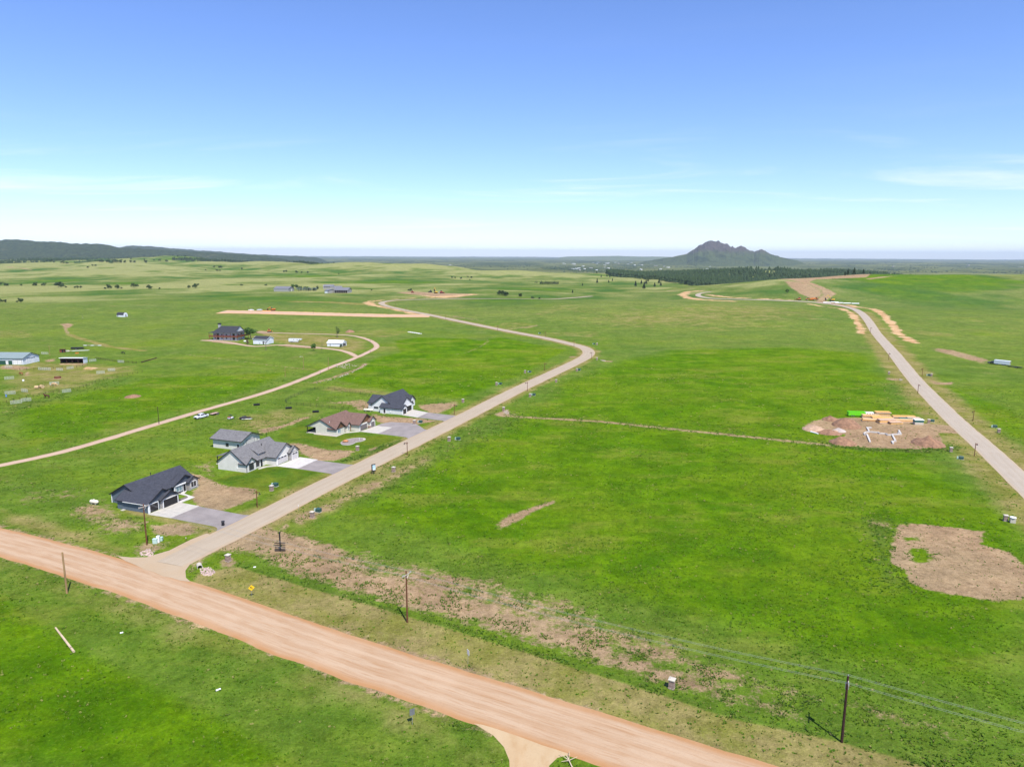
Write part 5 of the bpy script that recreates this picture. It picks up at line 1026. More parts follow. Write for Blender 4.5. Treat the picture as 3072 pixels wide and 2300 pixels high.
# ranch trees
put_tree('broadleaf_tree', 'large green leafy tree between the ranch house and the white garage', 'tree', G(753, 1018), BROAD[0], None, 1.25)
put_tree('broadleaf_tree', 'round green tree below the ranch drive beside the white sign post', 'tree', G(942, 1052), BROAD[1], None, 0.62)
put_tree('broadleaf_tree', 'thin green tree behind the open white garage', 'tree', G(1012, 1012), (BROAD[2][0], crown_mesh('thin_crown', 2.8, 3.6, 6.0, 260, 0.36, 77, mat=m_sparse)), None, 1.0)
put_tree('dark_shrub', 'small dark green bush by the open garage doorway', 'shrub', G(1022, 1042), SHRUBS[2], None, 0.55)
DEAD = trunk_mesh('dead_trunk', 5.6, 0.24, 5, 8, 0.55, True)
t_ = thing('bare_tree', 'leafless grey tree in front of the ranch garage', 'tree', G(798, 1050), 40); part_from(DEAD, 'trunk', t_)
t_ = thing('bare_tree', 'thin leafless sapling beside the ranch drive left of the open garage', 'tree', G(965, 1052), 100); t_.scale = (0.8, 0.8, 1.1); part_from(trunk_mesh('dead_sapling', 5.5, 0.1, 15, 9, 0.3, True), 'trunk', t_)
put_tree('brown_shrub', 'reddish bare bush left of the ranch garage', 'shrub', G(744, 1034), (SHRUBS[0][0], crown_mesh('red_crown', 2.2, 1.8, 2.2, 260, 0.22, 91, mat=leaf_mat('reddish_twigs', (0.06, 0.03, 0.02), (0.14, 0.09, 0.05)))), None, 1.0)
t_ = put_tree('broadleaf_tree', 'small green tree with stones on the slope beside the graded cut', 'tree', G(2362, 881), BROAD[1], None, 0.8)
# ------------------------------------------------------------------ pine forest and distant woods (each one mass)
def mass(name, P, S, mat, n=5, layers=2, squat=1.0):
    """many simple ragged cones in one mesh"""
    m = len(P); rng = RNG; k = n + 1; V = []; F_ = []
    base = np.arange(m) * (k * layers)
    for l in range(layers):
        z0 = 0.12 + 0.42 * l; z1 = 0.62 + 0.38 * l; r = (0.30 - 0.11 * l) * squat; a = rng.uniform(0, 6.28, (m, 1)) + np.arange(n)[None] * 2 * np.pi / n; rr = r * rng.uniform(0.6, 1.25, (m, n)) * S[:, None]
        ring = np.stack([P[:, None, 0] + rr * np.cos(a), P[:, None, 1] + rr * np.sin(a), P[:, None, 2] + (z0 + rng.uniform(-.06, .06, (m, n))) * S[:, None]], -1); ap = (P + np.stack([rng.normal(0, .02, m) * S, rng.normal(0, .02, m) * S, z1 * S], 1))[:, None]
        V.append(np.concatenate([ap, ring], 1))
        for i in range(n): F_.append(np.stack([base + l * k, base + l * k + 1 + i, base + l * k + 1 + (i + 1) % n], 1))
    V = np.concatenate(V, 1).reshape(-1, 3); o = big_mesh(name, V, np.concatenate(F_), mat); o['kind'] = 'stuff'; return o
def on_ground(x, y): return np.stack([x, y, terrain(x, y)], 1)
def fill(poly, n, Ymin, Ymax, seed):
    """random ground points whose bearing/distance lie in a region given as (column, near distance, far distance)"""
    rng = np.random.default_rng(seed); a = np.array(poly, float); p = rng.uniform(a[0, 0], a[-1, 0], n); n0 = np.interp(p, a[:, 0], a[:, 1]); n1 = np.interp(p, a[:, 0], a[:, 2]); Y = n0 + (n1 - n0) * rng.random(n); return (p - PW / 2) / FPX * Y, Y
x, y = fill([(1815, 2450, 2560), (1850, 2150, 2900), (1900, 2000, 3100), (2000, 1850, 3200), (2200, 1500, 3100), (2330, 1480, 3000), (2500, 1550, 3000), (2650, 1750, 2900)], 13000, 0, 0, 3)
kk = (fbm(x / 120, y / 120, 3, 91) > 0.30); x, y = x[kk], y[kk]; mass('pine_forest', on_ground(x, y), RNG.uniform(11, 19, len(x)), m_needle, 5, 2, 1.0)
x, y = fill([(-300, 2900, 4700), (0, 2950, 4600), (130, 3200, 4600), (210, 3700, 4700), (300, 4200, 5000)], 3200, 0, 0, 4); kk = fbm(x / 260, y / 200, 3, 93) > 0.44; x, y = x[kk], y[kk]; mass('dark_pine_wood', on_ground(x, y), RNG.uniform(11, 18, len(x)), m_needle, 5, 2)
x, y = fill([(230, 4300, 5200), (420, 4700, 5300), (560, 4400, 5100), (640, 4300, 5200)], 900, 0, 0, 5); kk = fbm(x / 300, y / 200, 3, 95) > 0.5; x, y = x[kk], y[kk]; mass('hilltop_pine_wood', on_ground(x, y), RNG.uniform(11, 18, len(x)), m_needle, 5, 2)
x, y = fill([(530, 3450, 3700), (600, 3350, 3800), (720, 3300, 3700), (830, 3500, 3800), (950, 3150, 3300), (1010, 3050, 3200)], 900, 0, 0, 6); mass('ridge_pine_belt', on_ground(x, y), RNG.uniform(9, 15, len(x)), m_needle, 5, 2)
x, y = fill([(240, 3000, 3120), (330, 2950, 3060), (350, 2850, 2950)], 160, 0, 0, 16); mass('creek_scrub', on_ground(x, y), RNG.uniform(6, 12, len(x)), m_scrub, 5, 2, 2.2)
# dark shelter belts and groves on the far plain
xs, ys, ss = [], [], []
rng = np.random.default_rng(8)
for _ in range(150):
    p = rng.uniform(700, 3100); Y = 4800 * math.exp(rng.random() * 1.3); c = (p - PW / 2) / FPX * Y; nn = rng.integers(8, 40); w = rng.uniform(40, 260) * Y / 5000; xs.append(c + rng.normal(0, w, nn)); ys.append(Y + rng.normal(0, 25 * Y / 5000, nn)); ss.append(rng.uniform(9, 17, nn) * (Y / 5000) ** 0.3)
x, y, s_ = np.concatenate(xs), np.concatenate(ys), np.concatenate(ss); mass('far_tree_belts', on_ground(x, y), s_, m_needle, 5, 1, 2.2)
x, y = fill([(2600, 2350, 2500), (2800, 2200, 2400), (3000, 2150, 2350), (3200, 2100, 2300)], 420, 0, 0, 9); P = on_ground(x, y)
d = np.array([lift(2900, 824, 1.0)]);  mass('crest_tree_tops', np.stack([x, y, np.maximum(terrain(x, y), CAM_H - 0.0262 * y - 8)], 1) if False else P, RNG.uniform(10, 16, len(x)), m_needle, 5, 2)
# ------------------------------------------------------------------ far town
m_tw = M('far_white_wall', (0.62, 0.62, 0.6), 0.7, 0.05); m_tr = M('far_grey_roof', (0.30, 0.30, 0.31), 0.8, 0.1); m_tt = M('far_tan_wall', (0.42, 0.36, 0.30), 0.8, 0.1)
town = []
for wm_, nm in ((m_tw, 'w'), (m_tt, 't')):
    me1 = MB().box(-0.5, 0.5, -0.5, 0.5, -0.4, 0.6).mesh('far_wall'); me1.materials.append(wm_); me2 = MB().prism([(-0.56, 0.58), (0.56, 0.58), (0, 0.95)], 'x', -0.55, 0.55).mesh('far_roof'); me2.materials.append(m_tr if nm == 't' else m_tw); town.append((me1, me2))
rng = random.Random(5); spots = []
for i in range(46):
    a = rng.choice([rng.uniform(1540, 2250), rng.gauss(1835, 60), rng.gauss(1720, 60), rng.gauss(1960, 90)]); b = rng.choice([rng.uniform(788, 812), rng.gauss(806, 3.5), rng.gauss(791, 2)]); spots.append((a, min(max(b, 785), 813)))
spots += [(2312, 797), (2680, 800), (2905, 796), (3062, 801), (1350, 795), (1310, 801), (2130, 800), (1925, 796), (2005, 803)]
for i, (a, b) in enumerate(sorted(spots)):
    q = G(a, b)
    if q.y < 3000: continue
    t_ = thing('far_house', f'tiny pale building of the distant town on the plain, {ordinal(i)} from the left', 'building', q, rng.uniform(0, 180), 'buildings of the distant town'); t_.scale = (rng.uniform(14, 34) * q.y / 6000, rng.uniform(10, 20) * q.y / 6000, rng.uniform(6, 9))
    mm = town[0 if rng.random() < 0.72 else 1]; part_from(mm[0], 'wall', t_); part_from(mm[1], 'roof', t_)
# ------------------------------------------------------------------ street lights, lot markers, utilities
m_pole = M('brown_stained_pole', (0.125, 0.048, 0.022), 0.8, 0.25, 2); m_dpole = M('dark_creosote_pole', (0.042, 0.018, 0.014), 0.8, 0.3, 2); m_tpole = M('weathered_tan_pole', (0.30, 0.19, 0.09), 0.9, 0.25, 2, stretch=(1, 1, .2)); m_steel = M('galvanised_steel', (0.42, 0.43, 0.44), 0.45, 0.1, 4, 0.6)
m_brick = stone_mat('pinkish_brick', (0.27, 0.175, 0.14), (0.40, 0.29, 0.24)); m_cap = M('limestone_cap', (0.50, 0.45, 0.37), 0.85, 0.08, 2); m_rubble = M('pale_rubble', (0.34, 0.29, 0.23), 0.95, 0.25, 4)
m_xf = M('transformer_green', (0.028, 0.075, 0.062), 0.5, 0.1); m_ped = M('pale_green_pedestal', (0.42, 0.56, 0.50), 0.5, 0.06); m_wood = M('raw_lumber', (0.62, 0.42, 0.22), 0.8, 0.2, 2, stretch=(1, 6, 6)); m_wire = M('aluminium_wire', (0.34, 0.35, 0.35), 0.5, 0.05)
LIGHTS_A = [(772, 1520.6, -20), (1222, 1365, 160), (1363, 1244, -20), (1582, 1173, 160), (1633.6, 1112, -20), (1775, 1077, 170), (1722, 1040, 200), (1637, 1011.6, 200), (1493, 992, 20), (1337.5, 958.6, 200), (1288, 941, 200), (1218, 933, 20), (1186, 920, 30), (1126, 908.5, 0), (1203, 898.5, 270), (1307, 895.5, 270), (1671, 897.5, 270)]
LIGHTS_B = [(2922.8, 1368, 30), (2918.6, 1263.5, 205), (2753, 1180, 25), (2766, 1128, 205), (2665.6, 1079.5, 25), (2611, 998, 20), (2382.6, 903.5, 270), (2229, 899.5, 90), (2144, 892.5, 90), (2132.5, 875, 250)]
LIGHTS_C = [(940, 941.7, 270), (745, 929, 270)]
lp_me = {}
def light_parts():
    a = MB().tube((0, 0, -0.4), (0, 0, 4.6), 0.13, 0.10, 8).mesh('post'); a.materials.append(m_pole)
    b = MB().box(-0.35, 1.15, -0.06, 0.06, 4.12, 4.26).mesh('arm'); b.materials.append(m_pole)
    c = MB().tube((0.08, 0, 3.65), (0.6, 0, 4.12), 0.04, 0.04, 6).mesh('brace'); c.materials.append(m_pole)
    d = MB().lathe([(0.05, 0.42), (0.07, 0.25), (0.26, 0.08), (0.28, 0.0)], 10, (1.02, 0, 3.72)).mesh('lamp'); d.materials.append(m_black)
    return dict(post=a, arm=b, brace=c, lamp=d)
LPM = light_parts()
def lights(L, what, group):
    for i, (a, b, ang) in enumerate(L):
        t_ = thing('street_light', f'brown wooden street light on {what}, {ordinal(i)} from the near end', 'street light', G(a, b), ang, group)
        for k, me in LPM.items(): part_from(me, k, t_)
lights(LIGHTS_A, 'the winding road past the houses', 'street lights of the winding road'); lights(LIGHTS_B, 'the road at right', 'street lights of the right road'); lights(LIGHTS_C, 'the raw graded road', 'street lights of the graded road')
PIL = [(684.8, 1683), (815, 1471.7), (937, 1551.7), (1072.6, 1351), (1243, 1271.8), (1347.5, 1322.8), (1389, 1207), (1181, 1415), (1489.6, 1155.8), (1575, 1119), (1590, 1190.5), (1511, 1231.7), (1668.6, 1147), (1730.5, 1113.5), (1791, 1035), (1790.8, 1079.8)]
PIR = [(3016, 1562), (2853, 1354.6), (2996, 1297.8), (2786, 1269), (2666.8, 1123), (2794, 1129)]
def pillar_parts():
    a = MB().box(-0.42, 0.42, -0.42, 0.42, -0.2, 1.45).mesh('brick_shaft'); a.materials.append(m_brick)
    b = MB().box(-0.52, 0.52, -0.52, 0.52, 1.45, 1.6); b.hexa([(-.5, -.5, 1.6), (.5, -.5, 1.6), (.5, .5, 1.6), (-.5, .5, 1.6)], [(-.2, -.2, 1.7), (.2, -.2, 1.7), (.2, .2, 1.7), (-.2, .2, 1.7)]); b = b.mesh('cap'); b.materials.append(m_cap)
    c = MB().box(-0.48, 0.48, -0.48, 0.48, -0.2, 0.18).mesh('plinth'); c.materials.append(m_rubble); return dict(brick_shaft=a, cap=b, plinth=c)
PLM = pillar_parts()
def pillars(L, what, group):
    for i, (a, b) in enumerate(sorted(L, key=lambda q: -q[1])):
        t_ = thing('brick_pillar', f'brick lot pillar with pale cap beside {what}, {ordinal(i)} counting from the front', 'pillar', G(a, b), -20, group)
        for k, me in PLM.items(): part_from(me, k, t_)
pillars(PIL, 'the winding road', 'lot pillars of the winding road'); pillars(PIR, 'the right-hand road', 'lot pillars of the right road')
t_ = thing('brick_pillar', 'brick lot pillar standing alone in the weedy strip above the gravel road', 'pillar', G(2015, 2063), -28, 'lot pillars')
for k, me in PLM.items(): part_from(me, k, t_)
XF = [(956, 1535, 0), (827, 1458, 0), (1375, 1319, 0), (1262, 1268, 0), (1502, 1153, 0), (1590, 1117, 0), (1602, 1186, 0), (1738, 1111, 0), (1783, 1033, 0), (2797, 1265, 1), (2883, 1377, 1), (2787, 1127, 1), (1620, 1001, 0), (2985, 1282, 1)]
xa = MB().box(-0.62, 0.62, -0.5, 0.5, 0.0, 0.78).hexa([(-.66, -.54, .78), (.66, -.54, .78), (.66, .54, .78), (-.66, .54, .78)], [(-.66, -.3, .98), (.66, -.3, .98), (.66, .54, .98), (-.66, .54, .98)]).mesh('cabinet'); xa.materials.append(m_xf)
xb = MB().box(-0.72, 0.72, -0.6, 0.6, -0.2, 0.06).mesh('pad'); xb.materials.append(m_conc); xc = MB().box(-1.25, -0.85, -0.25, 0.15, -0.1, 0.75).box(-1.22, -0.88, -0.22, 0.12, 0.75, 0.86).mesh('pedestal'); xc.materials.append(m_ped)
for i, (a, b, s) in enumerate(sorted(XF, key=lambda q: (q[2], -q[1]))):
    n_ = i if s == 0 else i - sum(1 for q in XF if q[2] == 0)
    t_ = thing('ground_transformer', f'dark green electrical cabinet beside the {"right-hand" if s else "winding"} road, {ordinal(n_)} counting from the front', 'transformer', G(a, b), -20, 'green electrical cabinets')
    part_from(xa, 'cabinet', t_); part_from(xb, 'pad', t_); part_from(xc, 'pedestal', t_)
for a, b, w, hh, mt, lab in [(466, 1629, 0.95, 1.15, m_ped, 'pale green utility box, largest of three by the corner power pole'), (475.5, 1626, 0.6, 1.55, m_white, 'tall narrow white utility box by the corner power pole'), (485, 1621, 0.5, 0.9, m_ped, 'smallest pale green utility box by the corner power pole')]:
    t_ = thing('utility_box', lab, 'utility box', G(a, b), 5); MB().box(-w / 2, w / 2, -0.35, 0.35, 0.0, hh - 0.12).build('cabinet', mt, t_, bevel=0.03); MB().box(-w / 2 - .04, w / 2 + .04, -0.39, 0.39, hh - 0.12, hh).build('lid', mt, t_, bevel=0.03)
t_ = thing('mail_kiosk', 'cream mail cabinet with white lid beside the brick pillar at right', 'mailbox', G(3037, 1567), -20); MB().box(-0.6, 0.6, -0.5, 0.5, 0, 1.35).build('cabinet', m_cap, t_, bevel=0.03); MB().lathe([(0.75, 0.0), (0.72, 0.12), (0.4, 0.22)], 12, (0, 0, 1.35)).build('lid', m_white, t_)

# ------------------------------------------------------------------ overhead power line
def power_pole(a, b, h, mat, label, ang=0.0, arm=True, can=False, r=0.15):
    q = G(a, b); t_ = thing('power_pole', label, 'power pole', q, ang); MB().tube((0, 0, -0.5), (0, 0, h), r * 1.15, r * 0.8, 10).build('pole', mat, t_)
    if arm:
        c = MB().box(-1.3, 1.3, -0.16, -0.04, h - 0.75, h - 0.6).build('crossarm', M('grey_crossarm', (0.42, 0.36, 0.30), 0.8, 0.15), t_); MB().tube((-0.7, -0.1, h - 0.7), (0, -0.1, h - 1.4), 0.025, 0.025, 5).tube((0.7, -0.1, h - 0.7), (0, -0.1, h - 1.4), 0.025, 0.025, 5).build('arm_brace', m_steel, t_)
        for x in (-1.2, -0.85, 0.85, 1.2): MB().lathe([(0.03, -0.02), (0.07, 0.02), (0.05, 0.08), (0.07, 0.12), (0.03, 0.2)], 8, (x, -0.1, h - 0.6)).build('insulator', m_steel, t_)
    if can: MB().tube((0.34, 0, h - 2.1), (0.34, 0, h - 1.2), 0.24, 0.24, 12).build('transformer_can', m_steel, t_); MB().tube((0.3, 0, h - 1.2), (0.3, 0, h - 0.95), 0.05, 0.03, 6).build('bushing', m_steel, t_)
    return q
pA = power_pole(441, 1634, 9.9, m_pole, 'brown power pole with crossarm in front of the slate blue house', 60); pB = power_pole(1222, 1866, 10.0, m_pole, 'brown power pole with crossarm standing in the middle of the mown verge', 60); pC = power_pole(2525, 2225, 10.0, m_dpole, 'dark power pole with crossarm at the lower right', 66, True, True, 0.17)
pD = Vector((110, 55, 0)); pD.z = 0; pZ = pA + (pA - pB) * 1.0
def wire(p, q, sag, label):
    n = 26; b = MB(); pts = [Vector(p).lerp(Vector(q), i / n) - Vector((0, 0, sag * 4 * (i / n) * (1 - i / n))) for i in range(n + 1)]
    for u, v in zip(pts[:-1], pts[1:]): b.tube(u, v, 0.011, 0.011, 4, False)
    tag(b.build('power_line_wire', m_wire), label, 'wire', 'overhead wires')
for span, (p, q), w in (('left', (pA, pB), 'between the corner pole and the verge pole'), ('mid', (pB, pC), 'between the two verge poles'), ('right', (pC, pD), 'right of the dark pole')):
    for k, x in enumerate((-1.2, -0.85, 0.85, 1.2)):
        d = (q - p); d.z = 0; d.normalize(); nrm = Vector((-d.y, d.x, 0)); top = Vector((0, 0, 9.6)); wire(p + nrm * x + top, q + nrm * x + top, 0.9, f'thin overhead wire {w}, {ORD[k]} from the near side')
def bare_pole(a, b, h, mat, label, r=0.14): t_ = thing('power_pole', label, 'power pole', G(a, b), 0); MB().tube((0, 0, -0.4), (0, 0, h), r, r * 0.8, 8).build('pole', mat, t_); return t_
bare_pole(201, 1779, 8.6, m_tpole, 'bare tan pole at the roadside, lower left', 0.19)
bare_pole(477, 1272, 7.0, m_dpole, 'dark thin pole beside the dirt ranch road', 0.12)
for a, b, h, lab in [(911, 1106, 7.4, 'yellowish pole below the ranch drive with a lamp arm'), (986, 1110, 7.4, 'pale pole where the ranch drive meets the lower paddock'), (150, 1066, 6.5, 'thin yellow pole behind the horse barn'), (856, 1130, 5.6, 'short yellowish pole in the left hayfield')]: bare_pole(a, b, h, m_tpole, lab, 0.12)
t_ = bpy.data.objects[[o.name for o in bpy.data.objects if o.get('label') == 'yellowish pole below the ranch drive with a lamp arm'][0]]; MB().tube((0, 0, 7.1), (-1.6, 0, 7.3), 0.05, 0.05, 6).build('lamp_arm', m_steel, t_); MB().lathe([(0.1, .2), (0.3, 0)], 8, (-1.7, 0, 7.1)).build('lamp', m_steel, t_)
for a, b, lab in [(1111, 1059, 'steel fence post at the near side of the drive bend'), (1111, 1031, 'steel fence post at the far side of the drive bend'), (1009, 1104, 'short post beside the ranch drive mouth'), (961, 1124, 'short post on the lower edge of the ranch road'), (249, 957, 'small post with a white tag on the far left pasture')]:
    t_ = thing('marker_post', lab, 'post', G(a, b)); MB().tube((0, 0, -0.2), (0, 0, 2.2 if b > 1050 else 4.2), 0.09, 0.07, 6).build('post', m_dpole, t_); MB().box(-0.14, 0.14, -0.12, -0.09, 1.2, 1.8).build('marker_plate', m_steel, t_)
# fallen pole
q0, q1 = G(167, 1885), G(222, 1957); d = q1 - q0; t_ = thing('fallen_pole', 'pale utility pole lying in the grass at lower left', 'pole', q0, math.degrees(math.atan2(d.y, d.x))); MB().tube((0, 0, 0.2), (d.length, 0, 0.22), 0.14, 0.2, 10).build('pole', M('bleached_pole', (0.52, 0.40, 0.27), 0.9, 0.2, 2, stretch=(.2, 1, 1)), t_); MB().tube((d.length * 0.86, 0, 0.22), (d.length * 0.87, 0, 0.22), 0.215, 0.215, 10).build('metal_band', m_black, t_)
# signs
q = G(756, 1790); t_ = thing('curve_warning_sign', 'yellow diamond curve warning sign on the verge', 'sign', q, 28); MB().tube((0, 0, -0.2), (0, 0, 2.3), 0.035, 0.035, 6).build('post', m_steel, t_)
sp_ = MB().prism([(0, 1.35), (0.6, 1.95), (0, 2.55), (-0.6, 1.95)], 'y', -0.05, -0.02).build('sign_plate', M('warning_yellow', (0.80, 0.50, 0.015), 0.5, 0.04), t_)
MB().prism([(0.06, 1.66), (0.16, 1.66), (0.16, 2.0), (-0.1, 2.12), (-0.06, 2.24), (-0.3, 2.12), (-0.2, 1.86), (-0.15, 1.99), (0.06, 1.9)], 'y', -0.058, -0.051).build('curve_arrow', m_black, sp_)
q = G(1404, 1990); t_ = thing('roadside_sign', 'small white sign on a thin post in the mown verge', 'sign', q, 118); MB().tube((0, 0, -0.2), (0, 0, 2.0), 0.03, 0.03, 6).build('post', m_steel, t_); MB().box(-0.4, 0.4, -0.05, -0.02, 1.6, 2.45).build('sign_plate', m_white, t_); MB().box(-0.25, 0.25, -0.056, -0.051, 1.8, 2.2).build('sign_legend', M('sign_blue', (0.06, 0.10, 0.22), 0.5), t_)
q = G(1237, 2172); t_ = thing('roadside_sign', 'grey back of a road sign below the gravel road', 'sign', q, 30); MB().tube((0, 0, -0.2), (0, 0, 2.2), 0.04, 0.04, 6).build('post', m_steel, t_); MB().box(-0.38, 0.38, -0.05, -0.02, 1.5, 2.5).build('sign_plate', M('sign_grey', (0.15, 0.155, 0.16), 0.6, 0.1), t_)
q = G(1121, 1421); t_ = thing('sale_sign', 'black and white real estate sign board beside the winding road', 'sign', q, 30); MB().box(-0.62, 0.62, -0.06, 0.06, 0.75, 3.1).build('sign_board', m_black, t_); MB().box(-0.3, 0.6, -0.075, -0.062, 1.55, 2.8).build('printed_panel', M('sign_pale_blue', (0.45, 0.62, 0.72), 0.5, 0.3, 3), t_); MB().box(-0.3, 0.6, -0.075, -0.062, 1.2, 1.52).build('printed_strip', m_white, t_)
for x in (-0.5, 0.5): MB().box(x - 0.06, x + 0.06, -0.05, 0.05, -0.3, 0.75).build('post', m_tpole, t_)
q = G(841.5, 1653); t_ = thing('plank_sign_frame', 'tall black post with five horizontal planks on bare ground by the junction', 'sign', q, 2); MB().box(-0.13, 0.13, -0.12, 0.12, -0.2, 4.6).build('post', m_black, t_)
for i in range(5): MB().box(-1.2, 1.2, -0.2, -0.125, 0.15 + i * 0.45, 0.35 + i * 0.45).build('plank', M('black_brown_plank', (0.035, 0.027, 0.022), 0.7, 0.3), t_)
q = G(896, 1531); t_ = thing('reflector_post', 'thin grey reflector post at the right edge of the winding road', 'post', q); MB().tube((0, 0, -0.2), (0, 0, 1.6), 0.03, 0.03, 6).build('post', m_steel, t_); MB().box(-.06, .06, -.05, -.03, 1.2, 1.6).build('reflector', m_white, t_)
q = G(559, 1624); t_ = thing('reflector_post', 'short brown post at the left edge of the winding road', 'post', q); MB().tube((0, 0, -0.2), (0, 0, 1.0), 0.05, 0.05, 6).build('post', m_pole, t_); MB().box(-.1, .1, -.08, -.05, .8, 1.1).build('marker_plate', m_cap, t_)
# bins, tanks, yard things
q = G(669.5, 1576); t_ = thing('wheelie_bin', 'black wheeled rubbish bin at the end of the slate blue house driveway', 'bin', q, 20)
MB().hexa([(-.28, -.3, .12), (.28, -.3, .12), (.28, .3, .12), (-.28, .3, .12)], [(-.36, -.4, 1.05), (.36, -.4, 1.05), (.36, .4, 1.05), (-.36, .4, 1.05)]).build('body', m_black, t_); MB().hexa([(-.4, -.44, 1.05), (.4, -.44, 1.05), (.4, .46, 1.05), (-.4, .46, 1.05)], [(-.36, -.38, 1.16), (.36, -.38, 1.16), (.36, .4, 1.16), (-.36, .4, 1.16)]).build('lid', m_black, t_)
for x in (-.3, .3): MB().tube((x - .04, .3, .14), (x + .04, .3, .14), .14, .14, 10).build('wheel', m_black, t_)
def propane(a, b, ang, L, label, mt):
    t_ = thing('propane_tank', label, 'tank', G(a, b), ang); b_ = MB(); b_.lathe([(0.0, -L / 2), (0.32, -L / 2 + .08), (0.5, -L / 2 + .35), (0.5, L / 2 - .35), (0.32, L / 2 - .08), (0, L / 2)], 14); b_.v = [(z, y, x + 0.75) for x, y, z in b_.v]; b_.build('shell', mt, t_, smooth=True)
    MB().tube((0, 0, 1.2), (0, 0, 1.45), .18, .18, 8).build('valve_dome', mt, t_)
    for x in (-L / 4, L / 4): MB().box(x - .1, x + .1, -.35, .35, -0.1, .4).build('saddle', m_conc, t_)
m_tank = M('cream_tank', (0.66, 0.60, 0.48), 0.5, 0.05); propane(283, 1512, -15, 2.6, 'cream propane tank left of the slate blue house', m_tank); propane(1105, 1234, -10, 4.2, 'long cream propane tank beside the navy roofed house', m_tank); propane(738, 1026, 15, 3.4, 'white propane tank left of the ranch garage', m_white)
# round gravel bed with border
def blob(O, pts, ang=-20): return [tuple(v) for v in lw(O, pts, ang)]
b0 = [G(850 + x / 4.02, 1130 + y / 4.02) for x, y in [(690, 795), (740, 765), (830, 745), (920, 738), (985, 745), (985, 762), (940, 780), (880, 790), (830, 815), (770, 825), (710, 818)]]
pts = resample([(p.x, p.y) for p in b0] + [(b0[0].x, b0[0].y)], 0.5)[:-1]
t_ = thing('gravel_bed', 'kidney-shaped gravel island with pale border in the cream house lawn', 'garden bed', (pts[:, 0].mean(), pts[:, 1].mean(), 0)); c = pts.mean(0); lp_ = [(p[0] - c[0], p[1] - c[1]) for p in pts]
MB().prism(lp_, 'z', -0.05, 0.09).build('gravel_fill', M('grey_gravel', (0.25, 0.21, 0.19), 0.95, 0.35, 6), t_)
bd = MB()
for (ax, ay), (bx_, by) in zip(lp_, lp_[1:] + lp_[:1]): bd.tube((ax, ay, 0.06), (bx_, by, 0.06), 0.09, 0.09, 6)
bd.build('stone_border', m_conc, t_); MB().lathe([(0.9, 0), (1.1, .35), (0.6, .7), (0.2, .8)], 9, (-2.2, -1.0, 0.05)).build('orange_boulder', M('orange_rock', (0.38, 0.17, 0.07), 0.9, 0.3, 2), t_); MB().tube((2.2, 1.4, 0), (2.2, 1.4, 1.0), .06, .06, 6).build('white_stake', m_white, t_); MB().lathe([(0.5, 0), (0.45, .3), (0.2, .4)], 8, (3.6, 2.6, 0.05)).build('pale_boulder', m_cap, t_)
def rocks(name, label, poly, n, lo_, hi_, mat, seed):
    P = np.array([[p.x, p.y] for p in (G(*q) for q in poly)]); rng = random.Random(seed); b = MB(); k = 0; x0, y0 = P.min(0); x1, y1 = P.max(0)
    while k < n:
        x, y = rng.uniform(x0, x1), rng.uniform(y0, y1)
        if sdist(np.array([[x, y]]), P)[0] > 0: continue
        s = rng.uniform(lo_, hi_); k += 1; z = float(terrain(x, y)); vs = [(x + s * rng.uniform(.6, 1) * math.cos(a), y + s * rng.uniform(.6, 1) * math.sin(a), z - 0.05) for a in np.arange(0, 6.2, 1.05)]; tp = [(x + (v[0] - x) * .5, y + (v[1] - y) * .5, z + s * rng.uniform(.5, .8)) for v in vs]; m_ = len(vs)
        b.add(vs + tp, [(i, (i + 1) % m_, m_ + (i + 1) % m_, m_ + i) for i in range(m_)] + [tuple(range(m_, 2 * m_))])
    o = b.build(name, mat); o['kind'] = 'stuff'; o['label'] = label; return o
m_rip = M('pink_riprap', (0.44, 0.33, 0.29), 0.95, 0.3, 1.5)
rocks('riprap_stones', 'pinkish stones at the culvert mouth', [(598, 1706), (630, 1700), (645, 1716), (632, 1728), (606, 1724)], 150, .12, .34, m_rip, 3); rocks('riprap_stones', 'pinkish stones by the corner utility boxes', [(418, 1660), (445, 1645), (466, 1656), (455, 1668), (425, 1668)], 120, .12, .32, m_rip, 4)
for i, pl in enumerate([[(1225, 995), (1262, 999), (1255, 1002), (1225, 998)], [(2698, 1137), (2710, 1139), (2700, 1142)], [(1800, 1080), (1818, 1082), (1812, 1084)], [(1505, 1240), (1520, 1228), (1530, 1243)], [(1000, 1100), (1040, 1088), (1080, 1096), (1040, 1106)], [(940, 1152), (1000, 1136), (1060, 1114), (1098, 1090), (1100, 1094), (1050, 1122), (980, 1144)]]): rocks('pale_rubble_stones', 'scattered pale stones', pl, 45 if i < 4 else 60, .2, .5 if i != 3 else .4, m_rubble, 10 + i)
q = G(600, 1705); t_ = thing('culvert_pipe', 'pale flared culvert end below the road junction', 'pipe', q, 120)
cv = MB(); n = 14
for r0, r1 in ((0.55, 0.47),): cv.add([(x, r * math.cos(a), 0.25 + r * math.sin(a)) for x in (0, 1.6) for r in (r0, r1) for a in np.linspace(0, 6.283, n, endpoint=False)], [(i, (i + 1) % n, n * 2 + (i + 1) % n, n * 2 + i) for i in range(n)] + [(n + i, n + (i + 1) % n, n * 3 + (i + 1) % n, n * 3 + i) for i in range(n)] + [(i, (i + 1) % n, n + (i + 1) % n, n + i) for i in range(n)])
cv.build('pipe', m_cap, t_)
q = G(1707, 2290); t_ = thing('dead_branch', 'bleached forked dead branch in the grass at the bottom edge', 'branch', q, 20); MB().tube((0, -1.6, .1), (0.1, 1.0, .5), .1, .07, 7).build('stem', M('bleached_wood', (0.50, 0.40, 0.28), 0.9, 0.2), t_)
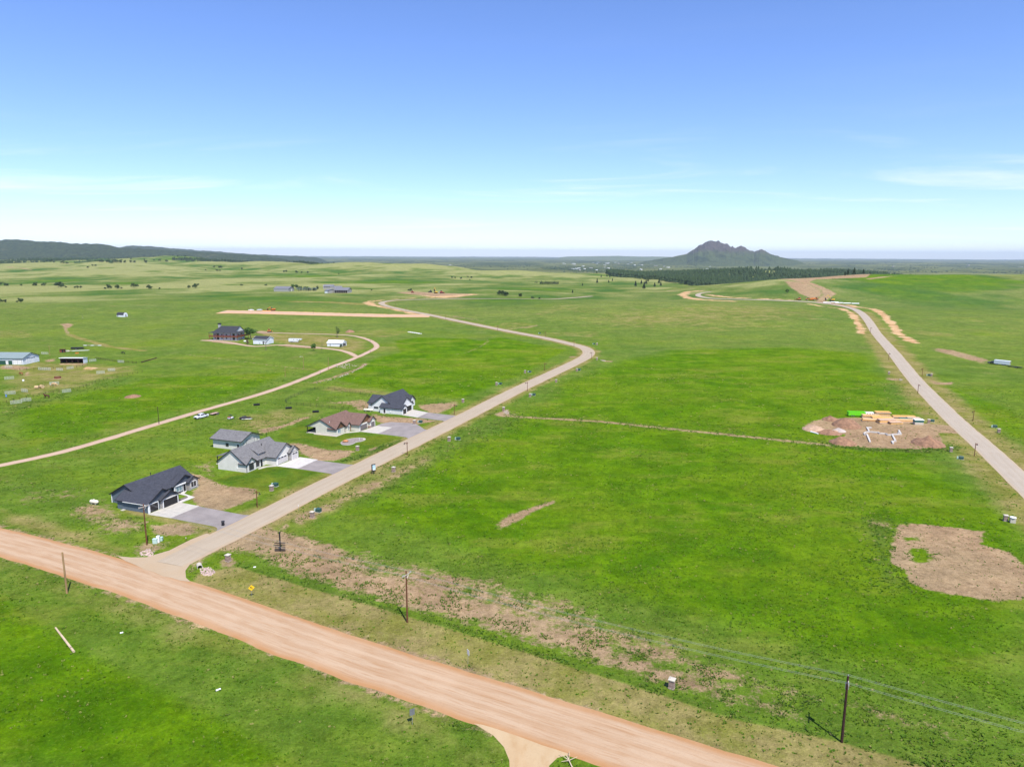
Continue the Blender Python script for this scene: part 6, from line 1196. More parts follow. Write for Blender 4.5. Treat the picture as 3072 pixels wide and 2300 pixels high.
for e in ((1.3, 0.3, .5), (-.6, 1.7, .5), (.8, 1.7, .4), (-.9, .4, .3)): MB().tube((0.05, 0.2, .35), e, .06, .03, 6).build('branch', MATS['bleached_wood'], t_)
# yard fence
def fence_line(pts_px, label, post_step, h, mat, wires=(0.4, 0.8, 1.15), r=0.035, wr_=0.02, name='yard_fence', panel=False):
    L = resample([(p.x, p.y) for p in (G(*q) for q in pts_px)], post_step); o = L[0]; t_ = thing(name, label, 'fence', (o[0], o[1], float(terrain(*o))))
    P = [Vector((x - o[0], y - o[1], float(terrain(x, y)) - t_.location.z)) for x, y in L]; pm = MB().tube((0, 0, -0.2), (0, 0, h), r, r, 6).mesh('post'); pm.materials.append(mat)
    for p in P: c = bpy.data.objects.new('post', pm); COL.objects.link(c); c.parent = t_; c.location = p
    for w in wires:
        b = MB()
        for u, v in zip(P[:-1], P[1:]): b.tube(u + Vector((0, 0, w)), v + Vector((0, 0, w)), wr_, wr_, 4, False)
        b.build('rail', mat, t_)
    return t_
fence_line([(1045, 1229), (950, 1220), (856, 1206), (954, 1167), (1050, 1177), (1110, 1188)], 'black mesh yard fence around the back lawn of the navy roofed house', 3.0, 1.35, m_black, (0.15, 0.45, 0.75, 1.05, 1.3), 0.05, 0.022)
fence_line([(0, 1213), (60, 1200), (118, 1187), (160, 1178), (240, 1165), (310, 1141), (427, 1117)], 'dark wire fence along the near side of the corrals', 3.2, 1.3, m_dpole, (0.5, 0.9, 1.2), 0.06, 0.015, 'wire_fence')
fence_line([(60, 1112), (160, 1106), (230, 1103), (262, 1096)], 'dark rail fence below the run-in shelter', 3.0, 1.4, m_dpole, (0.5, 0.9, 1.25), 0.07, 0.03, 'corral_fence')
fence_line([(288, 1076), (330, 1083), (362, 1087), (410, 1090)], 'weathered dark fence right of the run-in shelter', 2.6, 1.3, m_dpole, (0.4, 0.8, 1.2), 0.08, 0.06, 'corral_fence')
# pale corral gate panels
GP = [(26, 1104, 3.6, 0), (28, 1138, 3.6, 15), (31, 1183, 3.6, 12), (74, 1176, 3.4, -8), (49, 1211, 3.6, 18), (79, 1204, 3.2, 18), (200, 1177, 3.2, 22), (163, 1154, 3.6, 10), (125, 1110, 3.6, -4), (143, 1110.5, 3.4, -4), (179, 1112, 3.6, -5), (211, 1107, 3.0, 24), (302, 1121, 3.4, 14), (335, 1113, 3.0, 10), (363, 1088, 3.2, 0), (278, 1084.7, 3.4, 22), (134.5, 1063, 4.0, 0)]
m_gate = M('pale_gate_paint', (0.45, 0.46, 0.40), 0.5, 0.08)
for i, (a, b, w, ang) in enumerate(sorted(GP)):
    t_ = thing('corral_gate', f'pale white livestock panel in the corrals, {ordinal(i)} from the left', 'gate', G(a, b), ang * 2.2, 'pale corral panels'); fr = MB(); w_2 = w / 2 + 0.3
    for z in (0.15, 1.5): fr.box(-w_2, w_2, -.04, .04, z, z + .11)
    for x in (-w_2, w_2 - .08): fr.box(x, x + .08, -.04, .04, .1, 1.6)
    fr.build('gate_frame', m_gate, t_)
    for z in (0.42, 0.7, 0.98, 1.24): MB().box(-w_2 + .08, w_2 - .08, -.03, .03, z, z + .09).build('rail', m_gate, t_)
    for x in (-w_2 / 3, w_2 / 3): MB().box(x, x + .07, -.036, .036, .26, 1.5).build('upright', m_gate, t_)
# ------------------------------------------------------------------ vehicles and machines
m_tyre = M('tyre_rubber', (0.016, 0.016, 0.017), 0.85, 0.1); m_rim = M('wheel_rim', (0.45, 0.45, 0.46), 0.35, 0.05, 3, 0.7)
def paint(name, c, r=0.3): return M(name, c, r, 0.03, 1, 0.0, 0, 0.5)
def wheels(t_, xs, y, r, w=0.26):
    for x in xs:
        for s in (-1, 1):
            o = MB().tube((x, s * y - w / 2, r), (x, s * y + w / 2, r), r, r, 14).build('wheel', m_tyre, t_); MB().tube((x, s * (y + w / 2 + .005) - .01, r), (x, s * (y + w / 2 + .005) + .01, r), r * .6, r * .6, 10).build('rim', m_rim, o)
def pickup(loc, ang, col, label, load=None):
    """x forward"""
    t_ = thing('pickup_truck', label, 'pickup truck', loc, ang); p_ = paint('truck_' + label.split()[0], col)
    MB().prism([(-2.9, .45), (2.95, .45), (3.0, .8), (2.9, 1.08), (1.55, 1.2), (-0.95, 1.2), (-0.95, .62), (-2.95, .62)], 'y', -.98, .98).build('body', p_, t_, bevel=0.05)
    MB().box(-2.95, -0.95, -.98, -.86, .62, 1.2).build('bed_side', p_, t_); MB().box(-2.95, -0.95, .86, .98, .62, 1.2).build('bed_side', p_, t_); MB().box(-3.0, -2.9, -.98, .98, .6, 1.2).build('tailgate', p_, t_)
    MB().hexa([(-0.95, -.93, 1.2), (1.6, -.93, 1.2), (1.6, .93, 1.2), (-.95, .93, 1.2)], [(-.8, -.74, 1.86), (.75, -.74, 1.86), (.75, .74, 1.86), (-.8, .74, 1.86)]).build('cab', p_, t_, bevel=0.04)
    MB().hexa([(1.62, -.82, 1.22), (1.66, -.82, 1.22), (1.66, .82, 1.22), (1.62, .82, 1.22)], [(.86, -.66, 1.8), (.9, -.66, 1.8), (.9, .66, 1.8), (.86, .66, 1.8)]).build('windshield', m_glass, t_)
    for s in (-1, 1): MB().hexa([(-.75, s * .945, 1.28), (1.2, s * .945, 1.28), (1.2, s * .90, 1.28), (-.75, s * .90, 1.28)], [(-.68, s * .79, 1.78), (.65, s * .79, 1.78), (.65, s * .74, 1.78), (-.68, s * .74, 1.78)]).build('side_window', m_glass, t_); MB().box(2.93, 3.03, s * .75 - .16, s * .75 + .16, .78, .98).build('headlight', m_rim, t_)
    MB().box(2.96, 3.06, -.55, .55, .6, .95).build('grille', m_black, t_); wheels(t_, (-1.95, 1.95), .9, .42)
    if load: MB().box(-2.4, -1.1, -.7, .7, .7, 1.45).build('load', m_black, t_)
    return t_
def flat_trailer(loc, ang, label, L=4.0, deck=None):
    t_ = thing('flatbed_trailer', label, 'trailer', loc, ang); MB().box(-L / 2, L / 2, -1.0, 1.0, .55, .68).build('deck', deck or m_wood, t_); MB().box(-L / 2, L / 2, -1.06, -1.0, .5, .78).box(-L / 2, L / 2, 1.0, 1.06, .5, .78).build('side_rail', m_black, t_); MB().tube((L / 2, -.6, .55), (L / 2 + 1.5, 0, .5), .05, .05, 5).tube((L / 2, .6, .55), (L / 2 + 1.5, 0, .5), .05, .05, 5).build('drawbar', m_black, t_); wheels(t_, (-.9, -.15), 1.12, .34, .22); return t_
q0, q1 = G(586, 1258), G(622, 1249); ang = math.degrees(math.atan2((q0 - q1).y, (q0 - q1).x)); c_ = (q0 + q1) / 2
pickup(c_, ang, (0.74, 0.75, 0.77), 'white crew-cab pickup towing a small flatbed beside the dirt ranch road', True)
d = (q1 - q0).normalized(); flat_trailer(c_ + d * 6.8, ang, 'small maroon flatbed trailer behind the white pickup', 3.4, M('pink_plywood', (0.50, 0.33, 0.27), 0.8, 0.15))
q = G(692, 1257); t_ = thing('utility_buggy', 'small white and red buggy parked on the lawn behind the detached garage', 'vehicle', q, 70); MB().hexa([(-1.1, -.6, .35), (1.2, -.6, .35), (1.2, .6, .35), (-1.1, .6, .35)], [(-1.1, -.6, .85), (1.0, -.5, .95), (1.0, .5, .95), (-1.1, .6, .85)]).build('body', m_white, t_, bevel=0.06); MB().box(-1.15, -.2, -.55, .55, .86, 1.1).build('cargo_box', paint('buggy_red', (0.30, 0.02, 0.03)), t_)
for x, y in ((-.2, -.55), (-.2, .55), (.55, -.55), (.55, .55)): MB().tube((x, y, .9), (x - .1, y * .85, 1.75), .04, .04, 5).build('roll_bar', m_black, t_)
MB().box(-.4, .6, -.55, .55, 1.72, 1.8).build('roof', m_black, t_); wheels(t_, (-.75, .8), .68, .34, .24)
q = G(735, 1257); t_ = flat_trailer(q, 12, 'dark low trailer with black tarp on the lawn behind the detached garage', 4.2, m_dkwood); b = MB(); b.hexa([(-1.5, -.8, .68), (.7, -.8, .68), (.7, .8, .68), (-1.5, .8, .68)], [(-1.1, -.5, 1.25), (.4, -.4, 1.15), (.4, .5, 1.3), (-1.1, .5, 1.2)]); b.build('tarp', m_black, t_)
q = G(741, 1259); t_ = thing('white_canoe', 'white canoe lying on the lawn beside the dark trailer', 'boat', q, 14); MB().add([(-2.2, 0, .45), (2.2, 0, .45), (-1.2, -.4, .42), (1.2, -.4, .42), (-1.2, .4, .42), (1.2, .4, .42), (-1.3, 0, .05), (1.3, 0, .05)], [(0, 2, 6), (2, 3, 7, 6), (3, 1, 7), (0, 6, 4), (4, 6, 7, 5), (5, 7, 1)]).build('hull', m_white, t_); MB().box(-.6, -.5, -.38, .38, .38, .42).box(.5, .6, -.38, .38, .38, .42).build('thwart', m_wood, t_)
q0, q1 = G(2966, 1090), G(2994, 1093); d = (q0 - q1).normalized(); ang = math.degrees(math.atan2(d.y, d.x)); pickup((q0 + q1) / 2, ang, (0.02, 0.022, 0.03), 'black pickup towing a white box trailer on the right pasture')
qq = G(3006, 1095); t_ = thing('box_trailer', 'white enclosed box trailer hitched to the black pickup', 'trailer', qq, ang); MB().box(-4.2, 4.2, -1.2, 1.2, .65, 3.0).build('box', paint('box_white', (0.78, 0.78, 0.8)), t_, bevel=0.06); MB().tube((4.2, 0, .6), (5.6, 0, .55), .08, .06, 6).build('drawbar', m_black, t_); wheels(t_, (-1.4, -.5), 1.15, .38, .24); MB().box(-4.22, -4.2, -1.0, 1.0, .8, 2.8).build('ramp_door', m_rim, t_)
flat_trailer(G(3046, 1103), ang, 'dark flatbed trailer behind the white box trailer', 7.0, m_black)
q = G(888, 1027); t_ = thing('horse_trailer', 'white gooseneck horse trailer on the ranch drive', 'trailer', q, -8); hw_ = paint('trailer_white', (0.66, 0.67, 0.66)); MB().box(-5.4, 2.2, -1.15, 1.15, .55, 2.9).build('box', hw_, t_, bevel=0.08); MB().prism([(2.2, 1.75), (4.4, 1.95), (4.6, 2.9), (2.2, 2.9)], 'y', -1.1, 1.1).build('gooseneck', hw_, t_); MB().tube((4.0, 0, 1.8), (4.0, 0, .9), .08, .08, 6).build('hitch_leg', m_black, t_); wheels(t_, (-3.4, -2.4), 1.15, .42, .26)
for x in (-1.5, 1.2, 3.2): MB().box(x, x + .7, -1.165, -1.155, 2.1, 2.55).build('window', m_glass, t_)
m_or = paint('machine_orange', (0.55, 0.17, 0.02), 0.5); m_yl = paint('machine_yellow', (0.62, 0.36, 0.02), 0.5); m_rd = paint('machine_red', (0.36, 0.04, 0.02), 0.5)
def dozer(loc, ang, mt, label, s=1.0):
    t_ = thing('bulldozer', label, 'bulldozer', loc, ang); t_.scale = (s,) * 3; MB().box(-2.0, 1.2, -.8, .8, .8, 1.9).build('body', mt, t_, bevel=0.08); MB().hexa([(-1.2, -.75, 1.9), (.2, -.75, 1.9), (.2, .75, 1.9), (-1.2, .75, 1.9)], [(-1.1, -.7, 3.1), (0, -.7, 3.1), (0, .7, 3.1), (-1.1, .7, 3.1)]).build('cab', m_glass, t_); MB().box(-1.25, .15, -.85, .85, 3.1, 3.25).build('cab_roof', mt, t_)
    for y in (-1.15, 1.15): MB().prism([(-2.2, .3), (-1.9, 0), (1.6, 0), (1.9, .3), (1.9, .7), (1.5, 1.0), (-1.9, 1.0), (-2.2, .7)], 'y', y - .28, y + .28).build('track', m_tyre, t_)
    MB().prism([(2.5, 0), (2.7, .1), (2.55, .7), (2.75, 1.3), (2.6, 1.3), (2.4, .7)], 'y', -1.8, 1.8).build('blade', mt, t_); MB().box(1.2, 2.45, -.9, -.75, .4, .6).box(1.2, 2.45, .75, .9, .4, .6).build('push_arm', mt, t_); return t_
def scraper(loc, ang, mt, label):
    t_ = thing('earth_scraper', label, 'scraper', loc, ang); MB().box(2.6, 6.0, -1.2, 1.2, 1.0, 2.4).build('tractor', mt, t_, bevel=0.1); MB().box(2.7, 4.0, -.9, .9, 2.4, 3.6).build('cab', m_glass, t_); MB().prism([(-4.5, .9), (1.0, .7), (1.4, 2.8), (-4.2, 3.1)], 'y', -1.6, 1.6).build('bowl', mt, t_, bevel=0.1); MB().tube((1.0, 0, 2.6), (2.8, 0, 2.0), .3, .25, 8).build('gooseneck', mt, t_); MB().box(-6.4, -4.4, -1.0, 1.0, 1.2, 2.3).build('rear_engine', mt, t_); wheels(t_, (-5.0, 4.4), 1.35, .95, .7); return t_
def excavator(loc, ang, mt, label, pose=((1.0, 2.6), (4.6, 6.6), (7.2, 3.6), (6.6, 1.2)), s=1.0):
    t_ = thing('excavator', label, 'excavator', loc, ang); t_.scale = (s,) * 3
    for y in (-1.25, 1.25): MB().prism([(-2.4, .35), (-2.0, 0), (2.0, 0), (2.4, .35), (2.4, .75), (2.0, 1.05), (-2.0, 1.05), (-2.4, .75)], 'y', y - .33, y + .33).build('track', m_tyre, t_)
    MB().box(-2.9, 1.2, -1.4, 1.4, 1.25, 2.3).build('house', mt, t_, bevel=0.12); MB().box(-2.95, -1.7, -1.35, 1.35, 1.3, 2.6).build('counterweight', mt, t_, bevel=0.15); MB().hexa([(.1, .3, 2.3), (1.4, .3, 2.3), (1.4, 1.35, 2.3), (.1, 1.35, 2.3)], [(.2, .35, 3.5), (1.1, .35, 3.5), (1.1, 1.3, 3.5), (.2, 1.3, 3.5)]).build('cab', m_glass, t_)
    a, b, c, e = pose
    for u, v, r, nm in ((a, b, .36, 'boom'), (b, c, .3, 'stick')): MB().hexa([(u[0], -.22, u[1] - r), (v[0], -.18, v[1] - r * .8), (v[0], .18, v[1] - r * .8), (u[0], .22, u[1] - r)], [(u[0], -.22, u[1] + r), (v[0], -.18, v[1] + r * .8), (v[0], .18, v[1] + r * .8), (u[0], .22, u[1] + r)]).build(nm, mt, t_)
    MB().prism([(c[0] - .3, c[1]), (c[0] + .3, c[1]), (e[0] + .5, e[1] + .3), (e[0] - .2, e[1] - .5), (e[0] - .9, e[1] + .2)], 'y', -.6, .6).build('bucket', m_tyre, t_); return t_
scraper(G(2431, 900.5), 170, m_or, 'orange earth scraper at the foot of the graded cut, left one'); scraper(G(2443, 899.5), 20, m_or, 'orange earth scraper at the foot of the graded cut, right one'); dozer(G(2396, 900), 190, m_or, 'orange bulldozer beside the right road, left of the scrapers', 1.3)
excavator(G(2495, 903), 176, m_yl, 'yellow excavator with raised boom beside the right road', s=1.25)
excavator(G(1307, 880), 120, m_yl, 'yellow excavator on the far construction area behind the winding road', ((1.0, 2.6), (2.6, 7.4), (4.2, 5.2), (4.0, 3.2)), 1.3); dozer(G(1325, 880), 30, m_rd, 'red machine right of the far yellow excavator', 1.5); dozer(G(1291, 877), 200, m_tyre, 'dark machine left of the far yellow excavator', 1.3); dozer(G(1238, 878), 10, m_rd, 'dark red machine at the left of the far construction area', 1.2)
t_ = dozer(G(1318, 879), 90, m_white, 'white machine cab beside the far red machine', 0.8)
dozer(G(809, 996), 20, m_or, 'small orange skid loader on the dirt beside the ranch drive', 0.9)
for a, b, lab in [(754, 932, 'white pickup parked at the left end of the raw graded road'), (779, 931.5, 'second white pickup beside the orange machine on the raw graded road')]: pickup(G(a, b), 8, (0.72, 0.73, 0.75), lab)
excavator(G(818, 932.5), 165, m_or, 'orange excavator parked on the raw graded road', ((1.0, 2.4), (3.2, 3.8), (5.8, 2.2), (6.0, .8)), 1.1)
t_ = thing('pipe_stack', 'long orange pipe bundle left of the orange excavator', 'pipes', G(799, 933), 2)
for i in range(4): MB().tube((-5, i * .6, .35), (5, i * .6, .35), .3, .3, 8).build('pipe', m_or, t_)
for i, (a, b) in enumerate([(2480, 909), (2503, 908), (2516, 910), (2540, 911), (2565, 912)]):
    t_ = thing('concrete_pipe', f'white concrete drain pipe lying by the right road bend, {ordinal(i)} from the left', 'pipe', G(a, b), -8, 'drain pipes by the road bend'); MB().tube((-4.5, 0, .7), (4.5, 0, .7), .7, .7, 12).build('barrel', m_white, t_); MB().tube((4.5, 0, .7), (5.0, 0, .7), .85, .85, 12).build('collar', m_white, t_)
for i in range(6):
    t_ = thing('white_pipe', f'white pipe lying in the hayfield right of the ranch, {ordinal(i)} from the left', 'pipe', G(1228 + i * 6.4, 996.5 + i * 1.0), -12, 'white pipes in the hayfield'); MB().tube((-1.4, 0, .25), (1.4, 0, .25), .25, .25, 8).build('barrel', m_white, t_); MB().tube((1.4, 0, .25), (1.55, 0, .25), .31, .31, 8).build('collar', m_white, t_)
# ------------------------------------------------------------------ building site
def heap(a, b, w, d_, h_, mat, label, seed, ang=0):
    n = 26; g_ = np.linspace(-1, 1, n); X, Y = np.meshgrid(g_, g_); r = np.hypot(X, Y); z = np.clip(1 - r, 0, 1) ** 0.75; nz = fbm(X * 2.2 + seed, Y * 2.2 + seed * 2, 4, seed); Z = z * (0.62 + 0.75 * (nz - 0.25)) * h_ + (fbm(X * 7, Y * 7, 2, seed + 4) - .5) * 0.25 * (z > 0); Z[r >= 0.985] = -0.15
    V = np.stack([X.ravel() * w / 2, Y.ravel() * d_ / 2, Z.ravel()], 1); i = np.arange(n - 1)[:, None] * n; j = np.arange(n - 1)[None]; o = big_mesh('soil_heap', V, np.stack([i + j, i + j + 1, i + n + j + 1, i + n + j], -1).reshape(-1, 4), mat, smooth=True); o.location = G(a, b); o.rotation_euler.z = R_(ang); tag(o, label, 'soil heap', 'soil heaps of the building site')
m_soil = M('brown_soil', (0.24, 0.135, 0.08), 0.95, 0.3, 0.8, bump=0.6); m_soil2 = M('pale_soil', (0.40, 0.27, 0.18), 0.95, 0.2, 0.8, bump=0.5); m_gr = M('grey_gravel_heap', (0.40, 0.34, 0.30), 0.95, 0.15, 1.2)
Z3 = lambda x, y: (2380 + x / 5.027, 1220 + y / 5.027)
heap(*Z3(310, 345), 8.6, 9.0, 2.5, m_soil2, 'pale soil heap at the left tip of the building site', 1); heap(*Z3(560, 195), 6.5, 7.2, 1.9, m_soil, 'small brown soil heap behind the big one left of the lime dumpster', 2); heap(*Z3(800, 285), 10.8, 12.0, 4.0, m_soil, 'largest brown soil heap, left of the lumber', 3); heap(*Z3(540, 400), 9.4, 7.2, 1.7, m_soil, 'low dark soil heap in front of the gravel heap', 4, -20); heap(*Z3(740, 545), 9.4, 9.6, 3.0, m_soil, 'brown soil heap at the front left of the building site', 5); heap(*Z3(2030, 560), 10.8, 12.0, 3.4, m_soil, 'brown soil heap with grey streaks right of the foundation', 6); heap(*Z3(690, 365), 5.0, 5.4, 1.5, m_gr, 'grey gravel heap between the soil heaps', 7); heap(*Z3(610, 375), 3.6, 3.6, 0.9, m_soil2, 'small sandy heap left of the gravel heap', 8)
heap(398, 1190, 7, 8, 1.3, m_soil, 'weedy brown mound in the left hayfield', 9); heap(1050, 996, 8, 10, 2.6, m_soil, 'dark earth mound on the slope above the ranch drive', 10)
for i, (p_, q_) in enumerate([((1600, 480), (1700, 420)), ((1290, 330), (1210, 330))]): pass
q = G(*Z3(1300, 470)); t_ = thing('concrete_foundation', 'white concrete foundation walls on the building site', 'foundation', q)
FW = [[(1110, 320), (1145, 385)], [(1125, 322), (1170, 322)], [(1145, 385), (1100, 390), (1065, 405), (1080, 430), (1110, 425)], [(1110, 425), (1155, 535)], [(1145, 385), (1280, 395), (1300, 408), (1400, 415), (1420, 432), (1490, 432)], [(1490, 432), (1540, 525)], [(1540, 525), (1485, 528), (1505, 560)], [(1490, 425), (1620, 420)], [(1620, 420), (1590, 365)], [(1580, 400), (1610, 398)]]
for seg in FW:
    P = [G(*Z3(*p)) - q for p in seg]
    for u, v in zip(P[:-1], P[1:]):
        d = (v - u); d.z = 0; n_ = Vector((-d.y, d.x, 0)).normalized() * 0.28; e = d.normalized() * 0.2; u2, v2 = u - e, v + e; MB().hexa([u2 - n_, v2 - n_, v2 + n_, u2 + n_], [x + Vector((0, 0, .45)) for x in (u2 - n_, v2 - n_, v2 + n_, u2 + n_)]).build('footing_wall', m_conc2, t_)
q = G(*Z3(1010, 142)); t_ = thing('lime_dumpster_trailer', 'lime green roll-off container with white front on the building site', 'dumpster', q, -6); t_.scale = (0.68, 0.72, 0.72); m_lime = M('lime_green_paint', (0.16, 0.62, 0.015), 0.5, 0.06); L = 13.0
MB().box(-7.6, 2.6, -1.2, -1.1, .5, 2.7).box(-7.6, 2.6, 1.1, 1.2, .5, 2.7).box(-7.6, -7.5, -1.2, 1.2, .5, 2.7).box(-7.6, 2.6, -1.1, 1.1, .5, .7).build('container', m_lime, t_); MB().box(-7.7, 2.7, -1.28, -1.08, 2.7, 2.85).box(-7.7, 2.7, 1.08, 1.28, 2.7, 2.85).build('top_rim', m_lime, t_)
for x in np.arange(-7.2, 2.5, 1.1): MB().box(x, x + .16, -1.3, -1.2, .5, 2.7).build('rib', m_lime, t_)
MB().box(2.6, 7.4, -1.2, 1.2, .9, 2.6).build('white_front', m_white, t_, bevel=0.1)
for x in (3.2, 4.8, 6.4): MB().box(x, x + .7, -1.22, -1.21, 1.5, 2.1).build('window', m_glass, t_)
wheels(t_, (-5.5, -4.3, 4.0), 1.1, .45, .3)
LS = [(1160, 165, 7, 2.2, 1.4, -4), (1340, 145, 6, 2.2, 2.2, -4), (1330, 205, 8, 3.0, 1.5, -8), (1220, 220, 9, 2.5, 1.0, -14), (1410, 240, 7, 2.4, 1.6, 4), (1540, 255, 5, 2.2, 1.0, 6), (1660, 175, 9, 2.0, 1.2, -4), (1680, 225, 8, 2.2, 1.0, -6), (1790, 200, 5, 2.0, 1.2, -6)]
m_lum2 = M('pinkish_lumber', (0.58, 0.40, 0.28), 0.8, 0.2, 2, stretch=(1, 6, 6)); m_lum3 = M('golden_plywood', (0.66, 0.38, 0.12), 0.8, 0.15, 2)
for i, (x, y, l_, w_, h_, ang) in enumerate(sorted(LS)):
    t_ = thing('lumber_stack', f'stack of pale new lumber on the building site, {ordinal(i)} from the left', 'lumber', G(*Z3(x, y)), ang, 'lumber stacks of the building site'); k = max(3, int(h_ / 0.35)); rng = random.Random(i)
    for j in range(k):
        o_ = rng.uniform(-.35, .35); MB().box(-l_ / 2 + o_, l_ / 2 + o_, -w_ / 2 + rng.uniform(0, .4), w_ / 2 - rng.uniform(0, .4), j * h_ / k + .04, (j + 1) * h_ / k).build('board_layer', (m_wood, m_lum2, m_lum3)[(i + j) % 3], t_)
q = G(*Z3(1880, 262)); t_ = thing('site_shed', 'small teal and cream portable shed at the right end of the lumber', 'shed', q, -8); MB().box(-1.6, 1.6, -1.1, 1.1, 0, 1.0).build('lower_wall', m_cap, t_); MB().box(-1.62, 1.62, -1.12, 1.12, 1.0, 1.9).build('upper_wall', M('teal_panel', (0.02, 0.12, 0.10), 0.6, 0.1), t_); MB().hexa([(-1.8, -1.3, 1.9), (1.8, -1.3, 1.9), (1.8, 1.3, 1.9), (-1.8, 1.3, 1.9)], [(-1.6, -1.0, 2.15), (1.6, -1.0, 2.15), (1.6, 1.0, 2.15), (-1.6, 1.0, 2.15)]).build('roof', m_white, t_)
q = G(*Z3(1690, 205)); t_ = thing('teal_crate', 'teal covered pallet between the lumber stacks', 'pallet', q, -6); MB().box(-2.5, 2.5, -.9, .9, .15, 1.0).build('cover', MATS['teal_panel'], t_, bevel=0.1); MB().box(-2.5, 2.5, -.9, .9, 0, .15).build('pallet', m_wood, t_)
q = G(*Z3(320, 400)); t_ = thing('white_pipe', 'white pipe in the grass left of the low dark soil heap', 'pipe', q, 115); MB().tube((-1.6, 0, .25), (1.6, 0, .25), .25, .25, 10).build('barrel', m_white, t_); MB().tube((1.6, 0, .25), (1.8, 0, .25), .3, .3, 10).build('collar', m_white, t_)
# ------------------------------------------------------------------ corral clutter
q = G(189, 1057); t_ = thing('red_shack', 'small rust red shack behind the run-in shelter', 'shed', q, 5); m_rust = M('rusty_boards', (0.17, 0.06, 0.03), 0.9, 0.3); MB().box(-1.6, 1.2, -1.0, 1.2, 0, 2.2).build('wall', m_rust, t_); MB().hexa([(-1.8, -1.3, 2.2), (1.6, -1.3, 2.2), (1.6, 1.4, 2.0), (-1.8, 1.4, 2.0)], [(-1.8, -1.3, 2.32), (1.6, -1.3, 2.32), (1.6, 1.4, 2.12), (-1.8, 1.4, 2.12)]).build('roof', m_dkwood, t_); MB().box(-.2, .9, -1.02, -1.005, .1, 1.8).build('doorway', m_black, t_)
q = G(233, 1048); t_ = flat_trailer(q, 14, 'long dark trailer behind the run-in shelter', 8.5, m_black); MB().box(-4, 3.5, -.9, .9, .7, 1.5).build('load', m_black, t_)
q = G(240, 1052); t_ = thing('plank_pile', 'long white planks beside the dark trailer', 'planks', q, 22)
for i in range(4): MB().box(-5 + i * .3, 5 + i * .2, i * .3 - .6, i * .3 - .33, .1, .25).build('plank', m_white, t_)
q = G(206, 1054); t_ = thing('plank_pile', 'loose pale boards beside the rust red shack', 'planks', q, 8); rng = random.Random(3)
for i in range(7): x = rng.uniform(-1.5, 1.5); MB().box(x - 1.3, x + 1.3, i * .3 - 1, i * .3 - .8, .1 + i * .08, .2 + i * .08).build('plank', m_tpole if i % 2 else m_white, t_)
q = G(275, 1037); t_ = thing('plank_pile', 'flat grey boards and sheets at the far corner of the corrals', 'planks', q, -4)
for i in range(5): MB().box(-6 + i * 2.6, -3.8 + i * 2.6, -.6 + .2 * i, .6 + .2 * i, .1, .35).build('sheet', m_rubble if i % 2 else m_white, t_)
def ring(a, b, r, h_, mt, label, fillm=None):
    t_ = thing('feeder_ring', label, 'feeder', G(a, b)); bb = MB(); n = 20; bb.add([(rr * math.cos(x), rr * math.sin(x), z) for rr, z in ((r, -.1), (r, h_), (r * .9, h_), (r * .9, .1)) for x in np.linspace(0, 6.2832, n, endpoint=False)], [(k * n + i, k * n + (i + 1) % n, (k + 1) * n + (i + 1) % n, (k + 1) * n + i) for k in range(3) for i in range(n)]); bb.build('ring', mt, t_)
    if fillm: MB().lathe([(r * .89, 0), (r * .7, h_ * .8), (r * .3, h_ * 1.05)], 14).build('hay', fillm, t_)
ring(173, 1134, 1.6, .9, m_rust, 'rust brown round hay feeder in the corral', M('dark_hay', (0.12, 0.08, 0.045), 1, 0.3)); ring(231, 1060, 1.2, .5, m_or, 'orange round feeder behind the run-in shelter')
m_hay = M('hay', (0.47, 0.34, 0.19), 1, 0.2, 4)
for a, b, ang, lab in [(111, 1166, 20, 'round hay bale, left of the pair in the corral'), (126, 1164, -30, 'broken round hay bale, right of the pair in the corral')]:
    t_ = thing('hay_bale', lab, 'hay bale', G(a, b), ang); MB().tube((-.8, 0, .78), (.8, 0, .78), .85, .85, 16).build('bale', m_hay, t_); MB().tube((-.3, 0, .78), (-.25, 0, .78), .862, .862, 16).tube((.3, 0, .78), (.35, 0, .78), .862, .862, 16).build('twine', m_tpole, t_)
q = G(19, 1190); t_ = thing('blue_barrel', 'bright blue plastic barrel at the corral', 'barrel', q); MB().lathe([(.3, 0), (.33, .1), (.33, .85), (.28, .95)], 14).build('drum', M('barrel_blue', (0.02, 0.16, 0.50), 0.5, 0.05), t_); MB().lathe([(.35, .45), (.355, .5), (.35, .55)], 14).build('hoop', m_white, t_)
q = G(70, 1143); t_ = thing('salt_block', 'small white feed tub in the corral grass', 'tub', q); MB().lathe([(.45, 0), (.5, .5), (.35, .8)], 10).build('tub', m_white, t_); MB().lathe([(.52, .45), (.54, .5), (.5, .55)], 10).build('rim', m_white, t_)
q0, q1 = G(424, 1088), G(470, 1074.5); d = q1 - q0; t_ = thing('log_rail', 'long dark log rail lying right of the corrals', 'log', q0, math.degrees(math.atan2(d.y, d.x))); MB().tube((0, 0, .35), (d.length, 0, .35), .3, .24, 8).build('log', m_dkwood, t_)
for x in (1.5, d.length - 2): MB().box(x, x + .3, -.5, .5, 0, .12).build('sleeper', m_dkwood, t_)
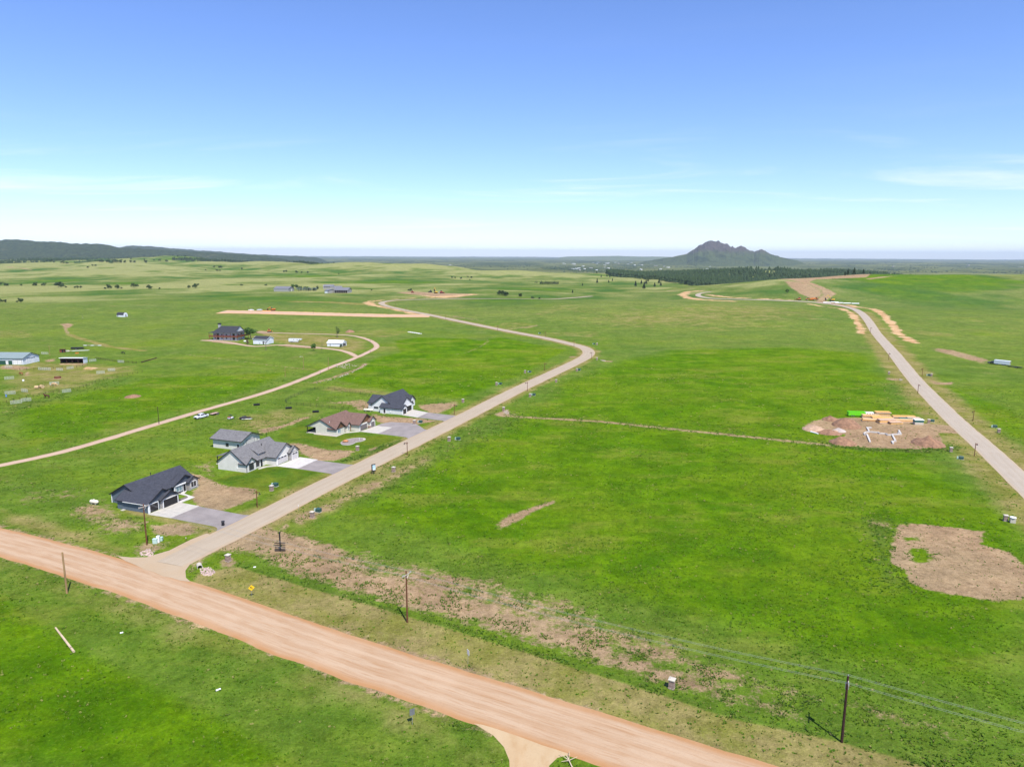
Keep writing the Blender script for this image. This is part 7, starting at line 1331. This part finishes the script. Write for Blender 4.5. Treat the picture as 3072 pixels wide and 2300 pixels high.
# horses and a cow: one continuous skin each
def animal(a, b, ang, s, mat, mane, label, name='horse', head_down=False):
    hz = 0.75 if head_down else 2.05; nx_ = 1.35 if head_down else 1.15
    J = [(0, 0, 1.25), (0.45, 0, 1.27), (0.8, 0, 1.32), (nx_, 0, 1.75 if not head_down else 1.15), (nx_ + .12, 0, hz), (nx_ + .5, 0, hz - .3), (-.45, 0, 1.28), (-.8, 0, 1.3)]
    Rr = [.36, .36, .33, .2, .17, .1, .36, .32]; E_ = [(0, 1), (1, 2), (2, 3), (3, 4), (4, 5), (0, 6), (6, 7)]
    for x, sg, j in ((.72, 1, 2), (.72, -1, 2)):
        i = len(J); J += [(x, sg * .2, .95), (x + .03, sg * .2, .55), (x, sg * .2, .08)]; Rr += [.15, .08, .07]; E_ += [(j, i), (i, i + 1), (i + 1, i + 2)]
    for x, sg, j in ((-.78, 1, 7), (-.78, -1, 7)):
        i = len(J); J += [(x + .05, sg * .2, .95), (x - .16, sg * .2, .55), (x - .06, sg * .2, .08)]; Rr += [.18, .09, .07]; E_ += [(j, i), (i, i + 1), (i + 1, i + 2)]
    me = bpy.data.meshes.new('body'); me.from_pydata(J, E_, []); t_ = thing(name, label, 'horse' if name == 'horse' else 'cow', G(a, b), ang); t_.scale = (s,) * 3; o = bpy.data.objects.new('body', me); COL.objects.link(o); o.parent = t_; me.materials.append(mat)
    sk = o.modifiers.new('skin', 'SKIN')
    for v, r in zip(me.skin_vertices[0].data, Rr): v.radius = (r, r)
    me.skin_vertices[0].data[0].use_root = True; su = o.modifiers.new('sub', 'SUBSURF'); su.levels = su.render_levels = 1
    MB().tube((-1.05, 0, 1.4), (-1.28, 0, .6), .09, .05, 6).build('tail', mane, t_); MB().hexa([(.85, -.04, 1.6), (nx_, -.04, 1.9 if not head_down else 1.25), (nx_, .04, 1.9 if not head_down else 1.25), (.85, .04, 1.6)], [(.75, -.03, 1.72), (nx_ - .1, -.03, 2.15 if not head_down else 1.42), (nx_ - .1, .03, 2.15 if not head_down else 1.42), (.75, .03, 1.72)]).build('mane', mane, t_)
    for y in (-.08, .08): MB().tube((nx_ + .05, y, hz + .12), (nx_ + .03, y * 1.3, hz + .32), .04, .01, 5).build('ear', mat, t_)
m_bay = M('bay_coat', (0.075, 0.022, 0.012), 0.6, 0.2); m_pal = M('palomino_coat', (0.52, 0.33, 0.16), 0.6, 0.1); m_sor = M('sorrel_coat', (0.24, 0.085, 0.03), 0.6, 0.15); m_blk = M('black_coat', (0.012, 0.011, 0.011), 0.6, 0.1)
animal(141, 1194.5, 178, 1.1, m_bay, m_blk, 'dark bay horse facing left at the wire fence'); animal(161, 1159, 4, 1.15, m_pal, m_white, 'palomino horse standing before a pale gate panel', head_down=True); animal(64, 1125, 160, 1.05, m_sor, m_sor, 'sorrel horse grazing beside the bare patch near the barn', head_down=True); animal(370, 1062, 175, 1.0, m_blk, m_blk, 'black cow standing in the paddock right of the shelter', 'cow', True)
for a, b, lab in [(866, 1226, 'black feed trough on the paddock behind the brown roofed house, left one'), (947, 1237, 'black feed trough on the paddock behind the brown roofed house, right one'), (770, 1216, 'black feed trough near the dirt ranch road')]:
    t_ = thing('feed_trough', lab, 'trough', G(a, b), 20); MB().prism([(-.55, .7), (.55, .7), (.4, .05), (-.4, .05)], 'x', -1.3, 1.3).build('tub', m_black, t_); MB().box(-1.35, 1.35, -.6, -.54, .66, .76).box(-1.35, 1.35, .54, .6, .66, .76).build('rim', m_black, t_)
for a, b, ang, l_, lab in [(365, 1899, 30, .5, 'small white scrap in the lower left meadow'), (764, 1702, 20, .5, 'tiny white scrap in the roadside grass'), (655, 2070, 40, .7, 'white stick in the bottom meadow')]:
    t_ = thing('white_scrap', lab, 'scrap', G(a, b), ang); MB().tube((-l_ / 2, 0, .14), (l_ / 2, 0, .14), .13, .13, 8).build('tube', m_white, t_)
# ------------------------------------------------------------------ thin summer haze filling the air between camera and horizon
def make_haze():
    b = MB(); b.box(-43000, 43000, -43000, 43000, -180, 320)
    m = bpy.data.materials.new('summer_haze'); m.use_nodes = True; nt = m.node_tree; nt.nodes.clear()
    out = nt.nodes.new('ShaderNodeOutputMaterial'); v = nt.nodes.new('ShaderNodeVolumePrincipled')
    v.inputs['Color'].default_value = (0.68, 0.81, 0.93, 1); v.inputs['Density'].default_value = HAZE
    v.inputs['Anisotropy'].default_value = 0.0
    nt.links.new(v.outputs[0], out.inputs['Volume'])
    o = b.build('haze', m); o['kind'] = 'stuff'
HAZE = 3.0e-5
make_haze()
